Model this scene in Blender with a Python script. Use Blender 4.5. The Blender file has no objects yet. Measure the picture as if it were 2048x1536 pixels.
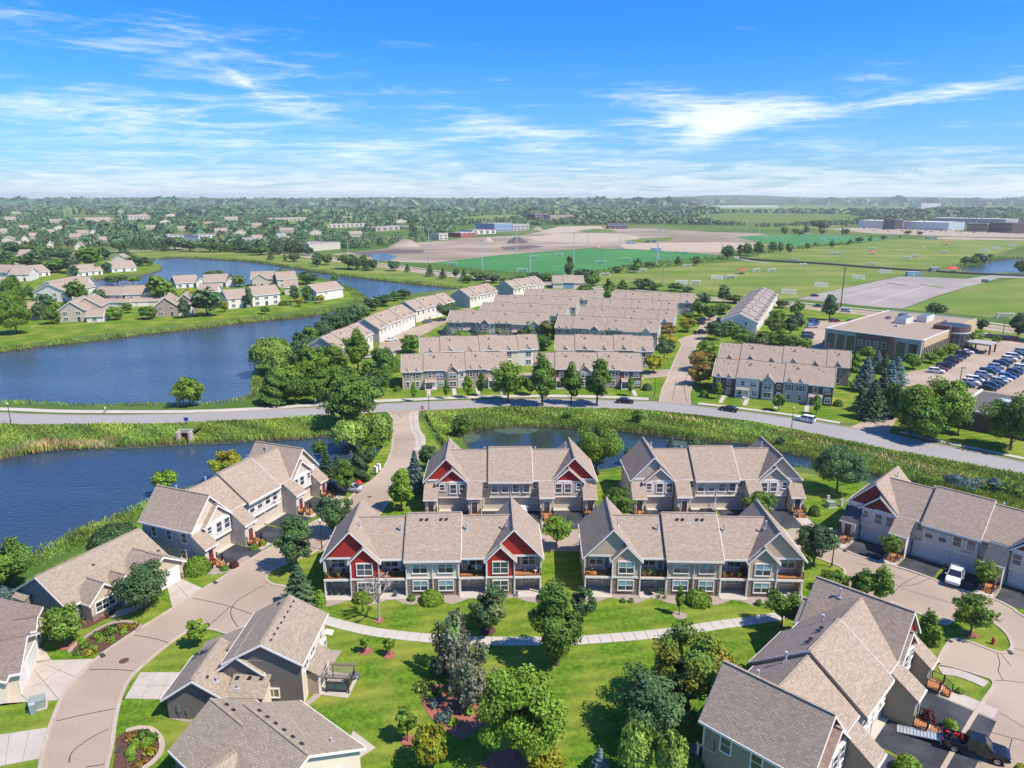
import bpy, math, random
import numpy as np
from mathutils import Vector, Matrix
from mathutils.geometry import tessellate_polygon
R = math.radians
rnd = random.Random(7)
SC = bpy.context.scene
COL = SC.collection
# ------------------------------------------------------------------ camera
FPX, CAMH, PITCH = 1422.0, 53.0, math.atan((768 - 397) / 1422.0)
cd = bpy.data.cameras.new('camera'); cam = bpy.data.objects.new('camera', cd); COL.objects.link(cam)
cd.sensor_width = 36.0; cd.lens = 36.0 * FPX / 2048.0
cd.clip_start = 1.0; cd.clip_end = 60000.0
cam.location = (0, 0, CAMH); cam.rotation_euler = (math.pi / 2 - PITCH, 0, 0)
SC.camera = cam
# ------------------------------------------------------------------ light
SUN_EL, SUN_AZ = R(54), R(117)        # azimuth clockwise from +Y
sd = bpy.data.lights.new('sun', 'SUN'); sun = bpy.data.objects.new('sun', sd); COL.objects.link(sun)
sd.energy = 4.2; sd.angle = R(0.53); sd.color = (1.0, 0.93, 0.83)
sv = Vector((math.sin(SUN_AZ) * math.cos(SUN_EL), math.cos(SUN_AZ) * math.cos(SUN_EL), math.sin(SUN_EL)))
sun.rotation_euler = sv.to_track_quat('Z', 'Y').to_euler(); sun.location = (60, -20, 120)
W = bpy.data.worlds.new('World'); SC.world = W; W.use_nodes = True
SC.view_settings.view_transform = 'Standard'; SC.view_settings.look = 'None'
SC.view_settings.exposure = 0.66; SC.view_settings.gamma = 1.0
SC.view_settings.use_curve_mapping = False
SC.cycles.max_bounces = 5; SC.cycles.diffuse_bounces = 2; SC.cycles.glossy_bounces = 2
SC.cycles.transmission_bounces = 2; SC.cycles.volume_bounces = 1; SC.cycles.transparent_max_bounces = 4
SC.cycles.caustics_reflective = False; SC.cycles.caustics_refractive = False
def build_world():
 nt = W.node_tree; nt.nodes.clear(); N = nt.nodes; L = nt.links
 def n(t, **k):
  a = N.new(t)
  for i, v in k.items(): setattr(a, i, v)
  return a
 def mth(op, a, b=None, c=None, clamp=False):
  m = n('ShaderNodeMath', operation=op); m.use_clamp = clamp
  for i, v in enumerate((a, b, c)):
   if v is None: continue
   if isinstance(v, (int, float)): m.inputs[i].default_value = v
   else: L.new(v, m.inputs[i])
  return m.outputs[0]
 tc = n('ShaderNodeTexCoord'); sep = n('ShaderNodeSeparateXYZ'); L.new(tc.outputs['Generated'], sep.inputs[0])
 x, y, z = sep.outputs
 zc = mth('MAXIMUM', z, 0.0)
 hr = mth('SQRT', mth('ADD', mth('MULTIPLY', x, x), mth('MULTIPLY', y, y)))
 e = mth('DIVIDE', zc, mth('MAXIMUM', hr, 0.02))
 az = mth('ARCTAN2', x, y)
 # perspective cirrus noise
 den = mth('ADD', zc, 0.05)
 cx = mth('DIVIDE', x, den); cy = mth('DIVIDE', y, den)
 cb = n('ShaderNodeCombineXYZ'); L.new(cx, cb.inputs[0]); L.new(mth('MULTIPLY', cy, 1.9), cb.inputs[1])
 mp = n('ShaderNodeMapping'); mp.inputs['Rotation'].default_value = (0, 0, R(-14)); L.new(cb.outputs[0], mp.inputs[0])
 nz = n('ShaderNodeTexNoise'); L.new(mp.outputs[0], nz.inputs['Vector'])
 nz.inputs['Scale'].default_value = 0.9; nz.inputs['Detail'].default_value = 12; nz.inputs['Roughness'].default_value = 0.66
 nz.inputs['Distortion'].default_value = 1.1
 # finer streaks in azimuth/elevation
 cs = n('ShaderNodeCombineXYZ'); L.new(mth('MULTIPLY', az, 9.0), cs.inputs[0]); L.new(mth('MULTIPLY', e, 70.0), cs.inputs[1])
 ns = n('ShaderNodeTexNoise'); L.new(cs.outputs[0], ns.inputs['Vector'])
 ns.inputs['Scale'].default_value = 1.0; ns.inputs['Detail'].default_value = 12; ns.inputs['Roughness'].default_value = 0.68
 ns.inputs['Distortion'].default_value = 0.9
 nf = n('ShaderNodeTexNoise'); L.new(cs.outputs[0], nf.inputs['Vector']); nf.inputs['Scale'].default_value = 1.5; nf.inputs['Detail'].default_value = 14
 nf.inputs['Roughness'].default_value = 0.72; nf.inputs['Distortion'].default_value = 1.8
 # places where cirrus stands (azimuth, tan elevation, half sizes, weight, slope)
 def de(px, py):
  u = (px - 1024) / FPX; v = (py - 768) / FPX
  dy = math.cos(PITCH) - v * math.sin(PITCH); dz = -math.sin(PITCH) - v * math.cos(PITCH)
  return math.atan2(u, dy), dz / math.hypot(u, dy)
 blobs = [(260,255,360,28,.40,.05),(300,195,300,28,.32,.03),(560,200,120,26,.42,.25),(250,60,380,70,.36,.12),
    (990,252,120,32,.52,.25),(1100,262,90,9,.25,.0),(940,145,80,18,.28,.2),(1340,212,170,38,.54,.12),(1480,225,230,30,.42,-.12),
    (1425,262,70,22,.5,-.4),(1800,200,330,20,.40,-.10),(1700,160,160,16,.16,-.1),(1960,170,150,18,.26,-.2),(780,290,180,18,.28,-.15),
    (100,210,220,12,.34,.02),(845,240,30,12,.22,0),(480,158,40,10,.24,.6),(700,190,110,16,.12,.5),(1980,80,120,10,.12,-.2)]
 tot = None
 for px, py, rx, ry, w, sl in blobs:
  a0, e0 = de(px, py); ra = rx / FPX; re = ry / FPX
  da = mth('SUBTRACT', az, a0); dd = mth('ADD', mth('SUBTRACT', e, e0), mth('MULTIPLY', da, sl))
  q = mth('ADD', mth('POWER', mth('ABSOLUTE', mth('DIVIDE', da, ra)), 2.0), mth('POWER', mth('ABSOLUTE', mth('DIVIDE', dd, re)), 2.0))
  g = mth('MULTIPLY', mth('EXPONENT', mth('MULTIPLY', q, -1.0)), w)
  tot = g if tot is None else mth('ADD', tot, g)
 low = n('ShaderNodeMapRange'); low.inputs['From Min'].default_value = 0.10; low.inputs['From Max'].default_value = 0.0
 low.inputs['To Min'].default_value = 0; low.inputs['To Max'].default_value = 1; L.new(e, low.inputs['Value'])
 lowc = mth('MULTIPLY', mth('POWER', low.outputs[0], 1.3), 0.66)
 s = mth('ADD', mth('MULTIPLY', nz.outputs[0], 0.85), mth('MULTIPLY', ns.outputs[0], 1.0))
 s = mth('ADD', mth('ADD', s, mth('MULTIPLY', tot, mth('MULTIPLY', nf.outputs[0], 1.5))), lowc)
 mr = n('ShaderNodeMapRange', interpolation_type='SMOOTHSTEP'); L.new(s, mr.inputs['Value'])
 mr.inputs['From Min'].default_value = 1.04; mr.inputs['From Max'].default_value = 1.75
 mr.inputs['To Min'].default_value = 0; mr.inputs['To Max'].default_value = 0.86
 sky = n('ShaderNodeTexSky'); sky.sky_type = 'NISHITA'; sky.sun_disc = False
 sky.sun_elevation = SUN_EL; sky.sun_rotation = SUN_AZ; sky.altitude = 50; sky.air_density = 1.0; sky.dust_density = 0.7; sky.ozone_density = 2.5
 tint = n('ShaderNodeMix', data_type='RGBA', blend_type='MULTIPLY'); tint.inputs[0].default_value = 1.0
 L.new(sky.outputs[0], tint.inputs[6])
 tm = n('ShaderNodeMapRange'); L.new(e, tm.inputs['Value']); tm.inputs['From Max'].default_value = 0.20
 tx = n('ShaderNodeMix', data_type='RGBA'); L.new(tm.outputs[0], tx.inputs[0]); tx.inputs[6].default_value = (0.31, 0.52, 0.78, 1); tx.inputs[7].default_value = (0.09, 0.43, 0.96, 1); L.new(tx.outputs[2], tint.inputs[7])
 mx = n('ShaderNodeMix', data_type='RGBA'); L.new(mr.outputs[0], mx.inputs[0]); L.new(tint.outputs[2], mx.inputs[6])
 mx.inputs[7].default_value = (4.9, 5.15, 5.4, 1)
 bg = n('ShaderNodeBackground'); L.new(mx.outputs[2], bg.inputs[0]); bg.inputs[1].default_value = 0.148
 out = n('ShaderNodeOutputWorld'); L.new(bg.outputs[0], out.inputs[0])
build_world()
# ------------------------------------------------------------------ where a point of the plan lies on the ground
def G(px, py, z=0.0):
 u = (px - 1024) / FPX; v = (py - 768) / FPX
 dy = math.cos(PITCH) - v * math.sin(PITCH); dz = -math.sin(PITCH) - v * math.cos(PITCH)
 t = (CAMH - z) / -dz
 return Vector((u * t, dy * t, z))
def pix(X, Y, Z):
 dz = Z - CAMH
 d = Y * math.cos(PITCH) - dz * math.sin(PITCH); dn = -Y * math.sin(PITCH) - dz * math.cos(PITCH)
 return 1024 + FPX * X / d, 768 + FPX * dn / d, d
def GP(pts, z=0.0): return [G(a, b, z) for a, b in pts]
# ------------------------------------------------------------------ materials
MATS = {}
def mat(name, c1, c2=None, scale=2.0, rough=0.8, spec=0.25, bump=0.0, bscale=None, stretch=(1, 1, 1), coord='Object',
  c3=None, s3=0.05, f3=0.5, metal=0.0, rand=0.0, fn=None, contrast=(0.3, 0.7), trans=0.0, attr=None, alpha=None):
 if name in MATS: return MATS[name]
 m = bpy.data.materials.new(name); m.use_nodes = True; nt = m.node_tree; N = nt.nodes; L = nt.links
 b = N['Principled BSDF']; b.inputs['Roughness'].default_value = rough; b.inputs['Specular IOR Level'].default_value = spec
 b.inputs['Metallic'].default_value = metal
 tc = N.new('ShaderNodeTexCoord'); mp = N.new('ShaderNodeMapping'); mp.inputs['Scale'].default_value = stretch
 L.new(tc.outputs[coord], mp.inputs[0]); vec = mp.outputs[0]
 cout = None
 def rgb(c): return (c[0], c[1], c[2], 1)
 def mix(f, a, bb, blend='MIX'):
  x = N.new('ShaderNodeMix'); x.data_type = 'RGBA'; x.blend_type = blend
  if isinstance(f, (int, float)): x.inputs[0].default_value = f
  else: L.new(f, x.inputs[0])
  for i, v in ((6, a), (7, bb)):
   if isinstance(v, tuple): x.inputs[i].default_value = rgb(v)
   else: L.new(v, x.inputs[i])
  return x.outputs[2]
 def noise(sc, det=5, ro=0.6, lo=0.3, hi=0.7, v=None):
  nz = N.new('ShaderNodeTexNoise'); nz.inputs['Scale'].default_value = sc; nz.inputs['Detail'].default_value = det
  nz.inputs['Roughness'].default_value = ro; L.new(v or vec, nz.inputs['Vector'])
  mr = N.new('ShaderNodeMapRange'); mr.inputs['From Min'].default_value = lo; mr.inputs['From Max'].default_value = hi
  L.new(nz.outputs[0], mr.inputs['Value']); return mr.outputs[0]
 if c2 is not None: cout = mix(noise(scale, lo=contrast[0], hi=contrast[1]), c1, c2)
 else: cout = c1
 if c3 is not None:
  nf = noise(s3, 3, 0.55, 0.42, 0.62)
  mm = N.new('ShaderNodeMath'); mm.operation = 'MULTIPLY'; mm.inputs[1].default_value = f3; L.new(nf, mm.inputs[0])
  cout = mix(mm.outputs[0], cout, c3)
 if fn: cout = fn(N, L, tc, vec, cout, mix, noise, b)
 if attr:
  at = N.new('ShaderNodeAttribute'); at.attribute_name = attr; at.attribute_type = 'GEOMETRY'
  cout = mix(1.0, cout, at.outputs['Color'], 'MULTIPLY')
 if rand:
  oi = N.new('ShaderNodeObjectInfo'); mr = N.new('ShaderNodeMapRange'); L.new(oi.outputs['Random'], mr.inputs['Value'])
  mr.inputs['To Min'].default_value = 1 - rand; mr.inputs['To Max'].default_value = 1 + rand
  cc = N.new('ShaderNodeCombineXYZ')
  for i in range(3): L.new(mr.outputs[0], cc.inputs[i])
  cout = mix(1.0, cout, cc.outputs[0], 'MULTIPLY')
 if isinstance(cout, tuple): b.inputs['Base Color'].default_value = rgb(cout)
 else: L.new(cout, b.inputs['Base Color'])
 if bump:
  nz = N.new('ShaderNodeTexNoise'); nz.inputs['Scale'].default_value = bscale or scale; nz.inputs['Detail'].default_value = 5
  L.new(vec, nz.inputs['Vector']); bp = N.new('ShaderNodeBump'); bp.inputs['Strength'].default_value = 1.0
  bp.inputs['Distance'].default_value = bump; L.new(nz.outputs[0], bp.inputs['Height']); L.new(bp.outputs[0], b.inputs['Normal'])
 if trans:
  tr = N.new('ShaderNodeBsdfTranslucent'); ms = N.new('ShaderNodeMixShader'); ms.inputs[0].default_value = trans
  if isinstance(cout, tuple): tr.inputs[0].default_value = rgb(cout)
  else: L.new(cout, tr.inputs[0])
  o = N['Material Output']; L.new(b.outputs[0], ms.inputs[1]); L.new(tr.outputs[0], ms.inputs[2]); L.new(ms.outputs[0], o.inputs[0])
 MATS[name] = m
 return m
def shingle_fn(N, L, tc, vec, cout, mix, noise, b):
 br = N.new('ShaderNodeTexBrick'); br.offset = 0.5
 br.inputs['Scale'].default_value = 1.0; br.inputs['Brick Width'].default_value = 0.42; br.inputs['Row Height'].default_value = 0.19
 br.inputs['Mortar Size'].default_value = 0.022; br.inputs['Bias'].default_value = 0.0
 br.inputs['Color1'].default_value = (1.15, 1.13, 1.11, 1); br.inputs['Color2'].default_value = (0.82, 0.81, 0.80, 1)
 br.inputs['Mortar'].default_value = (0.58, 0.56, 0.54, 1)
 L.new(tc.outputs['UV'], br.inputs['Vector'])
 return mix(1.0, cout, br.outputs['Color'], 'MULTIPLY')
def siding_fn(N, L, tc, vec, cout, mix, noise, b):
 sp = N.new('ShaderNodeSeparateXYZ'); L.new(tc.outputs['UV'], sp.inputs[0])
 m = N.new('ShaderNodeMath'); m.operation = 'MULTIPLY'; m.inputs[1].default_value = 1 / 0.15; L.new(sp.outputs[1], m.inputs[0])
 f = N.new('ShaderNodeMath'); f.operation = 'FRACT'; L.new(m.outputs[0], f.inputs[0])
 g = N.new('ShaderNodeMapRange'); g.inputs['From Min'].default_value = 0.0; g.inputs['From Max'].default_value = 0.18
 g.inputs['To Min'].default_value = 0.55; g.inputs['To Max'].default_value = 0.0; L.new(f.outputs[0], g.inputs['Value'])
 return mix(g.outputs[0], cout, (0.02, 0.02, 0.02))
def stone_fn(N, L, tc, vec, cout, mix, noise, b):
 br = N.new('ShaderNodeTexBrick'); br.offset = 0.43; br.squash = 0.8; br.squash_frequency = 3
 br.inputs['Scale'].default_value = 1.0; br.inputs['Brick Width'].default_value = 0.42; br.inputs['Row Height'].default_value = 0.2
 br.inputs['Mortar Size'].default_value = 0.02; br.inputs['Bias'].default_value = -0.1
 br.inputs['Color1'].default_value = (0.16, 0.085, 0.055, 1); br.inputs['Color2'].default_value = (0.42, 0.33, 0.24, 1)
 br.inputs['Mortar'].default_value = (0.22, 0.19, 0.16, 1)
 L.new(tc.outputs['UV'], br.inputs['Vector'])
 return mix(0.8, cout, br.outputs['Color'])
def brick_fn(N, L, tc, vec, cout, mix, noise, b):
 br = N.new('ShaderNodeTexBrick')
 br.inputs['Scale'].default_value = 1.0; br.inputs['Brick Width'].default_value = 0.4; br.inputs['Row Height'].default_value = 0.2
 br.inputs['Mortar Size'].default_value = 0.02
 br.inputs['Color1'].default_value = (1.15, 1.1, 1.1, 1); br.inputs['Color2'].default_value = (0.75, 0.75, 0.75, 1)
 br.inputs['Mortar'].default_value = (1.3, 1.4, 1.5, 1)
 L.new(tc.outputs['UV'], br.inputs['Vector'])
 return mix(1.0, cout, br.outputs['Color'], 'MULTIPLY')
def mow_fn(ang, width, amt):
 def f(N, L, tc, vec, cout, mix, noise, b):
  mp = N.new('ShaderNodeMapping'); mp.inputs['Rotation'].default_value = (0, 0, ang); L.new(tc.outputs['Object'], mp.inputs[0])
  wv = N.new('ShaderNodeTexWave'); wv.inputs['Scale'].default_value = .314 / width; wv.inputs['Distortion'].default_value = 2.2
  wv.inputs['Detail'].default_value = 1; wv.inputs['Detail Scale'].default_value = 0.12; L.new(mp.outputs[0], wv.inputs['Vector'])
  mr = N.new('ShaderNodeMapRange'); L.new(wv.outputs['Fac'], mr.inputs['Value'])
  mr.inputs['To Min'].default_value = 1 - amt; mr.inputs['To Max'].default_value = 1 + amt
  cc = N.new('ShaderNodeCombineXYZ')
  for i in range(3): L.new(mr.outputs[0], cc.inputs[i])
  return mix(1.0, cout, cc.outputs[0], 'MULTIPLY')
 return f
# roofs
def roofmat(n, a, b_, r=0.0): return mat(n, a, b_, scale=3.2, rough=0.95, spec=0.1, bump=0.02, bscale=9, coord='UV', stretch=(1, 2.6, 1), contrast=(.36, .64), fn=shingle_fn, c3=tuple(x * .8 for x in a), s3=.1, f3=.6)
roofmat('roof_taupe', (.46, .36, .265), (.33, .255, .19)); roofmat('roof_brown', (.31, .235, .19), (.21, .16, .13))
roofmat('roof_tan', (.43, .345, .25), (.31, .25, .18)); roofmat('roof_grey', (.17, .155, .14), (.11, .10, .095))
roofmat('roof_pale', (.40, .34, .285), (.30, .25, .21)); roofmat('roof_slate', (.115, .125, .135), (.08, .085, .09))
def sidmat(n, c, c2=None): return mat(n, c, c2 or tuple(x * .9 for x in c), scale=.9, rough=.65, spec=.25, fn=siding_fn)
sidmat('side_red', (.46, .035, .028)); sidmat('side_white', (0.82, 0.74, 0.63)); sidmat('side_cream', (0.66, 0.56, 0.41))
sidmat('side_greige', (0.54, 0.445, 0.33)); sidmat('side_sage', (.60,.46,.31)); sidmat('side_greyblue', (0.49, 0.46, 0.41))
sidmat('side_tan', (0.46, 0.35, 0.22)); sidmat('side_shadelift', (.88, .71, .53)); sidmat('side_taupe', (0.39, 0.3, 0.225)); sidmat('side_charcoal', (.10, .092, .085))
sidmat('side_darkred', (.20, .032, .03)); sidmat('side_blue', (.22, .34, .44)); sidmat('side_coral', (.55, .075, .045)); sidmat('side_pale', (0.78, 0.66, 0.5))
mat('stucco_tan', (.37, .30, .20), (.33, .27, .18), 3, .9, .1, bump=.01, bscale=9)
mat('stone', (.3, .2, .14), (.2, .13, .1), 3, .9, .15, bump=.03, bscale=5, fn=stone_fn)
mat('brick_dark', (.16, .10, .085), (.12, .078, .068), 3, .9, .1, fn=brick_fn)
mat('brick_red', (.34, .13, .085), (.26, .10, .065), 3, .9, .1, fn=brick_fn)
mat('brick_tan', (.52, .38, .22), (.46, .33, .19), 3, .9, .1, fn=brick_fn)
mat('precast', (.40, .37, .33), (.34, .315, .28), 1.2, .85, .2)
mat('trim_white', (.86, .79, .69), (.78, .72, .63), 1.5, .5, .4)
mat('trim_cream', (.66, .62, .54), (.60, .56, .48), 1.5, .55, .35)
mat('door_tan', (.60, .51, .39), (.55, .465, .35), 1.0, .55, .3)
mat('door_white', (.78, .72, .64), (.72, .66, .58), 1.0, .5, .35)
mat('door_dark', (.035, .03, .035), (.05, .04, .04), 1.5, .35, .5)
mat('door_red', (.25, .03, .03), (.2, .02, .02), 1.5, .4, .5)
mat('black_metal', (.018, .018, .02), (.03, .03, .032), 4, .4, .5)
mat('grey_metal', (.30, .31, .32), (.22, .23, .24), 3, .4, .5, metal=.6)
mat('pale_metal', (.62, .63, .63), (.5, .51, .52), 2, .4, .5, metal=.3)
mat('glass_dark', (.025, .045, .06), (.06, .09, .10), .8, .06, .9, coord='Object', rand=.5)
mat('glass_blind', (.26, .42, .44), (.16, .30, .33), .7, .10, .8, rand=.35)
mat('glass_warm', (.34, .22, .10), (.12, .07, .04), 1.2, .12, .7, rand=.3)
mat('glass_car', (.02, .028, .034), None, rough=.05, spec=.8)
mat('wood_deck', (.46, .20, .07), (.36, .15, .055), 3, .75, .2, stretch=(1, 8, 1), coord='UV')
mat('wood_dark', (.085, .05, .032), (.055, .032, .022), 3, .7, .2, stretch=(1, 6, 1))
# ground
mat('asphalt_tan', (.375, .285, .205), (.305, .232, .168), 3.5, .95, .1, bump=.006, bscale=12, c3=(.43, .335, .24), s3=.06, f3=.8)
mat('asphalt_grey', (.32, .295, .265), (.275, .255, .23), 2.0, .95, .1, bump=.005, bscale=12, c3=(.34, .315, .285), s3=.08, f3=.6, stretch=(.4, 1, 1))
mat('asphalt_black', (.045, .047, .052), (.032, .034, .038), 2.0, .85, .2, bump=.006, bscale=14, c3=(.075, .075, .08), s3=.3, f3=.8)
mat('asphalt_lot', (.31, .265, .22), (.26, .22, .185), .6, .95, .1, c3=(.36, .315, .265), s3=.03, f3=.7)
mat('crack_seal', (.035, .03, .028), None, rough=.7)
mat('concrete', (.46, .39, .31), (.40, .335, .265), 1.2, .9, .15, bump=.004, bscale=20, c3=(.50, .43, .35), s3=.25, f3=.7)
mat('kerb', (.44, .35, .255), (.38, .30, .22), 1.5, .9, .15, c3=(.48, .39, .30), s3=.3, f3=.6)
mat('concrete_pale', (.49, .43, .35), (.43, .375, .305), .8, .9, .15, c3=(.53, .47, .385), s3=.2, f3=.7)
mat('paint_white', (.72, .72, .70), (.6, .6, .58), 3, .7, .3)
mat('mulch', (.15, .075, .055), (.08, .042, .032), 5, .95, .05, bump=.04, bscale=9)
mat('mulch_red', (.40, .15, .10), (.24, .09, .065), 5, .95, .05, bump=.04, bscale=9)
mat('river_rock', (.42, .33, .27), (.26, .20, .165), 6, .9, .15, bump=.04, bscale=8)
mat('lawn', (.135, .215, .018), (.062, .14, .010), 1.7, .95, .05, bump=.08, bscale=7, c3=(.24, .255, .04), s3=.13, f3=.75, fn=mow_fn(1.35, 2.2, .11), contrast=(.40, .60))
mat('lawn_far', (.15, .21, .028), (.105, .17, .022), .35, .9, .1, c3=(.24, .235, .06), s3=.018, f3=.7, fn=mow_fn(1.5, 40.0, .09), contrast=(.25, .75))
mat('turf', (.06, .20, .055), (.048, .17, .046), .25, .85, .1, c3=(.08, .235, .06), s3=.02, f3=.6, fn=mow_fn(1.2, 30.0, .07))
mat('meadow', (.075, .145, .016), (.12, .175, .028), .5, .95, .05, bump=.15, bscale=1.3, c3=(.21, .185, .06), s3=.07, f3=.55)
mat('bank_soil', (.10, .075, .045), (.06, .05, .03), 1.5, .95, .1, bump=.05)
mat('ground', (.055, .115, .018), (.085, .145, .03), .06, .95, .05, c3=(.17, .18, .055), s3=.004, f3=.75)
mat('dirt', (.29, .23, .145), (.185, .145, .10), .045, .95, .05, c3=(.42, .32, .25), s3=.015, f3=.9, stretch=(.4, 1, 1))
mat('dirt_pale', (.46, .36, .25), (.38, .30, .21), .12, .95, .05, stretch=(.4, 1, 1))
mat('dirt_dark', (.15, .12, .11), (.12, .095, .085), .2, .95, .05)
def water_material(name, c, bumpd, sc, pc=None):
 m = bpy.data.materials.new(name); m.use_nodes = True; nt = m.node_tree; N = nt.nodes; L = nt.links
 b = N['Principled BSDF']; b.inputs['Roughness'].default_value = 0.09; b.inputs['Specular IOR Level'].default_value = 0.5
 b.inputs['IOR'].default_value = 1.33
 tc = N.new('ShaderNodeTexCoord')
 mp = N.new('ShaderNodeMapping'); mp.inputs['Scale'].default_value = (.55, 1.0, 1); mp.inputs['Rotation'].default_value = (0, 0, R(12)); L.new(tc.outputs['Object'], mp.inputs[0])
 n1 = N.new('ShaderNodeTexNoise'); n1.inputs['Scale'].default_value = sc; n1.inputs['Detail'].default_value = 4; L.new(mp.outputs[0], n1.inputs['Vector'])
 bp = N.new('ShaderNodeBump'); bp.inputs['Distance'].default_value = bumpd; L.new(n1.outputs[0], bp.inputs['Height']); L.new(bp.outputs[0], b.inputs['Normal'])
 n2 = N.new('ShaderNodeTexNoise'); n2.inputs['Scale'].default_value = .035; n2.inputs['Detail'].default_value = 4; L.new(mp.outputs[0], n2.inputs['Vector'])
 mr = N.new('ShaderNodeMapRange'); mr.inputs['From Min'].default_value = .4; mr.inputs['From Max'].default_value = .62; L.new(n2.outputs[0], mr.inputs['Value'])
 mx = N.new('ShaderNodeMix'); mx.data_type = 'RGBA'; L.new(mr.outputs[0], mx.inputs[0])
 mx.inputs[6].default_value = (*c, 1); mx.inputs[7].default_value = (*(pc or tuple(v * 1.5 for v in c)), 1); L.new(mx.outputs[2], b.inputs['Base Color'])
 MATS[name] = m
water_material('lake_water', (.040, .066, .095), .24, .9, (.058, .088, .12))
water_material('pond_water', (.026, .048, .078), .14, 1.3, (.04, .065, .095))
water_material('dark_pond_water', (.014, .030, .045), .02, 1.2, (.035, .05, .035))
mat('algae', (.10, .13, .035), (.055, .085, .04), .8, .5, .4, c3=(.03, .06, .09), s3=.7, f3=.8)
# foliage (leaf clumps carry their own tone in the attribute «tone»)
def leaf(name, c, tr=.28, rand=.18): return mat(name, c, None, rough=.55, spec=.25, trans=tr, attr='tone', rand=rand)
leaf('leaf_green', (0.15, 0.26, 0.034)); leaf('leaf_bright', (0.22, 0.35, 0.034)); leaf('leaf_dark', (.105,.19,.062))
leaf('leaf_yellow', (0.4, 0.38, 0.025)); leaf('leaf_orange', (0.36, 0.22, 0.05)); leaf('leaf_willow', (.30,.42,.07))
leaf('leaf_bluespruce', (0.16, 0.24, 0.215)); leaf('leaf_spruce', (0.095, 0.165, 0.07)); leaf('leaf_pine', (0.16, 0.23, 0.05))
leaf('leaf_brown', (.36,.34,.22)); leaf('leaf_far', (0.085, 0.145, 0.05), 0.0); leaf('leaf_red', (.16, .04, .045))
leaf('leaf_reed', (.225,.34,.06)); leaf('leaf_drygrass', (0.45, 0.36, 0.17))
mat('bark', (.13, .10, .075), (.08, .06, .045), 4, .9, .1); mat('bark_pale', (.42, .37, .32), (.3, .26, .22), 4, .9, .1)
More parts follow.
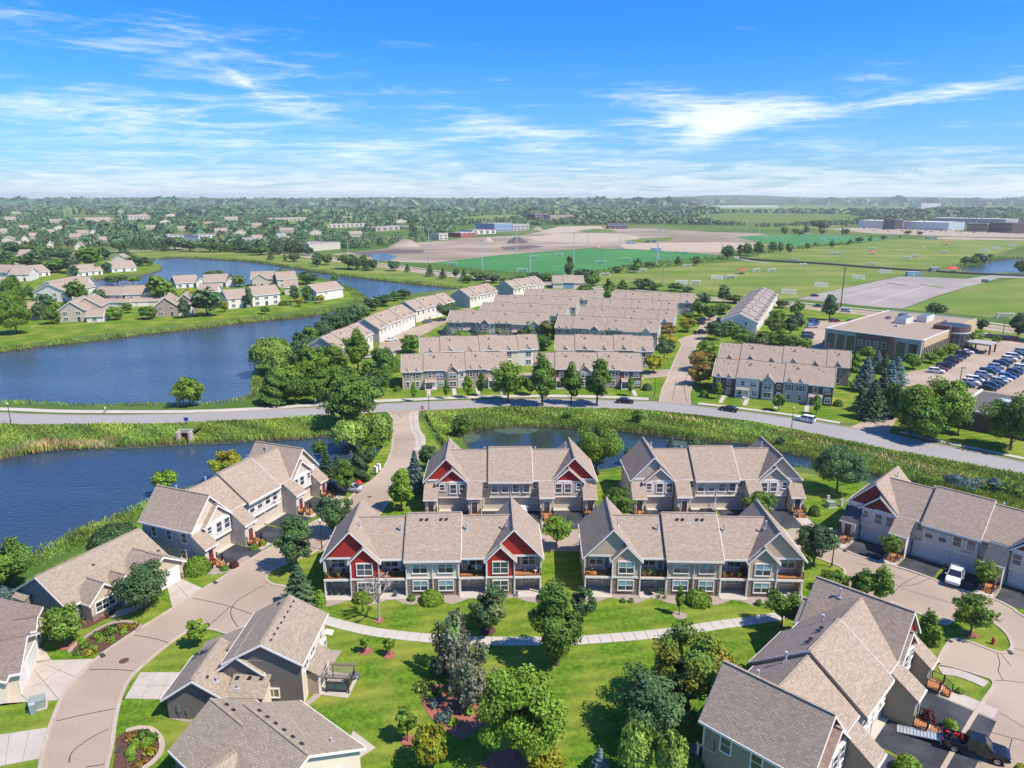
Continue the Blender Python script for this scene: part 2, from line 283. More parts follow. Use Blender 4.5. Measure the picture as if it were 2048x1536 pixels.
# ------------------------------------------------------------------ mesh builder
class MB:
 def __init__(s): s.v = []; s.f = []; s.m = []; s.slots = []
 def mi(s, m):
  if m not in s.slots: s.slots.append(m)
  return s.slots.index(m)
 def poly(s, pts, m):
  i = len(s.v); s.v += [tuple(p) for p in pts]; s.f.append(tuple(range(i, i + len(pts)))); s.m.append(s.mi(m))
 def hexa(s, b, t, m):
  i = len(s.v); s.v += [tuple(p) for p in b] + [tuple(p) for p in t]; k = len(b); q = s.mi(m)
  s.f.append(tuple(range(i + k - 1, i - 1, -1))); s.m.append(q)
  s.f.append(tuple(range(i + k, i + 2 * k))); s.m.append(q)
  for j in range(k):
   a = (j + 1) % k; s.f.append((i + j, i + a, i + k + a, i + k + j)); s.m.append(q)
 def box(s, x0, x1, y0, y1, z0, z1, m):
  if x0 > x1: x0, x1 = x1, x0
  if y0 > y1: y0, y1 = y1, y0
  s.hexa([(x0, y0, z0), (x1, y0, z0), (x1, y1, z0), (x0, y1, z0)], [(x0, y0, z1), (x1, y0, z1), (x1, y1, z1), (x0, y1, z1)], m)
 def slab(s, pts, t, m):           # sloping slab, thickness t downwards; pts counter-clockwise from above
  s.hexa([(p[0], p[1], p[2] - t) for p in pts], pts, m)
 def prism(s, pts2, y0, y1, m, ax='y'):   # profile (a,z) pushed along y or x
  if ax == 'y': b = [(a, y0, z) for a, z in pts2]; t = [(a, y1, z) for a, z in pts2]
  else: b = [(y0, a, z) for a, z in pts2]; t = [(y1, a, z) for a, z in pts2]
  s.hexa(b, t, m)
 def beam(s, p, q, w, h, m):       # rectangular bar between two points
  p = Vector(p); q = Vector(q); d = (q - p); d.normalize()
  up = Vector((0, 0, 1)) if abs(d.z) < .95 else Vector((1, 0, 0))
  a = d.cross(up).normalized() * (w / 2); c = a.cross(d).normalized() * (h / 2)
  s.hexa([p + a + c, p - a + c, p - a - c, p + a - c], [q + a + c, q - a + c, q - a - c, q + a - c], m)
 def tube(s, p, q, r0, r1, m, n=8):
  p = Vector(p); q = Vector(q); d = (q - p).normalized(); up = Vector((0, 0, 1)) if abs(d.z) < .95 else Vector((1, 0, 0))
  a = d.cross(up).normalized(); c = a.cross(d)
  ring = lambda o, r: [o + (a * math.cos(2 * math.pi * k / n) + c * math.sin(2 * math.pi * k / n)) * r for k in range(n)]
  s.hexa(ring(p, r0), ring(q, max(r1, .001)), m)
 def ball(s, c, rx, ry, rz, m, n=8, k=5):
  rows = []
  for i in range(1, k):
   t = math.pi * i / k
   rows.append([(c[0] + rx * math.sin(t) * math.cos(2 * math.pi * j / n), c[1] + ry * math.sin(t) * math.sin(2 * math.pi * j / n), c[2] + rz * math.cos(t)) for j in range(n)])
  i0 = len(s.v); s.v.append((c[0], c[1], c[2] + rz)); s.v.append((c[0], c[1], c[2] - rz)); base = len(s.v)
  for r_ in rows: s.v += r_
  q = s.mi(m)
  for j in range(n):
   a = (j + 1) % n
   s.f.append((i0, base + j, base + a)); s.m.append(q)
   s.f.append((i0 + 1, base + (k - 2) * n + a, base + (k - 2) * n + j)); s.m.append(q)
   for i in range(k - 2):
    s.f.append((base + i * n + j, base + (i + 1) * n + j, base + (i + 1) * n + a, base + i * n + a)); s.m.append(q)
 def mesh(s, name, smooth=False):
  me = bpy.data.meshes.new(name); me.from_pydata(s.v, [], s.f)
  for m in s.slots: me.materials.append(MATS[m])
  me.polygons.foreach_set('material_index', s.m)
  if smooth: me.polygons.foreach_set('use_smooth', [True] * len(s.f))
  # metre UVs: u along the horizontal of the face, v up its slope
  nv = len(me.loops); uv = np.zeros((nv, 2), np.float32); co = np.array(s.v, np.float64)
  k = 0
  for f in s.f:
   P_ = co[list(f)]
   nn = np.cross(P_[1] - P_[0], P_[2] - P_[0]); ln = np.linalg.norm(nn)
   nn = nn / ln if ln > 1e-9 else np.array((0, 0, 1.))
   if abs(nn[2]) > .999: t = np.array((1., 0, 0)); b = np.array((0, 1., 0))
   else:
    t = np.cross((0, 0, 1.), nn); t /= np.linalg.norm(t); b = np.cross(nn, t)
   uv[k:k + len(f), 0] = P_ @ t; uv[k:k + len(f), 1] = P_ @ b; k += len(f)
  ul = me.uv_layers.new(name='UVMap'); ul.data.foreach_set('uv', uv.ravel())
  me.update(); return me
 def build(s, name, parent=None, loc=(0, 0, 0), rz=0.0, smooth=False):
  return put(name, s.mesh(name, smooth), parent, loc, rz)
def put(name, me, parent=None, loc=(0, 0, 0), rz=0.0):
 o = bpy.data.objects.new(name, me); COL.objects.link(o); o.location = loc; o.rotation_euler = (0, 0, rz)
 if parent: o.parent = parent
 return o
def tag(o, label=None, cat=None, group=None, kind=None):
 if label: o['label'] = label
 if cat: o['category'] = cat
 if group: o['group'] = group
 if kind: o['kind'] = kind
 return o
def thing(name, label, cat, loc=(0, 0, 0), rz=0.0, group=None):
 o = bpy.data.objects.new(name, None); COL.objects.link(o); o.location = loc; o.rotation_euler = (0, 0, rz)
 o.empty_display_size = .5
 return tag(o, label, cat, group)
KIDS = {}
def dup(root, loc, rz, label, group=None, scale=None):
 key = root.name
 if key not in KIDS:
  KIDS[key] = [(c, list(c.children)) for c in root.children]
 r = root.copy(); COL.objects.link(r); r.location = loc; r.rotation_euler = (0, 0, rz)
 if scale: r.scale = scale
 r['label'] = label
 if group: r['group'] = group
 for c, gs in KIDS[key]:
  d = c.copy(); COL.objects.link(d); d.parent = r
  for g in gs:
   h = g.copy(); COL.objects.link(h); h.parent = d
 return r
def smooth_line(pts, n=4, closed=False):
 P_ = [Vector(p) for p in pts]; out = []; m = len(P_)
 rng = range(m) if closed else range(m - 1)
 for i in rng:
  if closed: a, b, c, d = P_[(i - 1) % m], P_[i], P_[(i + 1) % m], P_[(i + 2) % m]
  else: a, b, c, d = P_[max(i - 1, 0)], P_[i], P_[i + 1], P_[min(i + 2, m - 1)]
  for k in range(n):
   t = k / n
   out.append(0.5 * ((2 * b) + (c - a) * t + (2 * a - 5 * b + 4 * c - d) * t * t + (3 * b - a - 3 * c + d) * t ** 3))
 if not closed: out.append(P_[-1])
 return out
def sheet(name, pts, m, z=0.0, kind='structure', smooth=0, label=None, parent=None, cat=None, rim=None):
 P_ = [Vector((p[0], p[1], 0)) for p in pts]
 if smooth: P_ = smooth_line(P_, smooth, True)
 tri = tessellate_polygon([P_]); v = [(p.x, p.y, z) for p in P_]; f = [tuple(t) for t in tri]
 me = bpy.data.meshes.new(name)
 fx = []
 for a, b, c in f:
  cr = (v[b][0] - v[a][0]) * (v[c][1] - v[a][1]) - (v[b][1] - v[a][1]) * (v[c][0] - v[a][0])
  fx.append((a, b, c) if cr > 0 else (a, c, b))
 if rim:      # a raised sheet gets its sides
  n = len(v); v += [(p.x, p.y, z - rim) for p in P_]
  for i in range(n): fx.append((i, (i + 1) % n, (i + 1) % n + n, i + n))
 me.from_pydata(v, [], fx); me.materials.append(MATS[m])
 o = put(name, me, parent)
 if kind: o['kind'] = kind
 if label: o['label'] = label
 if cat: o['category'] = cat
 return o
def offset_line(pts, d):
 out = []
 for i, p in enumerate(pts):
  a = pts[max(i - 1, 0)]; b = pts[min(i + 1, len(pts) - 1)]
  t = Vector((b[0] - a[0], b[1] - a[1], 0)); t.normalize()
  out.append(Vector((p[0] - t.y * d, p[1] + t.x * d, p[2] if len(p) > 2 else 0)))
 return out
def ribbon(name, pts, w, m, z=0.0, h=0.0, smooth=4, kind='structure', parent=None):
 P_ = [Vector((p[0], p[1], 0)) for p in pts]
 if smooth: P_ = smooth_line(P_, smooth)
 A = offset_line(P_, w / 2); B = offset_line(P_, -w / 2); mb = MB()
 n = len(P_)
 v = []; f = []
 for i in range(n):
  v += [(A[i].x, A[i].y, z), (B[i].x, B[i].y, z)]
 for i in range(n - 1): f.append((2 * i + 1, 2 * i + 3, 2 * i + 2, 2 * i))
 if h:
  k = len(v)
  for i in range(n): v += [(A[i].x, A[i].y, z - h), (B[i].x, B[i].y, z - h)]
  for i in range(n - 1):
   f.append((2 * i, 2 * i + 2, k + 2 * i + 2, k + 2 * i)); f.append((2 * i + 3, 2 * i + 1, k + 2 * i + 1, k + 2 * i + 3))
  f.append((0, 1, k + 1, k)); f.append((2 * n - 1, 2 * n - 2, k + 2 * n - 2, k + 2 * n - 1))
 me = bpy.data.meshes.new(name); me.from_pydata(v, [], f); me.materials.append(MATS[m]); me.update()
 o = put(name, me, parent)
 if kind: o['kind'] = kind
 return o
# ------------------------------------------------------------------ water and ground
def jitter(pts, a, seed):
 r = random.Random(seed); return [Vector((p.x + r.uniform(-a, a), p.y + r.uniform(-a, a), 0)) for p in pts]
upper_lake = [(-260,790),(0,806),(180,812),(345,811),(420,808),(470,803),(505,795),(514,780),(516,750),(524,728),(545,712),(575,700),(600,680),(618,662),(650,640),(690,622),
    (735,604),(800,590),(870,582),(925,577),(880,572),(833,567),(730,556),(653,546),(577,533.5),(512,524),(425,517.5),(350,515),(300,519),(322,532),
    (318,541),(275,552),(225,556),(172,561),(166,575),(170,592),(212,590),(300,580),(350,574),(400,570),(490,570),(560,548),(620,548),(690,572),(716,586),
    (727,597),(720,607),(679,618),(602,633),(512,641),(410,654),(307,665),(205,678),(102,689),(0,702),(-260,735)]
west_pond = [(-200,955),(0,913),(68,900),(137,893),(273,886),(355,884),(386,881),(513,876),(600,872),(660,866),(700,868),(745,880),(765,893),(752,905),(725,915),(705,925),
    (690,935),(640,945),(560,950),(470,960),(380,985),(300,1008),(262,1022),(225,1042),(181,1058),(140,1078),(90,1100),(60,1112),(20,1135),(-200,1190)]
mid_pond = [(925,880),(905,868),(935,862),(969,853),(1040,848),(1100,848),(1160,853),(1222,855),(1321,866),(1396,876),(1500,882),(1555,895),(1621,908),(1690,926),(1764,944),
   (1830,962),(1815,985),(1760,972),(1724,960),(1660,946),(1589,934),(1500,926),(1400,925),(1300,927),(1240,932),(1203,938),(1150,930),(1050,925),(960,915)]
far_pond = [(1900,536),(1938,531),(1960,524),(1990,518),(2100,518),(2100,545),(2025,545),(1959,545)]
site_pond = [(738,509),(775,507),(796,513),(780,521),(750,521)]
LAKES = [('upper_lake', upper_lake, 'lake_water', 0), ('west_pond', west_pond, 'pond_water', 1), ('mid_pond', mid_pond, 'dark_pond_water', 2), ('far_pond', far_pond, 'lake_water', 3)]
def ground():
 outer = [Vector(p) for p in ((-14000, -300, 0), (14000, -300, 0), (14000, 16000, 0), (-14000, 16000, 0))]
 loops = [outer]; bank = MB()
 for nm, px, m, k in LAKES:
  P_ = smooth_line([Vector((p.x, p.y, 0)) for p in GP(px)], 4, True); P_ = jitter(P_, .25 if k else .6, k)
  loops.append(P_)
  area = sum(P_[i].x * P_[(i + 1) % len(P_)].y - P_[(i + 1) % len(P_)].x * P_[i].y for i in range(len(P_)))
  sgn = 1 if area > 0 else -1
  n = len(P_); inn = []
  for i in range(n):
   t = (P_[(i + 1) % n] - P_[i - 1]).normalized(); inn.append(P_[i] + Vector((-t.y, t.x, 0)) * (1.3 * sgn))
  for i in range(n):
   j = (i + 1) % n
   a, b = P_[i], P_[j]; c, d = inn[j], inn[i]
   q = [(a.x, a.y, 0), (b.x, b.y, 0), (c.x, c.y, -1.1), (d.x, d.y, -1.1)]
   bank.poly(q if sgn > 0 else q[::-1], 'bank_soil')
  sheet(nm, P_, m, -.62)
 tri = tessellate_polygon(loops); v = [(p.x, p.y, 0.0) for l in loops for p in l]; f = []
 for a, b, c in tri:
  cr = (v[b][0] - v[a][0]) * (v[c][1] - v[a][1]) - (v[b][1] - v[a][1]) * (v[c][0] - v[a][0])
  if abs(cr) < 1e-9: continue
  f.append((a, b, c) if cr > 0 else (a, c, b))
 me = bpy.data.meshes.new('ground'); me.from_pydata(v, [], f); me.materials.append(MATS['ground'])
 put('ground', me)['kind'] = 'structure'
 bank.build('bank')['kind'] = 'structure'
ground()
S = sheet
# rough grass near the water
def clipfree(name, px, m, z, sm=3, **k): return sheet(name, GP(px), m, z, smooth=sm, **k)
roadN = [(-300,818),(0,826),(68,829),(212,831),(376,828),(513,821),(670,814),(761,808.6),(881,803),(1000,799.5),(1100,798.5),(1173,799.6),(1232,802),(1319,804.5),(1400,813.5),(1500,825.5),(1590,838),(1694,854),(1777,867.5),(1906,895),(2048,925),(2400,1003)]
roadS = [(-300,845),(0,848),(137,849),(239,848.5),(376,845),(513,838),(676,830.5),(772,823),(840,821),(939,816),(1000,814.5),(1100,814.5),(1173,815.6),(1272,819),(1371,828),(1500,842),(1590,859),(1780,900),(2048,949),(2400,1030)]
N_ = smooth_line(GP(roadN), 4); S_ = smooth_line(GP(roadS), 4)
meadow_band = [G(x, y) for x, y in ((-300,848),(-300,980),(-100,935),(0,913.5),(68,900.5),(137,893.5),(273,886.5),(355,884.5),(386,881.5),(513,876.5),(600,872.5),(660,866.5),(700,868),(745,880),(770,895),(787,880),(785,835),(740,822),(600,832),(400,842),(200,846))]
sheet('meadow', meadow_band, 'meadow', .008)
band2 = [G(x, y) for x, y in ((845,822),(1000,812),(1100,812),(1272,817),(1371,826),(1500,840),(1590,857),(1780,898),(2048,947),(2500,1045),(2500,1150),(2100,1030),(1900,985),(1832,962),(1764,943.5),(1690,925.5),(1621,907.5),(1555,894.5),(1500,881.5),(1396,875.5),(1321,865.5),(1222,854.5),(1160,852.5),(1100,847.5),(1040,847.5),(969,852.5),(935,861.5),(904,867),(915,885),(900,900),(880,888),(862,860),(846,838))]
sheet('meadow', band2, 'meadow', .008)
# lawns
near_lawn = [(-500,1330),(0,1192),(50,1162),(110,1128),(190,1092),(250,1062),(292,1035),(330,1010),(470,975),(640,955),(705,938),(728,922),(756,908),(775,880),(786,850),(830,830),(852,850),(872,886),(900,912),(960,925),(1050,935),(1150,940),(1205,944),(1240,940),(1300,936),(1500,936),(1589,943),(1660,955),(1724,970),(1800,995),(1900,1010),(2100,1060),(2600,1200),(2600,1900),(-700,1900)]
sheet('lawn', GP(near_lawn), 'lawn', .012)
north_lawn = [(522,800),(640,806),(761,800),(881,795),(1000,792),(1100,791),(1232,793),(1319,797),(1400,806),(1500,818),(1590,830),(1694,846),(1760,850),(1777,863),(1906,890),(2048,919),(2500,1010),(2500,660),(2048,652),(1830,632),(1700,620),(1557,607),(1338,590),(1190,577),(1012,560),(940,572),(870,590),(800,598),(735,612),(690,630),(650,648),(620,672),(590,700),(560,722),(535,745),(524,770)]
sheet('lawn', GP(north_lawn), 'lawn', .012)
island_lawn = [(-300,715),(0,694),(102,680),(205,668),(307,655),(410,644),(512,631),(602,622),(670,608),(708,598),(712,590),(690,580),(640,562),(610,556),(560,553),(490,573),(400,574),(300,584),(212,595),(165,597),(160,570),(120,548),(0,545),(-300,545)]
sheet('island_lawn', GP(island_lawn), 'lawn', .012, smooth=3)
sheet('peninsula_lawn', GP([(100,545),(170,556),(225,551),(275,547),(316,537),(318,533),(290,521),(200,520),(100,530)]), 'lawn', .016, smooth=2)
sheet('lake_slope', GP([(262,513),(300,515),(350,511.5),(425,514),(512,520.5),(577,530),(653,542.5),(730,553),(833,563.5),(925,573),(960,572),(940,560),(884,551),(781,537),(700,527),(600,515),(520,507),(440,500),(350,500),(270,506)]), 'lawn_far', .014)
# ---- roads
def loopz(A, B): return list(A) + list(reversed(B))
sheet('main_road', loopz(N_, S_), 'asphalt_grey', .03)
for ln, d, nm in ((N_, .22, 'kerb'), (S_, -.22, 'kerb')):
 ribbon(nm, ln, .34, 'kerb', .13, .13, 0)
accL = [(772,823),(779,829),(783,839),(784,870),(782,899),(775,918),(764,940),(741,963),(720,974),(706,988),(690,1003),(660,1026),(643,1036),(619,1048),(563,1083),(520,1106),(436,1160),(408,1176),(317,1234),(272,1261),(199,1311),(136,1370),(109,1424),(91,1474),(77,1536),(70,1640)]
accR1 = [(840,821),(831,826),(828,833),(831,857),(839,869),(843,889),(842,905),(833,925),(817,945),(800,975),(778,1006),(760,1030)]
accR2 = [(660,1072),(645,1087),(628,1104),(600,1116),(557,1134),(535,1148),(530,1160),(545,1170),(566,1174),(583,1180),(590,1192)]
accR3 = [(592,1200),(570,1210),(545,1222),(516,1239),(487,1255),(468,1268),(453,1269),(421,1260),(395,1259),(376,1264),(335,1293),(272,1347),(249,1384),(236,1429),(226,1497),(217,1536),(208,1640)]
aL = smooth_line(GP(accL), 3); a1 = smooth_line(GP(accR1), 3); a2 = smooth_line(GP(accR2), 3); a3 = smooth_line(GP(accR3), 3)
sheet('access_road', aL + a3[::-1] + a2[::-1] + a1[::-1], 'asphalt_tan', .032)
courtN, courtS = 107.6, 100.2
sheet('court_road', [(-33, courtS, 0), (56, courtS, 0), (57, courtN, 0), (-26, courtN, 0)], 'asphalt_tan', .036)
for ln, s in ((aL, 1), (a1, -1), (a2, 1), (a3, -1)):
 ribbon('kerb', offset_line(ln, .15 * s), .42, 'kerb', .12, .12, 0)
court = [(1578,1052),(1625,1062),(1663,1086),(1713,1111),(1767,1126),(1820,1142),(1862,1157),(1912,1177),(1986,1198),(2028,1219),(2060,1240),(2400,1420),(2400,1640),(1832,1640),(1887,1536),(1920,1480),(1943,1440),(1968,1402),(1985,1378),(1988,1366),(1978,1357),(1955,1350),(1925,1340),(1895,1332),(1876,1329),(1880,1314),(1892,1294),(1906,1280),(1925,1279),(1955,1290),(1986,1302),(2006,1306),(2020,1301),(2024,1290),(2016,1272),(2003,1258),(1985,1246),(1960,1240),(1935,1236),(1912,1238),(1898,1246),(1882,1248),(1845,1231),(1780,1203),(1700,1192),(1660,1186),(1645,1170),(1672,1160),(1688,1150),(1690,1142),(1678,1133),(1650,1122),(1610,1106),(1585,1085)]
cp = GP(court)
sheet('court_road', cp, 'asphalt_tan', .034)
def kerbpart(i, j, w=.42): ribbon('kerb', smooth_line(cp[i:j + 1], 3), w, 'kerb', .12, .12, 0)
kerbpart(1, 11); kerbpart(13, 24); kerbpart(24, 43); kerbpart(48, 54)
# pavement beside the access road and by the parking bay
ribbon('pavement', offset_line(smooth_line(GP([(840,824),(838,836),(842,860),(851,872),(853,889),(850,902)]), 3), -1.3), 2.3, 'concrete', .07, .06, 0)
ribbon('pavement', smooth_line(GP([(1880,1342),(1910,1346),(1945,1358),(1972,1370)]), 3), 1.5, 'concrete', .10, .08, 0)
# trail and pavements along the main road
trailN = smooth_line(GP([(-300,812),(0,818),(100,822),(205,823.5),(376,823),(513,817.5),(600,812),(670,807.5),(720,804),(761,802),(881,796.5),(1000,793),(1100,792),(1173,793),(1232,795),(1297,798)]), 4)
ribbon('trail', trailN, 2.5, 'concrete_pale', .055, .04, 0)
ribbon('pavement', smooth_line(GP([(1396,807),(1450,813),(1500,819),(1590,831),(1680,846)]), 4), 1.6, 'concrete_pale', .055, .04, 0)
ribbon('pavement', smooth_line(GP([(1800,864),(1860,878),(1906,888),(2048,917),(2400,990)]), 4), 1.6, 'concrete_pale', .055, .04, 0)
# streets between the rows
st = [(1319,804),(1324,780),(1334,757),(1341,740),(1354,710),(1363,690),(1358,682),(1368,675),(1386,670),(1396,658),(1405,642),(1412,632),(1436,630),(1432,640),(1422,654),(1411,673),(1398,684),(1389,700),(1386,735),(1384,767),(1379,790),(1381,810)]
sheet('side_street', GP(st), 'asphalt_tan', .034); sp = GP(st)
ribbon('kerb', sp[0:10], .4, 'kerb', .12, .12, 3); ribbon('kerb', sp[13:22], .4, 'kerb', .12, .12, 3)
sheet('side_street', GP([(1288,742),(1342,738),(1336,753),(1286,757)]), 'asphalt_tan', .035)
sheet('lane', GP([(700,775),(722,760),(742,735),(755,700),(762,682),(790,672),(812,660),(838,652),(866,643),(893,634),(912,624),(935,616),(950,618),(925,630),(900,641),(872,656),(838,674),(812,692),(795,706),(775,735),(760,765),(748,798),(738,805),(728,800),(725,782)]), 'asphalt_tan', .034)
sheet('lane', [(-34, 212, 0), (40, 208, 0), (40, 215, 0), (-34, 219, 0)], 'asphalt_tan', .033)
sheet('drive', GP([(1694,856),(1732,842),(1779,817),(1800,790),(1812,770),(1838,770),(1812,800),(1796,830),(1788,848),(1777,869)]), 'asphalt_tan', .034)
sheet('car_park', GP([(1800,752),(1811,746),(1856,737),(1919,709),(1950,690),(1969,680),(2048,684),(2400,696),(2400,860),(2048,792),(2000,797),(1906,781),(1843,775),(1800,790),(1790,770)]), 'asphalt_tan', .035)
sheet('car_park', GP([(1588,705),(1597,686),(1606,664),(1618,648),(1634,641),(1704,645),(1700,655),(1650,700),(1640,706)]), 'asphalt_tan', .035)
# arterial road
art = smooth_line(GP([(100,507),(260,503),(350,497),(440,497),(531,504.5),(600,511),(666,520),(781,534),(884,549),(1012,562),(1100,570),(1190,578),(1338,592),(1450,599),(1557,608),(1640,617),(1720,625),(1830,636),(1960,652),(2048,664),(2400,705)]), 4)
ribbon('arterial_road', art, 15, 'asphalt_tan', .04, 0, 0)
ribbon('median', art, 1.6, 'lawn_far', .06, 0, 0)
ribbon('trail', offset_line(art, 12.5), 2.4, 'concrete_pale', .05, 0, 0)
# sports fields, lots and the building site
sheet('turf_field', GP([(866,527),(920,519),(1000,511),(1180,497.5),(1300,500),(1440,511),(1425,518),(1330,522),(1270,527),(1200,540),(1150,549),(1070,548),(1000,542),(930,536)]), 'turf', .05)
sheet('turf_field', GP([(1470,474),(1524,470),(1640,470),(1740,473),(1770,478),(1740,483),(1690,490),(1600,492),(1520,486)]), 'turf', .05)
sheet('sports_field', GP([(1186,553),(1269,541),(1380,530),(1473,523),(1524,522.5),(1680,534),(1836,545.5),(1805,551),(1740,563),(1660,583),(1600,595),(1545,600),(1409,592),(1338,585),(1240,575),(1192,569)]), 'lawn_far', .05)
sheet('sports_field', GP([(1490,516),(1560,500),(1677,488),(1805,478),(1900,479),(2010,481),(2120,486),(2120,495),(2048,492),(2003,505),(1930,522),(1880,534),(1846,541),(1700,528),(1560,518)]), 'lawn_far', .05)
sheet('sports_field', GP([(1806,619),(1880,592),(1960,567),(2048,556),(2500,560),(2500,700),(2048,641),(1950,632)]), 'lawn_far', .05)
sheet('parking_lot', GP([(1592,598),(1680,578),(1760,561),(1802,553),(1870,555),(1933,558),(1990,549),(2048,551),(2120,552),(2120,557),(2000,556),(1930,575),(1880,590),(1804,618),(1720,611),(1650,603)]), 'asphalt_lot', .055)
for a, b in (((1690,594),(1785,570)),((1740,607),(1865,568)),((1650,592),(1740,571))):
 ribbon('bay_line', GP([a, b]), .28, 'paint_white', .06, 0, 0)
for a, b in (((1775,566),(1812,571)),((1840,569),(1885,575))):
 ribbon('grass_strip', GP([a, b]), 4.0, 'meadow', .065, 0, 0)
sheet('dirt_site', GP([(664,508),(720,503),(770,497),(800,487),(860,484),(930,476),(1040,471),(1100,460),(1200,455),(1300,457),(1420,464),(1524,467),(1560,478),(1500,489),(1440,497),(1445,505),(1438,510),(1300,499),(1180,496),(1000,510),(863,526),(800,524),(700,515)]), 'dirt', .03)
sheet('graded_lot', GP([(1235,489),(1330,486),(1450,484),(1535,489),(1500,500),(1445,505),(1330,503),(1250,497)]), 'dirt_pale', .045)
sheet('graded_lot', GP([(1050,476),(1110,468),(1200,466),(1270,471),(1280,478),(1200,484),(1080,482)]), 'dirt_pale', .045)
sheet('graded_lot', GP([(1080,462),(1120,453),(1200,452),(1210,457),(1150,464),(1100,466)]), 'dirt_pale', .045)
sheet('churned_soil', GP([(700,505),(790,499),(850,500),(845,506),(770,508),(735,514)]), 'dirt_dark', .045)
sheet('churned_soil', GP([(1000,494),(1060,490),(1090,493),(1050,499),(1010,500)]), 'dirt_dark', .045)
sheet('site_pond', GP(site_pond), 'pond_water', .05)
sheet('site_grass', GP([(1245,482),(1290,477),(1350,474),(1340,481),(1290,486)]), 'meadow', .05)
sheet('site_grass', GP([(1150,462),(1190,457),(1225,460),(1235,464),(1190,466)]), 'meadow', .05)
for px, m in (([(1400,436),(1500,431),(1650,432),(1700,440),(1560,446),(1420,444)],'meadow'),([(1360,416),(1500,412),(1720,417),(1850,421),(1700,424),(1450,421)],'lawn_far'),
    ([(1650,462),(1750,458),(1850,461),(1800,466),(1700,466)],'meadow'),([(890,438),(960,432),(1050,430),(1040,438),(950,442)],'lawn_far'),([(560,436),(620,433),(615,440),(565,441)],'lawn_far'),
    ([(1560,452),(1640,447),(1700,450),(1640,457)],'lawn_far')):
 sheet('far_field', GP(px), m, .06, smooth=2)
sheet('far_car_park', GP([(1650,458),(1720,455),(1900,460),(2000,466),(2100,470),(2100,476),(1900,473),(1750,467)]), 'asphalt_tan', .07)
sheet('far_car_park', GP([(1830,476),(1900,474),(2100,479),(2100,482),(1900,479)]), 'asphalt_tan', .075)
# earth berm road across the fields
ribbon('berm_track', GP([(1480,517),(1524,521.5),(1640,528),(1730,535),(1828,541.5),(1860,542),(1900,546),(1960,549),(2048,553)]), 2.5, 'dirt_dark', 1.2, 1.2, 4)
ribbon('berm_track', GP([(1468,512),(1480,517),(1500,522),(1540,526)]), 6, 'asphalt_lot', .08, 0, 3)
# low hills on the horizon
def hills():
 r = random.Random(3)
 xs = np.linspace(-9000, 9000, 120); mb_v = []; mb_f = []
 def H(x):
  return 52 + 7 * math.sin(x / 900.) + 7 * math.sin(x / 370. + 1) + (34 * math.exp(-((x - 2900) / 900.) ** 2)) + 26 * math.exp(-((x + 1300) / 600.) ** 2) + 20 * math.exp(-((x - 4600) / 900.) ** 2)
 for j, (y, k) in enumerate(((6500, 0.1), (7500, .45), (8600, .9), (9600, 1.05), (11500, .4))):
  for x in xs:
   mb_v.append((x * (y / 9000.), y, max(1, H(x) * k + r.uniform(-3, 3) * k)))
 n = len(xs)
 for j in range(4):
  for i in range(n - 1): mb_f.append((j * n + i, j * n + i + 1, (j + 1) * n + i + 1, (j + 1) * n + i))
 me = bpy.data.meshes.new('hills'); me.from_pydata(mb_v, [], mb_f); me.materials.append(mat('hill_forest', (.045, .085, .03), (.03, .062, .025), .01, .95, .05))
 put('hills', me)['kind'] = 'structure'
hills()
# villas' driveways, kerbed beds, tree rings
def drive(name, px, nx=2, ny=2, m='concrete'):
 """a driveway cast in panels with joints between them"""
 a, b, c, d = GP(px); e = tag(bpy.data.objects.new(name, None), kind='structure'); COL.objects.link(e)
 for i in range(nx):
  for j in range(ny):
   def q(u, v):
    u = u; v = v
    return (a.lerp(b, u)).lerp(d.lerp(c, u), v)
   g = .012
   P_ = [q(i / nx + g / nx, j / ny + g / ny), q((i + 1) / nx - g / nx, j / ny + g / ny), q((i + 1) / nx - g / nx, (j + 1) / ny - g / ny), q(i / nx + g / nx, (j + 1) / ny - g / ny)]
   mb = MB(); cr = (P_[1] - P_[0]).cross(P_[2] - P_[0]).z
   if cr < 0: P_ = P_[::-1]
   mb.slab([(p.x, p.y, .06) for p in P_], .06, m); mb.build('panel', e)
 return e
drive('driveway', [(330,1158),(352,1153),(408,1178),(345,1217)], 2, 3)
drive('driveway', [(58,1328),(102,1321),(193,1318),(118,1401)], 2, 2); drive('driveway', [(-20,1420),(58,1328),(118,1401),(0,1408)], 2, 2)
sheet('walk', GP([(62,1296),(86,1297),(94,1307),(102,1320),(58,1325)]), 'concrete', .05, smooth=0, rim=.05)
drive('driveway', [(-60,1478),(97,1455),(79,1518),(-60,1545)], 4, 1)
drive('driveway', [(281,1345),(372,1345),(350,1400),(249,1398)], 3, 2)
sheet('walk', GP([(215,1227),(262,1214),(290,1195),(300,1203),(270,1222),(225,1238)]), 'concrete', .05, rim=.05)
def crack(z, pts, w=.10): ribbon('tar_seam', GP(pts) if z is None else GP([(z[0] + x / z[2], z[1] + y / z[2]) for x, y in pts]), w, 'crack_seal', .040, 0, 3)
zz = (0, 840, 2.207)
for p in ([(590,950),(680,965),(745,985)],[(395,1103),(500,1102),(600,1110)],[(248,1330),(380,1300),(510,1275)],[(305,1515),(320,1465),(400,1405),(480,1365)],[(850,787),(940,805),(1025,827),(1130,865)],[(1165,730),(1060,790),(1025,827),(1020,865),(1050,915)],[(920,910),(1015,825)],[(380,1533),(475,1520)],[(1120,618),(1225,640)]): crack(zz, p)
zz = (1640, 920, 4.8)
for p in ([(690,1300),(780,1200),(960,1105)],[(780,1205),(900,1200),(1055,1135)],[(680,1180),(900,1270),(1300,1385)],[(310,975),(450,1020)],[(630,1080),(800,1145)]): crack(zz, p, .08)
zz = (1700, 1200, 4.572)
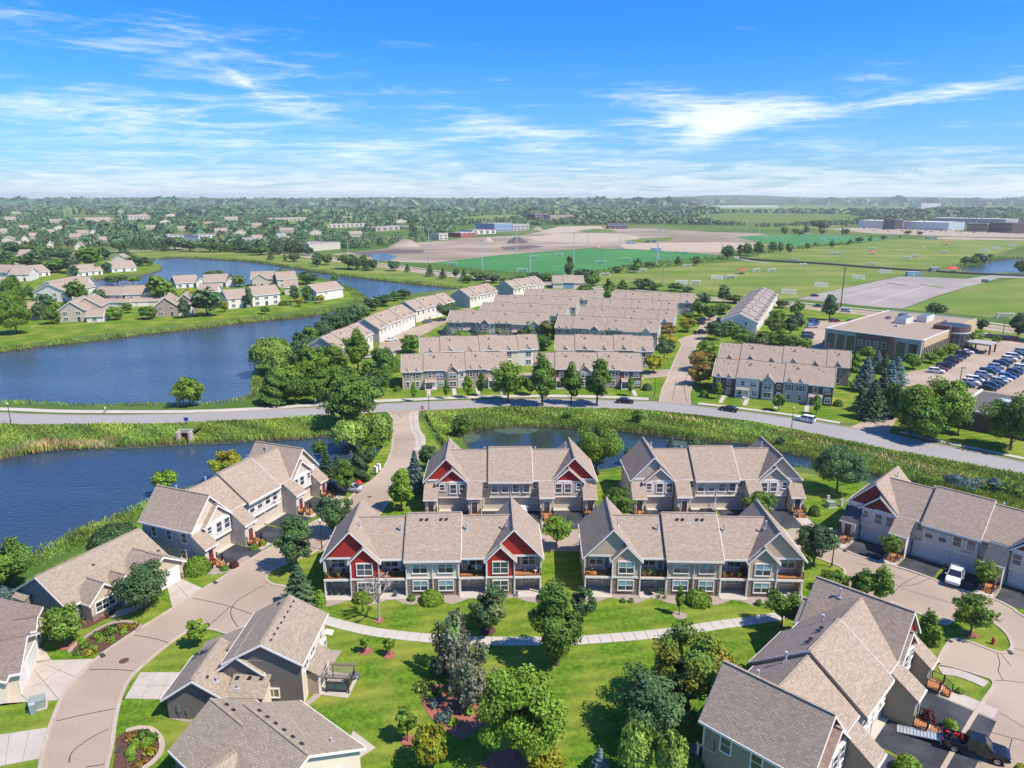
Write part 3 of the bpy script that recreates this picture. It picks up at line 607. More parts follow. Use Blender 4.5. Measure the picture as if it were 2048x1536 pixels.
for p in ([(1345,490),(1370,580),(1355,650),(1400,735)],[(1265,745),(1400,738),(1591,760)],[(1225,970),(1350,1020),(1591,1170)],[(1120,1170),(1350,1230),(1591,1290)],[(1480,440),(1591,465)],[(1385,500),(1470,605)],[(1480,1270),(1440,1440)]): crack(zz, p, .08)
for p in ([(1375,807),(1368,770),(1382,735)],[(796,826),(803,836)],[(786,850),(830,850)],[(784,880),(842,880)],[(1345,800),(1352,760)],[(1320,770),(1385,772)],[(1345,735),(1388,737)]): crack(None, p, .12)
def disc(name, px, py, r, m, z=.05, n=20, wob=.12, seed=0):
 c = G(px, py); q = random.Random(seed + int(px))
 return sheet(name, [(c.x + r * math.cos(2 * math.pi * i / n) * (1 + q.uniform(-wob, wob)), c.y + r * math.sin(2 * math.pi * i / n) * (1 + q.uniform(-wob, wob)), 0) for i in range(n)], m, z)
disc('manhole_cover', 248, 1322, .55, 'mulch', .045, 16, 0); disc('manhole_cover', 739, 994, .4, 'mulch', .045, 12, 0)
for x, y, r, m in ((816,1482,.8,'mulch_red'),(731,1303,.8,'mulch_red'),(779,1310,.8,'mulch_red'),(1359,1231,.9,'river_rock'),(758,1241,.7,'mulch_red'),(1941,1269,.9,'mulch_red'),(135,1292,.9,'mulch_red'),(592,1142,1,'mulch'),(975,1262,1,'mulch')): disc('tree_ring', x, y, r, m)
b1 = [(141,1305),(148,1294),(176,1272),(213,1251),(247,1244),(273,1249),(279,1258),(247,1277),(215,1297),(197,1306),(167,1312)]
b2 = [(234,1476),(252,1464),(278,1457),(303,1460),(322,1479),(323,1502),(308,1523),(283,1540),(255,1552),(227,1540),(231,1509)]
b3 = [(845,1387),(866,1370),(903,1374),(932,1400),(985,1420),(975,1450),(957,1457),(924,1480),(890,1460),(866,1440),(849,1416)]
for b, m, rim in ((b1,'mulch','river_rock'),(b2,'mulch','kerb'),(b3,'mulch_red','mulch_red')):
 sheet('flower_bed', GP(b), m, .06, smooth=3)
 q = smooth_line(GP(b), 3, True)
 if rim != 'mulch_red': ribbon('bed_edge', q[:int(len(q) * .62)] if rim == 'river_rock' else q[3:24], .5, rim, .16, .16, 0)
disc('flower_bed', 1010, 1540, 2.4, 'mulch_red', .066, 18, .2);
b4 = [(154,1240),(165,1234),(190,1228),(215,1224),(230,1218),(225,1232),(195,1246),(168,1258),(155,1252)]
sheet('flower_bed', GP(b4), 'mulch', .06, smooth=2)
sheet('flower_bed', GP([(352,1118),(365,1112),(395,1108),(440,1130),(465,1130),(480,1118),(495,1112),(500,1120),(470,1140),(430,1150),(395,1146),(370,1140)]), 'river_rock', .06, smooth=2)
# footpath of cast slabs across the green
fp = smooth_line(GP([(628,1236),(662,1244),(700,1254),(760,1266),(860,1277),(950,1281.5),(1040,1283),(1150,1281),(1250,1274),(1340,1265),(1440,1250),(1500,1242),(1560,1232),(1600,1222)]), 6)
foot = tag(bpy.data.objects.new('footpath', None), kind='structure'); COL.objects.link(foot)
def slabs(parent, line, wid, step, m, z=.06):
 acc = [0]
 for i in range(1, len(line)): acc.append(acc[-1] + (line[i] - line[i - 1]).length)
 mb = MB(); mb.box(-step / 2 + .025, step / 2 - .025, -wid / 2, wid / 2, 0, z, m); me = mb.mesh('slab')
 d = step / 2
 while d < acc[-1]:
  i = max(k for k in range(len(acc)) if acc[k] <= d); i = min(i, len(line) - 2)
  t = (d - acc[i]) / max(acc[i + 1] - acc[i], 1e-6); p = line[i].lerp(line[i + 1], t); dr = line[i + 1] - line[i]
  put('slab', me, parent, (p.x, p.y, .012), math.atan2(dr.y, dr.x)); d += step
slabs(foot, fp, 1.75, 1.5, 'concrete_pale')
def patch(px, py, w, l, rz, m='asphalt_lot', z=.0385, name='road_patch'):
 c = G(px, py); C_, S2 = math.cos(rz), math.sin(rz)
 sheet(name, [(c.x + C_ * a - S2 * b, c.y + S2 * a + C_ * b, 0) for a, b in ((-w / 2, -l / 2), (w / 2, -l / 2), (w / 2, l / 2), (-w / 2, l / 2))], m, z)
mat('asphalt_worn', (.24, .19, .155), (.27, .21, .17), 3, .95, .1); mat('drain_iron', (.06, .055, .05), None, rough=.6)
for a in ((205,1312,.5,.9,.9),(1898,1283,.6,.8,.5),(430,1166,.5,.9,.9),(1690,1102,.5,.9,-.5),(240,1500,.5,.9,0),(2020,1306,.5,.8,0)): patch(*a, m='drain_iron', z=.135, name='drain_grate')
# ------------------------------------------------------------------ building pieces (local frames; a wall that faces -y is «front»)
WIN = {}
def window_meshes(w, h, kind, glass, trim='trim_white'):
 """frame mesh and the pane meshes with their places; origin at the middle of the sill line on the wall plane, facing -y"""
 key = (round(w, 2), round(h, 2), kind, glass, trim)
 if key in WIN: return WIN[key]
 f = MB(); t = .13; d = -.09
 f.box(-w / 2 - t, w / 2 + t, d, .02, h, h + t * 1.3, trim); f.box(-w / 2 - t, w / 2 + t, d - .03, .02, -t, 0, trim)
 f.box(-w / 2 - t, -w / 2, d, .02, 0, h, trim); f.box(w / 2, w / 2 + t, d, .02, 0, h, trim)
 cols = 2 if kind == 'pair' else 3 if kind == 'triple' else 1
 rows = 1 if kind in ('slider', 'small', 'fixed') else 2
 if kind == 'slider': cols = 2
 cw = w / cols
 for i in range(1, cols): f.box(-w / 2 + i * cw - .045, -w / 2 + i * cw + .045, d + .02, .02, 0, h, trim)
 if rows == 2:
  for i in range(cols):
   a = -w / 2 + i * cw; f.box(a + (.045 if i else 0), a + cw - (.045 if i < cols - 1 else 0), d + .03, .02, h / 2 - .035, h / 2 + .035, trim)
 pm = []
 for j in range(rows):
  mb = MB(); g = glass if (j == rows - 1 or glass == 'glass_dark') else 'glass_dark'
  if glass == 'glass_warm': g = glass
  ph = h / rows
  mb.box(-cw / 2 + .05, cw / 2 - .05, -.035, .01, .04, ph - .04, g)
  me = mb.mesh('pane')
  for i in range(cols): pm.append((me, (-w / 2 + (i + .5) * cw, 0, j * ph)))
 WIN[key] = (f.mesh('window'), pm)
 return WIN[key]
def win(p, x, y, z, w=1.0, h=1.4, kind='hung', glass='glass_dark', rz=0.0, trim='trim_white', panes=True):
 fm, pm = window_meshes(w, h, kind, glass, trim)
 o = put('window', fm, p, (x, y, z), rz)
 for me, l in pm: put('pane', me, o, l)
 return o
def simple_door(p, x, y, z, w=.95, h=2.1, m='door_dark', rz=0.0, glassy=False, name='door'):
 key = ('door', w, h, m, glassy)
 if key not in WIN:
  f = MB(); f.box(-w / 2 - .12, -w / 2, -.08, .02, 0, h, 'trim_white'); f.box(w / 2, w / 2 + .12, -.08, .02, 0, h, 'trim_white'); f.box(-w / 2 - .12, w / 2 + .12, -.08, .02, h, h + .14, 'trim_white')
  f.box(-w / 2, w / 2, -.04, .02, .02, h, m)
  WIN[key] = f.mesh('door')
  g = MB()
  if glassy: g.box(-w / 2 + .14, w / 2 - .14, -.055, -.03, .3, h - .2, 'glass_blind')
  else: g.box(-w / 2 + .2, w / 2 - .2, -.055, -.03, h * .55, h - .2, 'glass_dark')
  WIN[key + ('g',)] = g.mesh('pane')
 o = put(name, WIN[key], p, (x, y, z), rz); put('pane', WIN[key + ('g',)], o)
 return o
def garage_door(p, x, y, w=4.9, h=2.2, m='door_tan', rz=0.0, z=0.0):
 key = ('gd', w, h, m)
 if key not in WIN:
  f = MB(); n = 4
  for i in range(n): f.box(-w / 2, w / 2, -.05, .02, i * h / n + .015, (i + 1) * h / n - .015, m)
  f.box(-w / 2, w / 2, -.02, .01, 0, h, m)
  f.box(-w / 2 - .14, -w / 2, -.1, .02, 0, h, 'trim_white'); f.box(w / 2, w / 2 + .14, -.1, .02, 0, h, 'trim_white'); f.box(-w / 2 - .14, w / 2 + .14, -.1, .02, h, h + .2, 'trim_white')
  WIN[key] = f.mesh('garage_door')
 return put('garage_door', WIN[key], p, (x, y, z), rz)
def gable(mb_wall, mb_roof, mb_trim, x0, x1, y0, y1, zb, ze, zr, ax='y', over=.4, wall='side_cream', roof='roof_taupe', face=None, trim='trim_white', th=.16, wall_lo=None, zsplit=None, ends=(1, 1), rake=.24):
 """gabled block: walls, two roof slabs, rake and eave boards. ax = direction of the ridge"""
 if wall:
  if zsplit:
   mb_wall.box(x0, x1, y0, y1, zb, zsplit, wall_lo); mb_wall.box(x0 + .02, x1 - .02, y0 + .02, y1 - .02, zsplit, ze, wall)
  else: mb_wall.box(x0, x1, y0, y1, zb, ze, wall)
 if ax == 'y':
  c = (x0 + x1) / 2; hw = (x1 - x0) / 2; a0, a1 = y0, y1
  P_ = lambda a, l, z: (a, l, z)
 else:
  c = (y0 + y1) / 2; hw = (y1 - y0) / 2; a0, a1 = x0, x1
  P_ = lambda a, l, z: (l, a, z)
 sl = (zr - ze) / hw
 fm = face or wall
 if fm:
  e = .012
  pts = [(c - hw + .03, ze + .001), (c + hw - .03, ze + .001), (c, zr - .05)]
  mb_wall.prism(pts, a0 + e, a1 - e, fm, ax)
 o0 = over if ends[0] else 0; o1 = over if ends[1] else 0
 for s in (-1, 1):
  e0 = c + s * (hw + over); ez = ze - sl * over
  q = [P_(e0, a0 - o0, ez), P_(e0, a1 + o1, ez), P_(c, a1 + o1, zr), P_(c, a0 - o0, zr)]
  qq = [Vector(v) for v in q]
  if (qq[1] - qq[0]).cross(qq[2] - qq[0]).z < 0: q = q[::-1]
  mb_roof.slab([(v[0], v[1], v[2] + th) for v in q], th, roof)
  # fascia
  mb_trim.beam(P_(e0 + s * .03, a0 - o0, ez + .03), P_(e0 + s * .03, a1 + o1, ez + .03), .07, .26, trim)
  for en, a, sg in ((ends[0], a0 - o0, -1), (ends[1], a1 + o1, 1)):
   if not en: continue
   mb_trim.hexa([P_(e0 + s * .02, a + sg * .06, ez - rake + .06), P_(c, a + sg * .06, zr - rake + .06), P_(c, a + sg * .06, zr + .08), P_(e0 + s * .02, a + sg * .06, ez + .08)],
       [P_(e0 + s * .02, a - sg * .02, ez - rake + .06), P_(c, a - sg * .02, zr - rake + .06), P_(c, a - sg * .02, zr + .08), P_(e0 + s * .02, a - sg * .02, ez + .08)], trim)
 # ridge cap
 mb_roof.beam(P_(c, a0 - o0, zr + th + .01), P_(c, a1 + o1, zr + th + .01), .28, .05, roof)
def roof_vent(p, x, y, z, tilt=0.0, rz=0.0):
 if 'rv' not in WIN:
  m = MB(); m.hexa([(-.2, -.2, 0), (.2, -.2, 0), (.2, .2, 0), (-.2, .2, 0)], [(-.17, -.1, .16), (.17, -.1, .16), (.17, .16, .12), (-.17, .16, .12)], 'black_metal'); WIN['rv'] = m.mesh('roof_vent')
 o = put('roof_vent', WIN['rv'], p, (x, y, z), rz); return o
def flue(p, x, y, z, h=.8, r=.09, m='pale_metal'):
 k = ('fl', round(h, 1), r, m)
 if k not in WIN:
  a = MB(); a.tube((0, 0, -.2), (0, 0, h), r, r, m, 8); a.tube((0, 0, h - .05), (0, 0, h + .12), r * 1.6, r * 1.6, m, 8); a.box(-.25, .25, -.25, .25, -.12, .05, m); WIN[k] = a.mesh('flue')
 return put('flue', WIN[k], p, (x, y, z))
def downspout(mb, x, y, z0, z1, dy=-.06): mb.box(x - .05, x + .05, y + dy - .05, y + dy + .03, z0, z1, 'trim_white')
def railing(p, pts, z, h=.95, m='black_metal', step=.22, name='railing'):
 mb = MB()
 for a, b in zip(pts[:-1], pts[1:]):
  A = Vector((*a[:2], a[2] if len(a) > 2 else z)); B = Vector((*b[:2], b[2] if len(b) > 2 else z)); d = B - A; L_ = d.length
  mb.beam(A + Vector((0, 0, h)), B + Vector((0, 0, h)), .06, .05, m); mb.beam(A + Vector((0, 0, .1)), B + Vector((0, 0, .1)), .04, .04, m)
  n = max(2, int(L_ / step))
  for i in range(1, n): q = A + d * i / n; mb.box(q.x - .012, q.x + .012, q.y - .012, q.y + .012, q.z + .1, q.z + h, m)
  for q in (A, B): mb.box(q.x - .055, q.x + .055, q.y - .055, q.y + .055, q.z - .02, q.z + h + .1, m)
 return mb.build(name, p)
def number_sign(p, txt, x, y, z, rz=0.0, size=.42):
 cu = bpy.data.curves.new('house_number', 'FONT'); cu.body = txt; cu.size = size; cu.extrude = .02; cu.align_x = 'CENTER'; cu.space_character = 1.15
 cu.materials.append(MATS['black_metal']); t_ = bpy.data.objects.new('t', cu); me = bpy.data.meshes.new_from_object(t_); bpy.data.objects.remove(t_)
 o = bpy.data.objects.new('house_number', me); COL.objects.link(o); o.parent = p
 o.location = (x, y, z); o.rotation_euler = (R(90), 0, rz)
 return o
def townhome(label, loc, rz, C, number, group, slate_porch=False):
 """one block of four homes: garages face -y, decks face +y"""
 T = thing('townhome_block', label, 'townhouse', loc, rz, group)
 ze, zr, zm = 5.69, 9.65, 9.26
 w = MB(); r = MB(); t = MB(); g = MB()
 G_, U, LO, SD, RF = C['gable'], C['upper'], C['lower'], C['side'], C['roof']
 for s in (-1, 1):
  xa, xb = sorted((s * 14.8, s * 7.35)); xo = s * 14.8
  w.box(xa, xb, -4.9, 3.6, 0, 2.75, LO); w.box(xa + .01, xb - .01, -4.89, 3.59, 2.75, ze, U)
  # end wall cladding
  w.box(xo, xo + s * .03, -4.9, 3.6, 0, ze, SD); w.box(xo, xo + s * .03, 3.6, 4.9, 2.75, ze, SD); w.box(xo - s * .12, xo, 3.6, 4.9, 0, ze, SD)
  gable(w, r, t, min(xo, s * 7.4), max(xo, s * 7.4), -4.9, 4.9, 0, ze, zr, 'y', .4, None, RF, G_)
  t.box(xa, xb, -4.96, -4.9, ze - .28, ze + .04, 'trim_white')
  t.box(xa, xb, 4.84, 4.9, ze - .28, ze + .04, 'trim_white')
  # garage-side bay and its gable
  bx0, bx1 = sorted((s * 12.55, s * 7.6))
  w.box(bx0, bx1, -5.4, -4.9, 2.55, 5.25, U); t.box(bx0 - .05, bx1 + .05, -5.46, -4.9, 2.42, 2.58, 'trim_white'); t.box(bx0 - .04, bx1 + .04, -5.44, -5.38, 5.2, 5.42, 'trim_white')
  gable(w, r, t, bx0 - .1, bx1 + .1, -5.36, -3.2, 0, 5.42, 7.8, 'y', .35, None, RF, C.get('gable2', G_), ends=(1, 0))
  for k, (dx, ww, hh, zz) in enumerate(((11.9, .8, 1.05, 3.85), (10.0, 1.05, 1.6, 3.3), (8.35, 1.05, 1.6, 3.3))):
   win(T, s * dx, -5.4, zz, ww, hh, 'hung', 'glass_dark')
  # deck-side bay
  cx = s * 9.24; b0, b1 = cx - 1.85, cx + 1.85
  w.box(b0, b1, 3.6, 5.5, 0, 2.6, 'stone'); w.box(b0 - .02, b1 + .02, 3.6, 5.52, 2.6, 5.5, C.get('bay', G_)); t.box(b0 - .06, b1 + .06, 3.7, 5.58, 2.55, 2.85, 'trim_white')
  gable(w, r, t, b0, b1, 2.2, 5.5, 0, 5.5, 7.45, 'y', .35, None, RF, C.get('bay', G_), ends=(0, 1))
  for q in (b0, b1): t.box(q - .06, q + .06, 5.46, 5.56, 2.85, 5.5, 'trim_white')
  win(T, cx, 5.54, 3.35, 2.0, 1.65, 'pair', C['gl'], math.pi); win(T, cx, 5.52, .75, 2.0, 1.4, 'pair', C['gl'], math.pi)
  # decks
  for (d0, d1, dk) in ((11.12, 14.85, 0), (3.65, 7.36, 1)):
   a0, a1 = sorted((s * d0, s * d1))
   dk_ = MB(); nb = 9
   for i in range(nb): dk_.box(a0, a1, 3.62 + i * .2, 3.62 + i * .2 + .185, 2.72, 2.76, 'wood_deck')
   dk_.box(a0 - .02, a1 + .02, 5.4, 5.5, 2.42, 2.74, 'trim_white'); dk_.box(a0, a1, 3.62, 5.4, 2.5, 2.6, 'trim_cream')
   for q in (a0 + .08, a1 - .08): dk_.box(q - .08, q + .08, 5.28, 5.44, 0, 2.45, 'trim_white')
   D = dk_.build('deck', T)
   railing(D, [(a0 + .05, 3.7), (a0 + .05, 5.36), (a1 - .05, 5.36), (a1 - .05, 3.7)], 2.76)
   xw = s * (13.2 if not dk else 5.9); xd = s * (11.75 if not dk else 4.3)
   win(T, xw, 3.6, 3.55, 1.8, 1.5, 'pair', C['gl'], math.pi); simple_door(T, xd, 3.6, 2.78, .85, 2.1, 'trim_white', math.pi, True, 'deck_door')
   win(T, xw, 3.6, 1.1, 1.8, 1.1, 'pair', 'glass_dark', math.pi); simple_door(T, xd, 3.6, .05, .9, 2.05, 'door_tan', math.pi, False, 'patio_door')
   pt = MB(); pt.box(a0, a1, 3.61, 6.4, .02, .1, 'concrete_pale'); pt.build('patio', T)
   # post above the deck carries the roof corner
   if not dk: t.box(s * 14.85 - .08, s * 14.85 + .08, 4.75, 4.9, 2.76, ze - .2, 'trim_white')
  # soffit over outer deck
  t.box(min(s * 14.78, s * 11.05), max(s * 14.78, s * 11.05), 3.62, 4.84, ze - .2, ze - .1, 'trim_cream')
  # garages and stone piers
  garage_door(T, s * 10.05, -4.9, 4.7, 2.15, C['gd']); garage_door(T, s * 2.45, -4.9, 4.6, 2.15, C['gd'])
  for q in (12.6, 7.5, 4.95): g.box(s * q - .12, s * q + .12, -5.06, -4.9, 0, 2.4, 'stone')
  # outer entrance
  e0, e1 = sorted((s * 14.8, s * 12.72)); w.box(e0, e1, -7.1, -4.9, 0, 2.95, C['porch'])
  zz0, zz1 = 4.75, 2.95; pr = [(e0 - .25, -7.45, zz1 - .12), (e1 + .25, -7.45, zz1 - .12), (e1 + .25, -4.88, zz0), (e0 - .25, -4.88, zz0)]
  w.hexa([(e0 + .01, -7.09, 2.95), (e1 - .01, -7.09, 2.95), (e1 - .01, -4.9, 2.95), (e0 + .01, -4.9, 2.95)], [(e0 + .01, -7.09, 2.97), (e1 - .01, -7.09, 2.97), (e1 - .01, -4.9, 4.62), (e0 + .01, -4.9, 4.62)], C['porch'])
  r.slab([(a, b, c + .12) for a, b, c in pr], .12, 'roof_slate' if (slate_porch and s < 0) else RF); t.box(e0 - .27, e1 + .27, -7.52, -7.44, zz1 - .2, zz1 + .0, 'trim_white')
  # inner entrance under the main slope
  i0, i1 = sorted((s * 7.35, s * 5.05)); zo = 3.75; w.box(i0, i1, -7.9, -4.9, 0, 3.5, C['porch'])
  w.hexa([(i0 + .01, -7.89, 3.5), (i1 - .01, -7.89, 3.5), (i1 - .01, -4.9, 3.5), (i0 + .01, -4.9, 3.5)], [(i0 + .01, -7.89, 3.56), (i1 - .01, -7.89, 3.56), (i1 - .01, -4.9, 5.55), (i0 + .01, -4.9, 5.55)], C['porch'])
  pr = [(i0 - .2, -8.2, 3.45), (i1 + .2, -8.2, 3.45), (i1 + .2, -4.9, 5.72), (i0 - .2, -4.9, 5.72)]
  r.slab([(a, b, c + .12) for a, b, c in pr], .12, 'roof_slate' if (slate_porch and s > 0) else RF); t.box(i0 - .22, i1 + .22, -8.27, -8.19, 3.3, 3.58, 'trim_white')
  for (xc, yf, zt) in ((s * 13.76, -7.1, 0), (s * 6.2, -7.9, 1)):
   simple_door(T, xc, yf, .62, .95, 2.05, C['door'], 0, False, 'entry_door')
   if zt: win(T, xc, yf, 2.95, .9, .45, 'small', 'glass_dark')
   st = MB(); st.box(xc - 1.05, xc + 1.05, yf - 1.35, yf - .01, .45, .58, 'wood_deck')
   for q in range(9): st.box(xc - 1.05 + q * .25, xc - .92 + q * .25, yf - 1.36, yf - 1.3, .05, .45, 'trim_cream')
   st.box(xc - 1.06, xc + 1.06, yf - 1.4, yf - 1.34, .4, .5, 'trim_cream')
   for q in range(3): st.box(xc - .62, xc + .62, yf - 1.4 - (q + 1) * .3, yf - 1.4 - q * .3, 0, .45 - q * .15, 'wood_deck')
   S_ = st.build('porch_steps', T)
   railing(S_, [(xc - 1.0, yf - .08), (xc - 1.0, yf - 1.3), (xc - .62, yf - 1.3)], .58, .9); railing(S_, [(xc + 1.0, yf - .08), (xc + 1.0, yf - 1.3), (xc + .62, yf - 1.3)], .58, .9)
   railing(S_, [(xc - .62, yf - 1.32, .58), (xc - .62, yf - 2.25, .1)], 0, .9); railing(S_, [(xc + .62, yf - 1.32, .58), (xc + .62, yf - 2.25, .1)], 0, .9)
  win(T, s * 4.3, -4.9, 4.0, .8, 1.05, 'hung');
  for q in (2.75, .95): win(T, s * q, -5.4, 3.4, 1.05, 1.55, 'hung', 'glass_blind' if s < 0 else 'glass_dark')
  # end wall windows
  for q, zz_, ww, hh in ((-3.4, 3.35, .95, 1.5), (-.4, 3.35, .95, 1.5), (2.6, 3.35, .95, 1.5), (-2.9, .7, .95, 1.35)):
   win(T, xo + s * .03, q, zz_, ww, hh, 'hung', C['gs'], s * math.pi / 2)
  for q in (14.75, 7.45, 5.0): downspout(t, s * q, -4.9 if q != 14.75 else -4.95, .1, ze - .2)
  downspout(t, s * 3.6, 5.5, .1, ze - .2, .1); downspout(t, s * 7.3, 5.6, .1, 5.3, .05); downspout(t, s * 11.15, 5.6, .1, 5.3, .05)
  flue(T, s * 10.2 , 2.2 , zr - .9, 1.0); flue(T, s * 4.6, 1.9, zm - 1.3, 1.1, .11)
  for q in (1.2, 1.6): roof_vent(T, s * (9.6 + q - 1), -1.2 + q, zr - 1.25 - (q - 1.2) * .9)
  for q in (1.0, 1.75): roof_vent(T, s * q, 1.0 if s > 0 else 1.0, zm + .06)
 # middle
 w.box(-7.37, 7.37, -4.9, 3.6, 0, 2.75, LO); w.box(-7.36, 7.36, -4.89, 3.59, 2.75, ze, U)
 w.box(-3.65, 3.65, -5.4, -4.9, 2.55, ze + .1, U); t.box(-3.72, 3.72, -5.46, -4.9, 2.42, 2.58, 'trim_white')
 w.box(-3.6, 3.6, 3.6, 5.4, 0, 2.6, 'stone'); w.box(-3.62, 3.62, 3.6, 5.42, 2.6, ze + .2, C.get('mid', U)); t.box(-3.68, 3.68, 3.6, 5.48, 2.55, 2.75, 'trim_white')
 gable(w, r, t, -10.7, 10.7, -4.9, 4.9, 0, ze, zm, 'x', .4, None, RF, None, ends=(0, 0))
 gr = MB(); sl = (zm - ze) / 4.9
 for s in (-1, 1):
  e = 5.95; q = [(-3.85, s * e, ze + .5 - sl * (e - 4.9)), (3.85, s * e, ze + .5 - sl * (e - 4.9)), (3.85, 0, zm + .5), (-3.85, 0, zm + .5)]
  if s > 0: q = q[::-1]
  gr.slab([(a, b, c + .16) for a, b, c in q], .6, RF)
  t.beam((-3.88, s * (e + .03), ze + .5 - sl * (e - 4.9) - .02), (3.88, s * (e + .03), ze + .5 - sl * (e - 4.9) - .02), .07, .3, 'trim_white')
  for xx in (-3.9, 3.9): t.hexa([(xx - .03, s * e, q[0][2] if s < 0 else q[3][2]), (xx + .03, s * e, q[0][2] if s < 0 else q[3][2]), (xx + .03, 0, zm + .5), (xx - .03, 0, zm + .5)],
          [(xx - .03, s * e, (q[0][2] if s < 0 else q[3][2]) + .19), (xx + .03, s * e, (q[0][2] if s < 0 else q[3][2]) + .19), (xx + .03, 0, zm + .69), (xx - .03, 0, zm + .69)], 'trim_white' if xx * s < 0 else RF)
 gr.beam((-3.85, 0, zm + .67), (3.85, 0, zm + .67), .3, .05, RF)
 for s in (-1, 1):
  win(T, s * 1.75, 5.42, 3.45, 1.95, 1.6, 'pair', C['gm'], math.pi); win(T, s * 1.75, 5.4, .8, 1.9, 1.4, 'pair', C['gm'], math.pi)
 downspout(t, 0, 5.5, .1, ze, .1); downspout(t, 0, -5.4, .1, ze)
 w.build('walls', T); r.build('roof', T); gr.build('raised_roof', T); t.build('trim', T); g.build('stone_pier', T)
 number_sign(T, number, 2.2, -5.46, 2.85)
 return T
Cred = dict(gable='side_red', bay='side_red', upper='side_greige', lower='side_greige', side='side_pale', roof='roof_taupe', gd='door_tan', porch='side_cream', door='door_dark', gl='glass_dark', gm='glass_blind', gs='glass_dark', mid='side_shadelift')  # mid wall colour is lightened and warmed to offset cyan shade under the eave
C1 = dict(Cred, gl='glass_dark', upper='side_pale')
C2 = dict(Cred, gable='side_red', upper='side_greige', side='side_greige')
C3 = dict(Cred, gable='side_sage', bay='side_sage', upper='side_sage', lower='side_greige', side='side_tan', gl='glass_blind', mid='side_sage')
C4 = dict(Cred, gable='side_greige', bay='side_sage', upper='side_pale', side='side_cream')
CR = dict(Cred, gable='side_darkred', upper='side_pale', side='side_pale', gd='door_white', porch='side_pale')
CB = dict(Cred, gable='side_coral', upper='side_pale', side='stucco_tan', porch='stucco_tan', roof='roof_taupe')
CL = dict(Cred, gable='side_cream', gable2='side_cream', bay='side_greyblue', upper='side_white', side='side_greyblue', door='door_red', porch='side_cream', gs='glass_warm', gd='door_tan')
gname = 'four-home townhouse blocks round the green'
TB = {}
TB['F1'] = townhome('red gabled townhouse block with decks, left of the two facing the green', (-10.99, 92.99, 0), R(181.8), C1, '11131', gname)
TB['F2'] = townhome('red gabled townhouse block with garages, right of the access road beside the pond', (-.35, 120.65, 0), R(1.0), C2, '11131', gname)
TB['F3'] = townhome('sage gabled townhouse block with decks, right of the two facing the green', (25.06, 92.93, 0), R(178.0), C3, '11127', gname)
TB['F4'] = townhome('beige gabled townhouse block with garages behind the sage one, by the pond', (35.7, 121.16, 0), R(1.0), C4, '11127', gname)
TB['R'] = townhome('dark red gabled townhouse block with white garages at the right edge by the reeds', (68.65, 99.83, 0), R(-45.1), CR, '11115', gname, True)
TB['BR'] = townhome('coral gabled townhouse block seen from above at the bottom right corner', (32.02, 63.93, 0), R(45.5), CB, '11117', gname)
TB['L'] = townhome('cream townhouse block with grey blue end wall beside the left pond', (-46.38, 111.6, 0), R(68.1), CL, '11135', gname)
# black driveways with a pale sill, cast per pair of garages
def frame_pt(b, x, y):
 o = TB[b]; c, s = math.cos(o.rotation_euler.z), math.sin(o.rotation_euler.z); return (o.location.x + c * x - s * y, o.location.y + s * x + c * y, 0)
for b, d in (('F1', 7.6), ('F2', 7.8), ('F3', 7.6), ('F4', 8.3), ('R', 6.6), ('BR', 9.0), ('L', 6.2)):
 for x0, x1 in ((-12.5, -7.5), (-4.95, -.2), (.2, 4.95), (7.5, 12.5)):
  sheet('driveway', [frame_pt(b, x0, -5.75), frame_pt(b, x1, -5.75), frame_pt(b, x1, -4.9 - d), frame_pt(b, x0, -4.9 - d)], 'asphalt_black', .042 if b in 'BRL' else .044)
  sheet('garage_sill', [frame_pt(b, x0, -4.9), frame_pt(b, x1, -4.9), frame_pt(b, x1, -5.75), frame_pt(b, x0, -5.75)], 'concrete_pale', .07, rim=.07)
 for x0, x1, yy in ((-7.4, -5.05, -10.1), (5.05, 7.4, -10.1), (-14.9, -12.6, -9.3), (12.6, 14.9, -9.3)):
  sheet('walk', [frame_pt(b, x0 + .2, yy), frame_pt(b, x1 - .2, yy), frame_pt(b, x1 - .2, -4.9 - d + .3), frame_pt(b, x0 + .2, -4.9 - d + .3)] if -4.9 - d < yy - .5 else [frame_pt(b, x0 + .2, yy + 1), frame_pt(b, x1 - .2, yy + 1), frame_pt(b, x1 - .2, yy - .8), frame_pt(b, x0 + .2, yy - .8)], 'concrete', .055, rim=.05)
  sheet('rock_bed', [frame_pt(b, x0, yy + 3), frame_pt(b, x1, yy + 3), frame_pt(b, x1, -4.9 - d), frame_pt(b, x0, -4.9 - d)], 'river_rock', .047)
 # rock bed along the deck side
 pts = [frame_pt(b, x, 3.6) for x in (-15.3, 15.3)] + [frame_pt(b, 15.3 - i * 30.6 / 24, 7.0 + .75 * math.sin(i * 1.45)) for i in range(25)]
 sheet('rock_bed', pts, 'river_rock', .03)
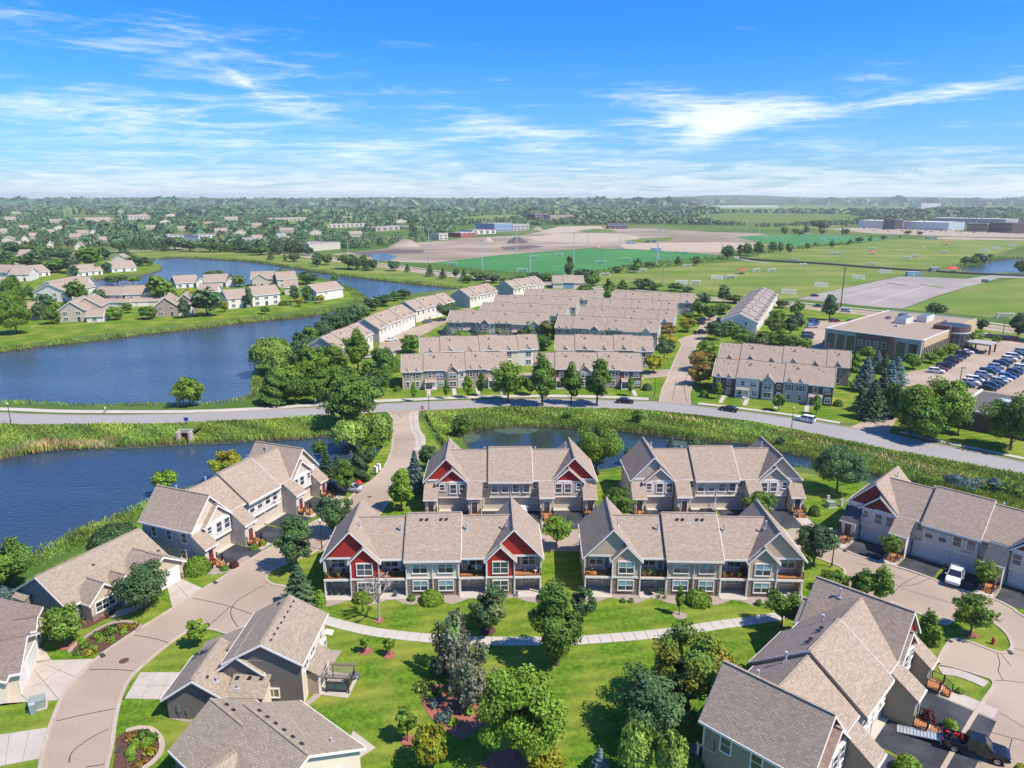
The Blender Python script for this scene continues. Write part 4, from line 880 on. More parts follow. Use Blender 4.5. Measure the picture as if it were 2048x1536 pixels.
# ------------------------------------------------------------------ the single houses in front
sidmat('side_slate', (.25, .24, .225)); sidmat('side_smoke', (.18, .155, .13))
def villa1():
 T = thing('ranch_house', 'grey single storey house with two front gables, left of the curving road', 'house', (-58.2, 89.2, 0), R(65.8))
 w = MB(); r = MB(); t = MB(); st = MB()
 gable(w, r, t, -7.3, 7.3, -5.0, 5.0, 0, 2.8, 5.8, 'x', .4, 'side_slate', 'roof_tan', 'side_slate')
 gable(w, r, t, 1.0, 7.25, -8.6, -3, 0, 2.8, 4.9, 'y', .4, 'side_greige', 'roof_tan', 'side_sage', ends=(1, 0))
 gable(w, r, t, -5.6, -1.6, -6.9, -4, 0, 2.75, 4.55, 'y', .35, 'side_greige', 'roof_tan', 'side_sage', ends=(1, 0))
 gable(w, r, t, -1.5, .9, -6.6, -4, 2.5, 2.75, 3.9, 'y', .3, None, 'roof_tan', 'side_cream', ends=(1, 0))
 for x in (-1.3, .7): t.box(x - .15, x + .15, -6.6, -6.3, 0, 2.6, 'trim_white'); st.box(x - .22, x + .22, -6.68, -6.24, 0, .9, 'stone')
 st.box(-5.62, -1.58, -6.98, -6.9, 0, .8, 'stone'); st.box(6.7, 7.27, -8.68, -8.6, 0, 1.0, 'stone'); st.box(1.0, 1.5, -8.68, -8.6, 0, 1.0, 'stone')
 w.build('walls', T); r.build('roof', T); t.build('trim', T); st.build('stone_base', T)
 garage_door(T, 4.1, -8.6, 4.7, 2.2, 'door_white'); win(T, -3.6, -6.9, .95, 2.7, 1.3, 'triple', 'glass_dark'); simple_door(T, -.3, -5.0, .15, m='door_dark')
 b = MB(); b.box(-8.2, -7.3, 2.2, 4.4, 0, 2.3, 'side_slate'); b.build('bay_window', T)
 rb = MB(); rb.slab([(-8.45, 2.0, 2.3), (-7.28, 2.0, 2.9), (-7.28, 4.6, 2.9), (-8.45, 4.6, 2.3)][::-1], .1, 'roof_tan'); rb.build('bay_roof', T)
 win(T, -8.2, 3.3, .5, 1.7, 1.5, 'pair', 'glass_dark', -math.pi / 2)
 for i in range(8): roof_vent(T, -6.2 + i * 1.5, .5, 5.72)
 for x, y in ((3.2, -5.6), (4.4, -6.6), (5.2, -7.6), (-4.2, -4.9)): roof_vent(T, x + .9, y, 4.75 if x > 0 else 4.3)
 roof_vent(T, -1.2, -1.9, 4.75)
 pt = MB(); pt.box(-1.5, 4, -7.6, -5.0, .02, .12, 'concrete'); pt.build('porch_floor', T)
villa1()
def villa2():
 T = thing('ranch_house', 'brown roofed house with white garage doors cut by the left edge', 'house', (-61.6, 71.4, 0), R(110))
 w = MB(); r = MB(); t = MB()
 gable(w, r, t, -7.5, 7, -4.6, 6, 0, 3.0, 5.6, 'x', .4, 'side_pale', 'roof_brown', 'side_pale')
 gable(w, r, t, -6.4, .9, -5.6, -2, 0, 3.0, 4.9, 'y', .4, 'side_cream', 'roof_brown', 'side_cream', ends=(1, 0))
 gable(w, r, t, 2.0, 4.4, -5.2, -3, 0, 3.0, 3.9, 'y', .3, 'side_cream', 'roof_brown', 'side_cream', ends=(1, 0))
 w.build('walls', T); r.build('roof', T); t.build('trim', T)
 garage_door(T, -1.3, -5.6, 3.9, 2.2, 'door_white'); garage_door(T, -5.0, -5.6, 2.4, 2.2, 'door_white'); win(T, 3.2, -5.2, 1.0, 1.0, 1.3, 'hung', 'glass_dark'); win(T, 5.6, -4.6, 1.0, 1.2, 1.3, 'hung', 'glass_dark')
 for i in range(3): roof_vent(T, -4 + i * 2.2, -1.4, 4.9)
villa2()
def villa3():
 T = thing('two_storey_house', 'charcoal sided two storey house with stepped tan roofs and a pergola behind', 'house', (-26.5, 70.3, 0), R(88.5))
 # local x points away (north), local -y points east
 w = MB(); r = MB(); t = MB()
 RF = 'roof_tan'; D_ = 'side_smoke'
 gable(w, r, t, -4.4, 4.4, -4.1, 3.9, 0, 5.3, 7.5, 'x', .4, 'side_pale', RF, D_)
 w.box(-4.44, -4.4, -4.11, 3.9, 0, 5.3, D_)
 # lower wing with the garage
 gable(w, r, t, -7.0, -.4, 3.2, 9.4, 0, 2.8, 4.9, 'x', .4, D_, RF, D_)
 gable(w, r, t, -4.4, .8, .2, 5.2, 0, 4.0, 5.9, 'x', .35, D_, RF, D_)
 w.box(-6.8, -4.4, -.6, 3.3, 0, 2.7, 'side_pale'); w.box(-6.83, -6.8, -.6, 3.3, 0, 2.7, D_)
 r.slab([(-7.1, -.85, 2.75), (-7.1, 3.2, 2.75), (-4.3, 3.2, 3.75), (-4.3, -.85, 3.75)][::-1], .14, RF)
 r.slab([(-1.5, 9.5, 2.7), (2.6, 9.5, 2.7), (2.6, 3.9, 5.1), (-1.5, 3.9, 5.1)][::-1], .14, RF)
 w.box(-.5, 2.4, 3.8, 9.0, 0, 2.7, 'side_pale')
 # east bump
 w.box(-2.8, 1.2, -5.3, -4.1, 0, 2.6, 'side_pale'); w.box(-2.83, -2.8, -5.3, -4.1, 0, 2.6, 'side_taupe')
 r.slab([(-3.1, -5.65, 2.55), (1.5, -5.65, 2.55), (1.5, -4.05, 3.5), (-3.1, -4.05, 3.5)], .14, RF)
 r.slab([(4.3, -4.9, 2.7), (5.2, -4.9, 2.7), (5.2, -4.0, 2.9), (4.3, -4.0, 2.9)], .14, 'trim_white')
 w.build('walls', T); r.build('roof', T); t.build('trim', T)
 mp = -math.pi / 2
 win(T, -4.44, -2.9 + 2.0, .9, 1.1, .95, 'slider', 'glass_warm', mp)
 def e(x, z, ww, hh, k='hung', y=-4.1): win(T, x, y, z, ww, hh, k, 'glass_dark', 0)
 e(-2.9, 3.5, 1.4, .9, 'slider'); e(-.6, 3.5, 1.4, .9, 'slider'); e(2.6, 3.2, .8, 1.2); e(2.0, .7, 1.7, 1.7, 'pair'); e(3.9, .7, .8, 1.5)
 e(-1.0, .3, 2.6, 2.0, 'pair', -5.3)
 garage_door(T, -3.7, 9.4, 4.8, 2.2, 'door_white', math.pi)
 for i in range(8): roof_vent(T, -3.6 + i * 1.08, -.7, 7.2)
 roof_vent(T, 3.6, .8, 7.15)
 for x, y, z in ((-6.0, 5.4, 4.35), (-4.6, 4.9, 4.1), (-1.6, 7.4, 4.3), (-1.4, 8.0, 4.05), (-1.5, 8.6, 3.85), (-5.0, 2.6, 3.6), (-5.0, 1.3, 3.6), (-5.0, 0, 3.6)): roof_vent(T, x, y, z)
 flue(T, -5.9, 4.4, 3.8, .5, .07); flue(T, -3.0, 1.9, 5.6, .5, .05); flue(T, -6.0, 2.2, 3.1, .4, .05)
 m = MB(); m.box(-7.12, -7.0, 8.0, 8.4, .9, 1.7, 'grey_metal'); m.box(-7.08, -7.02, 8.15, 8.25, 0, .9, 'grey_metal'); m.build('electric_meter', T)
 m = MB(); m.box(-7.1, -7.0, 7.2, 7.5, .8, 1.2, 'grey_metal'); m.box(-7.08, -7.02, 7.3, 7.4, 0, .8, 'grey_metal'); m.build('gas_meter', T)
 sheet('patio', GP([(624,1388),(696,1397),(718,1352),(657,1343)]), 'concrete', .07, rim=.07)
 sheet('rock_bed', GP([(548,1404),(606,1410),(626,1392),(620,1360),(666,1300),(684,1302),(655,1345),(640,1395),(612,1416),(552,1412)]), 'river_rock', .05)
 sheet('rock_bed', GP([(338,1432),(395,1444),(400,1450),(340,1438)]), 'river_rock', .05)
 P = G(672, 1390); P_ = thing('pergola', 'dark brown wooden pergola on the patio behind the charcoal house', 'pergola', (P.x + .2, P.y + 1.3, 0), R(-4)); P_.scale = (.82, .82, .82)
 f = MB()
 for x in (-1.5, 1.5):
  for y in (-1.2, 1.6): f.box(x - .08, x + .08, y - .08, y + .08, .07, 2.4, 'wood_dark')
 for y in (-1.2, 1.6): f.box(-1.8, 1.8, y - .05, y + .05, 2.25, 2.45, 'wood_dark')
 f.box(-1.5, 1.5, -1.24, -1.16, .5, .6, 'wood_dark'); f.box(-1.5, 1.5, -1.22, -1.18, 1.7, 1.78, 'wood_dark'); f.build('frame', P_)
 sh = MB(); sh.box(-1.4, 1.4, -1.21, -1.19, .62, 1.68, 'glass_dark'); sh.build('screen', P_); sh = MB(); sh.box(1.48, 1.5, -1.1, 1.5, .6, 1.9, 'black_metal'); sh.build('screen', P_)
 rm = MB(); rm.box(-.02, .02, -1.55, 1.95, 2.46, 2.56, 'side_taupe'); me = rm.mesh('rafter')
 for i in range(11): put('rafter', me, P_, (-1.75 + i * .35, 0, 0))
 rm = MB(); rm.box(-1.85, 1.85, -.02, .02, 2.57, 2.62, 'side_taupe'); me = rm.mesh('slat')
 for i in range(8): put('slat', me, P_, (0, -1.4 + i * .45, 0))
villa3()
def villa4():
 T = thing('ranch_house', 'tan roofed single storey house at the bottom edge, below the charcoal house', 'house', (-21.9, 55.1, 0), R(-39))
 w = MB(); r = MB(); t = MB(); RF = 'roof_tan'
 gable(w, r, t, -4.6, 5.0, -5.6, 5.7, 0, 2.8, 6.0, 'x', .4, 'side_pale', RF, 'side_pale')
 gable(w, r, t, -8.4, -3.0, -5.5, 2.9, 0, 2.8, 5.5, 'x', .35, 'side_smoke', RF, 'side_smoke', ends=(1, 0))
 gable(w, r, t, -3.9, .9, -8.6, -3.0, 0, 2.8, 4.6, 'y', .35, 'side_smoke', RF, 'side_smoke', ends=(1, 0))
 gable(w, r, t, 2.2, 4.2, -7.2, -4.0, 0, 2.7, 3.7, 'y', .3, 'side_pale', RF, 'side_pale', ends=(1, 0))
 w.build('walls', T); r.build('roof', T); t.build('trim', T)
 for i in range(6): roof_vent(T, -3.2 + i * 1.35, .55, 5.85)
 for i in range(2): roof_vent(T, -7.2 + i * 1.2, .2 - .75, 5.2)
 flue(T, 3.6, 3.6, 4.0, .4, .06); win(T, 5.0, 2.5, .9, 1.6, 1.3, 'pair', 'glass_dark', math.pi / 2); win(T, 5.0, -2, .9, 1.6, 1.3, 'pair', 'glass_dark', math.pi / 2)
 sheet('patio', GP([(706,1462),(751,1496),(717,1518),(694,1496)]), 'concrete', .07, rim=.07)
villa4()
# ------------------------------------------------------------------ row houses beyond the main road
mat('shutter', (.03, .035, .04)); sidmat('side_teal', (.17, .27, .27))
def rowhouse(label, P0, P1, depth=12.0, ze=5.4, zr=9.0, style='porch', cols=None, group='long rows of townhouses beyond the road', roof='roof_taupe', unit=6.6, vents=True, trim='trim_white', lowporch=True, detail=True, end='side_greyblue'):
 P0 = Vector(P0[:2]); P1 = Vector(P1[:2]); d = P1 - P0; L_ = d.length; rz = math.atan2(d.y, d.x)
 T = thing('row_house', label, 'row houses', (P0.x, P0.y, 0), rz, group)
 w = MB(); r = MB(); t = MB(); n = max(2, round(L_ / unit)); u = L_ / n; q = random.Random(int(L_ * 10 + P0.x * 7))
 cols = cols or ['side_greige', 'side_taupe', 'side_pale', 'side_greyblue']
 lift = [0, .3, .1, .35, .05, .25, 0, .3]
 for i in range(n):
  c = cols[i % len(cols)]; x0 = i * u; x1 = x0 + u; lf = lift[i % 8] if n > 2 else 0
  w.box(x0, x1 - .01, 0, depth, 0, ze + lf - .02, c)
  gable(w, r, t, x0, x1, 0, depth, 0, ze + lf, zr + lf, 'x', .35, None, roof, end if i in (0, n - 1) else c, trim, ends=(.0, .0))
 for x, s in ((0, -1), (L_, 1)):   # gable end boards
  lf = lift[0] if s < 0 else lift[(n - 1) % 8]
  for sg, y in ((-1, 0), (1, depth)):
   t.hexa([(x + s * .3, y + sg * .35, ze + lf - .3), (x + s * .3, depth / 2, zr + lf - .08), (x + s * .3, depth / 2, zr + lf + .2), (x + s * .3, y + sg * .35, ze + lf + .02)],
     [(x + s * .36, y + sg * .35, ze + lf - .3), (x + s * .36, depth / 2, zr + lf - .08), (x + s * .36, depth / 2, zr + lf + .2), (x + s * .36, y + sg * .35, ze + lf + .02)], trim)
  w.box(x, x + s * .03, 0, depth, 0, ze + lf - .02, end)
  w.prism([(.05, ze + lf - .02), (depth - .05, ze + lf - .02), (depth / 2, zr + lf - .1)], min(x, x + s * .03), max(x, x + s * .03), end, 'x')
  r.slab([(x - .01 if s > 0 else x - .35, -.35, ze + lf - .2), (x + .35 if s > 0 else x + .01, -.35, ze + lf - .2), (x + .35 if s > 0 else x + .01, depth / 2, zr + lf), (x - .01 if s > 0 else x - .35, depth / 2, zr + lf)], .05, roof)
  win(T, x + s * .03, depth * .3, 3.3, .9, 1.3, 'hung', 'glass_dark', s * math.pi / 2); win(T, x + s * .03, depth * .7, 3.3, .9, 1.3, 'hung', 'glass_dark', s * math.pi / 2)
  win(T, x + s * .03, depth * .3, .8, .9, 1.3, 'hung', 'glass_dark', s * math.pi / 2)
 shm = MB(); shm.box(-.2, .2, -.05, 0, 0, 1.4, 'shutter'); shme = shm.mesh('shutter')
 for i in range(n):
  x0 = i * u; lf = lift[i % 8]; k = (i + (0 if style == 'porch' else 1)) % 3
  zz = ze + lf
  if style == 'porch':
   if k == 0:     # two dormered windows with shutters
    for fx in (.25, .7):
     xx = x0 + u * fx; gable(w, r, t, xx - .75, xx + .75, -.12, 2.2, 4.9, zz - .15, zz + .75, 'y', .2, None, roof, trim, ends=(1, 0), th=.1, rake=.16)
     win(T, xx, 0, 3.35, .9, 1.4)
     for sx in (-.68, .68): put('shutter', shme, T, (xx + sx, -.01, 3.35))
    for fx in (.25, .7): win(T, x0 + u * fx, 0, .8, .9, 1.4)
   elif k == 1:   # porch, door, wide window above
    win(T, x0 + u * .3, 0, 3.4, .9, 1.2); win(T, x0 + u * .75, 0, 3.3, 1.5, 1.3, 'pair', 'glass_blind')
    p_ = MB(); p_.slab([(x0 + .3, -1.9, 2.6), (x0 + u * .62, -1.9, 2.6), (x0 + u * .62, 0, 3.05), (x0 + .3, 0, 3.05)], .16, roof if q.random() < .5 else 'roof_pale')
    for xx in (x0 + .4, x0 + u * .6): p_.box(xx - .09, xx + .09, -1.8, -1.62, 0, 2.5, 'trim_white')
    p_.box(x0 + .3, x0 + u * .62, -1.95, -1.88, 2.4, 2.6, 'trim_white'); p_.box(x0 + .3, x0 + u * .62, -1.9, 0, .0, .25, 'concrete_pale')
    p_.build('porch', T); simple_door(T, x0 + u * .48, 0, .25, m='door_white', glassy=True); win(T, x0 + u * .2, 0, .8, .9, 1.4); win(T, x0 + u * .82, 0, .8, 1.3, 1.3, 'pair', 'glass_blind')
   else:          # front gable bay
    a, b = x0 + u * .12, x0 + u * .62; w.box(a, b, -.55, 0, 0, zz - .2, cols[(i + 1) % len(cols)])
    gable(w, r, t, a, b, -.55, 2.5, 0, zz - .2, zz + 1.35, 'y', .28, None, roof, cols[(i + 1) % len(cols)], ends=(1, 0), rake=.18)
    win(T, (a + b) / 2, -.55, 3.2, 1.9, 1.5, 'pair', 'glass_blind'); win(T, (a + b) / 2, -.55, .7, 1.9, 1.4, 'pair', 'glass_dark')
    simple_door(T, x0 + u * .83, 0, .2, m='door_white', glassy=True); win(T, x0 + u * .82, 0, 3.5, .7, .9, 'small')
  elif style == 'garage':
   for fx in (.28, .74):
    xx = x0 + u * fx; win(T, xx, 0, 3.3, .95, 1.35, 'hung', 'glass_dark')
   xx = x0 + u * .5; gable(w, r, t, xx - .8, xx + .8, -.12, 2.4, 4.6, zz - .1, zz + .8, 'y', .2, None, roof, 'side_pale', ends=(1, 0), th=.1, rake=.16)
   garage_door(T, x0 + u * .5, 0, min(4.6, u - 1.2), 2.2, 'door_white')
  elif style == 'plain':
   xx = x0 + u * .5; gable(w, r, t, xx - 1.1, xx + 1.1, -.1, 2.8, 4.6, zz - .1, zz + 1.1, 'y', .2, None, roof, cols[i % len(cols)], ends=(1, 0), th=.1, rake=.18)
   win(T, xx, 0, 3.3, 1.6, 1.4, 'pair'); win(T, xx, 0, .7, 1.6, 1.4, 'pair')
  if vents:
   for yy, dx in ((depth * .42, .35), (depth * .36, .55)):
    sl = (zr - ze) / (depth / 2); roof_vent(T, x0 + u * dx, yy, zz + yy * sl + .1)
   if i % 2: flue(T, x0 + u * .5, depth * .33, zz + depth * .33 * (zr - ze) / (depth / 2), .7, .1, 'black_metal')
  if i:
   pr = MB()
 w.build('walls', T); r.build('roof', T); t.build('trim', T)
 return T
tan3 = ['side_greige', 'side_taupe', 'side_pale', 'side_taupe']
white3 = ['side_pale', 'side_white', 'side_pale']
RH = {}
RH['RH1'] = rowhouse('tan row house with white porches, facing the main road left of the big lindens', (-31.3, 196.7), (-1.3, 200.0), cols=tan3, end='side_taupe')
RH['RH3'] = rowhouse('tan and brick row house half hidden by three dark lindens along the main road', (6.2, 199.4), (37.2, 198.0), cols=['side_taupe', 'brick_dark', 'side_greige', 'side_taupe', 'brick_dark'], end='side_greige')
RH['RH2'] = rowhouse('second row house from the main road, directly behind the one with white porches', (-29.3, 222.5), (8.5, 227.0), style='plain', cols=['side_greyblue', 'side_pale', 'side_white'])
RH['RH4'] = rowhouse('second row house from the main road, directly behind the brick and tan one', (14.2, 227.0), (45.6, 224.6), style='plain', cols=['side_greyblue', 'side_taupe'])
RH['RH5'] = rowhouse('dark brick and white row house facing the main road, right of the side street', (56, 192), (84.1, 179.7), cols=['brick_dark', 'side_white', 'brick_dark', 'side_greyblue'], end='side_greige')
RH['RH6'] = rowhouse('grey blue row house behind the dark brick one, left of the spruces', (64, 214.5), (97.8, 200.5), style='plain', cols=['side_greyblue', 'side_teal', 'side_taupe'])
for nm, a, b, stl, lab in (('U1f', (-26, 281.5), (12.8, 273.4), 'porch', 'row house facing the pines, left of the middle pair, nearest the lane'), ('U1b', (-14.2, 304), (22.2, 294.2), 'plain', 'row house with its roof just behind the one facing the pines'),
      ('U2f', (16.6, 268.3), (53.2, 256.6), 'porch', 'row house behind the line of four round pointed trees'), ('U2b', (26.9, 291.4), (63.8, 278.9), 'plain', 'long row house with a line of roof vents behind the round pointed trees'),
      ('U3f', (-9, 328.9), (28.7, 319.3), 'plain', 'row house in the third double line from the road, left half, nearer roof'), ('U3b', (5.5, 351.7), (43, 343.8), 'plain', 'row house in the third double line from the road, left half, farther roof'),
      ('U4f', (33.7, 317.3), (71.2, 307), 'plain', 'row house in the third double line from the road, right half, nearer roof'), ('U4b', (48, 341.9), (85.5, 332.5), 'plain', 'row house farthest from the road, beside the arterial street trees')):
 RH[nm] = rowhouse(lab, a, b, style=stl, cols=tan3 if stl == 'porch' else ['side_taupe', 'side_pale', 'side_greige'])
for nm, a, b, lab in (('D1', (-57, 228), (-50.5, 254), 'nearest white row house of the diagonal line along the lake, behind the maples'), ('D2', (-50.2, 265), (-41.6, 302), 'second white row house of the diagonal line along the lake'),
      ('D3', (-42.4, 310.4), (-27.5, 337.8), 'third cream row house of the diagonal line along the lake'), ('D4', (-21, 353.4), (-7.7, 376.3), 'fourth white row house of the diagonal line along the lake'),
      ('D5', (.8, 389.3), (18.4, 413), 'farthest white row house of the diagonal line, by the turf field')):
 RH[nm] = rowhouse(lab, a, b, style='garage', cols=white3, unit=7.2, group='white row houses in a diagonal line along the lake')
p0, p1 = G(1512, 668), G(1538, 630); RH['X1'] = rowhouse('nearer of two staggered row houses right of the side street', p0, p1, depth=14, ze=4.6, zr=7.6, style='garage', cols=white3, group='white row houses in a diagonal line along the lake', roof='roof_pale', end='side_white')
p0, p1 = G(1534, 634), G(1553, 606); RH['X2'] = rowhouse('farther of two staggered row houses right of the side street', p0, p1, depth=14, ze=4.6, zr=7.6, style='garage', cols=white3, group='white row houses in a diagonal line along the lake', roof='roof_pale', end='side_white')
p0, p1 = G(1106, 577), G(1168, 577); RH['H'] = rowhouse('short hip ended building by the turf field hedge', p0, p1, depth=16, ze=3.4, zr=7, style='none', cols=['side_pale', 'side_blue'])
# front paths, lawns' slabs before the row houses
for b, xs in (('RH1', (7.4, 14.6, 21.3, 27.9)), ('RH3', (3.4, 11, 19, 28.5)), ('RH5', (3.4, 9.6, 17.5, 24.8))):
 o = RH[b]; c, s = math.cos(o.rotation_euler.z), math.sin(o.rotation_euler.z)
 for x in xs:
  ln = 7.8 if b != 'RH5' else 8.2
  pts = [Vector((o.location.x + c * x - s * y, o.location.y + s * x + c * y, 0)) for y in (-.3, -ln)]
  e = tag(bpy.data.objects.new('front_path', None), kind='structure'); COL.objects.link(e); slabs(e, pts, 1.1, 1.3, 'concrete_pale', .05)
# ------------------------------------------------------------------ houses over the water
def cottage(label, A, B, depth, ze, zr, ax='x', wall='side_white', roof='roof_taupe', gar=0, wings=(), group='white houses on the lake peninsula', kind='house', endw=None, low=None):
 P0 = A if isinstance(A, Vector) else G(*A); P1 = B if isinstance(B, Vector) else G(*B); d = P1 - P0; L_ = d.length; rz = math.atan2(d.y, d.x)
 T = thing(kind, label, 'house', (P0.x, P0.y, 0), rz, group); w = MB(); r = MB(); t = MB()
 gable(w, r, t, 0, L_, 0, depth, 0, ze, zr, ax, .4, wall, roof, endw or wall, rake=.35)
 for (x0, x1, y0, y1, e_, r_, a_) in wings: gable(w, r, t, x0, x1, y0, y1, 0, e_, r_, a_, .35, wall, roof, wall, rake=.3)
 n = max(1, int(L_ / 4.2))
 for i in range(n):
  x = (i + .5) * L_ / n; g = [k for k in wings if k[0] < x < k[1] and k[2] < 0]; y = g[0][2] if g else 0
  if ze > 4.5: win(T, x, 0, 3.3, 1.8, 1.2, 'pair')
  if gar and g: garage_door(T, x, y, 4.2 if (g[0][1] - g[0][0]) > 5 else 2.6, 2.1, 'door_white')
  elif i % 2 == 0: win(T, x, y, .7, 1.8, 1.4, 'pair')
  else: simple_door(T, x, y, .1, m='glass_dark', w=1.4)
 win(T, L_, depth * .35, max(ze - 2.1, .8), 1, 1.2, 'hung', 'glass_dark', math.pi / 2); win(T, 0, depth * .5, max(ze - 2.1, .8), 1, 1.2, 'hung', 'glass_dark', -math.pi / 2)
 w.build('walls', T); r.build('roof', T); t.build('trim', T)
 flue(T, L_ * .4, depth * .45, zr - .6, .8, .12)
 return T
cottage('pale grey two storey house with stepped roof at the drive end, near shore', (120,645), (172,643), 20, 5.4, 9.2, 'y', 'side_greige', wings=((3, 15, 8, 22, 5.8, 9.8, 'y'),))
cottage('low white garage wing beside the pale grey house on the near shore', (174,645), (206,644), 9, 2.8, 5.4, 'x', 'side_white', gar=0)
cottage('white double garage house at the head of the drive, left half', (192,611), (246,611), 11, 5.6, 9, 'x', 'side_cream', gar=1, wings=((2.5, 20, -6, .5, 2.6, 3.8, 'x'),))
cottage('white double garage house at the head of the drive, right half', (252,611), (302,609), 11, 5.8, 9.4, 'x', 'side_cream', gar=1, wings=((1.5, 18, -5, .5, 2.6, 3.8, 'x'), (10, 17, -.4, 4, 5.8, 8, 'y')))
cottage('tan house with stepped gables right of the island drive', (311,634), (356,632), 18, 5.2, 9, 'y', 'side_taupe', wings=((8, 17, 4, 16, 5.6, 9.6, 'y'),))
cottage('white wing of the tan stepped house behind the dark round tree', (358,631), (388,629), 14, 4.8, 7.5, 'x', 'side_white')
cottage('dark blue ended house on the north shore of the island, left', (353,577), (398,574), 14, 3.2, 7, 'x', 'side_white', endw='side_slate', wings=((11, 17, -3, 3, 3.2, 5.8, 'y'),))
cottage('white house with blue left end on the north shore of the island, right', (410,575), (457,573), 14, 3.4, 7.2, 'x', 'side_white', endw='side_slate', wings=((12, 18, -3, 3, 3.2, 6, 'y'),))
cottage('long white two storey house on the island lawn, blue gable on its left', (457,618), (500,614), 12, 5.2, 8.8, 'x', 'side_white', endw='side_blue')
cottage('long white two storey house on the island lawn, right half beyond the tree', (506,613), (561,608), 12, 5.6, 9.4, 'x', 'side_white')
cottage('cream house with two dark windows behind the long white one, left', (503,574), (548,573), 12, 5.0, 9, 'x', 'side_cream', wings=((1, 10, -2, 3, 5.0, 8, 'y'),))
cottage('cream house with tall white gable behind the long white one, right', (556,575), (594,573), 12, 5.0, 9, 'x', 'side_cream')
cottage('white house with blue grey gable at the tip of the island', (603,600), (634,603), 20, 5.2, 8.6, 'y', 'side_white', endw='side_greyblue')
cottage('white stepped house left of the broad brownish tree on the island', (70,604), (137,604), 26, 5.4, 9.6, 'y', 'side_white', roof='roof_taupe', wings=((-7, 6, 14, 40, 5.6, 9.4, 'y'),))
cottage('narrow cream house between the dark maples near the shore', (59,640), (80,639), 9, 5.4, 7.6, 'x', 'side_cream')
cottage('brown roofed house cut by the left edge beside the tall maple', (-25,585), (14,583), 14, 4, 8, 'x', 'side_cream')
cottage('tan roofed house behind the white stepped one, upper left of the island', (20,563), (60,562), 16, 4.6, 8.4, 'x', 'side_white')
cottage('white house between the stepped one and the double garages', (142,585), (176,584), 14, 4.6, 8.2, 'x', 'side_white')
cottage('brown roofed white house cut by the left edge above the shore trees', (-30,606), (6,605), 14, 5, 8.6, 'x', 'side_white')
cottage('small white house with its garage on the island drive, near the tan stepped house', (398,600), (436,599), 12, 4.6, 8, 'x', 'side_white', gar=1, wings=((1, 8, -4, 1, 2.6, 4.2, 'y'),))
cottage('cream house seen between the island tip house and the long white one', (570,590), (596,589), 10, 4.4, 7.8, 'x', 'side_cream')
for lab, a, b, dp, ax in (('long low white house on the far peninsula, leftmost', (-40,552), (26,554), 18, 'x'), ('low tan roofed house with pale right gable on the far peninsula', (47,556), (101,551), 18, 'x'),
      ('low white house between two dark trees on the far peninsula', (155,553), (206,549), 16, 'x'), ('white gabled house nearest the far peninsula tip', (224,545), (273,542), 18, 'x')):
 cottage(lab, a, b, dp, 3.2, 7.4, ax, 'side_white', group='low houses on the far peninsula')
# ------------------------------------------------------------------ trees and shrubs
def quads_mesh(name, C_, U, V, tone, m):
 """leaf faces: centres C, half axes U, V (n,3), tone (n,)"""
 n = len(C_); v = np.empty((n, 4, 3), np.float32)
 v[:, 0] = C_ - U - V * .6; v[:, 1] = C_ + U * .25 - V; v[:, 2] = C_ + U + V * .6; v[:, 3] = C_ - U * .25 + V
 me = bpy.data.meshes.new(name); me.vertices.add(n * 4); me.vertices.foreach_set('co', v.ravel())
 me.loops.add(n * 4); me.loops.foreach_set('vertex_index', np.arange(n * 4, dtype=np.int32)); me.polygons.add(n)
 me.polygons.foreach_set('loop_start', np.arange(0, n * 4, 4, dtype=np.int32)); me.polygons.foreach_set('loop_total', np.full(n, 4, np.int32))
 me.materials.append(MATS[m]); me.update(calc_edges=True)
 a = me.color_attributes.new('tone', 'FLOAT_COLOR', 'POINT'); t = np.ones((n, 4, 4), np.float32); t[:, :, :3] = tone[:, None, :] if tone.ndim == 2 else tone[:, None, None]
 a.data.foreach_set('color', t.ravel()); return me
def unit(r, n): v = r.normal(size=(n, 3)); return v / np.linalg.norm(v, axis=1)[:, None]
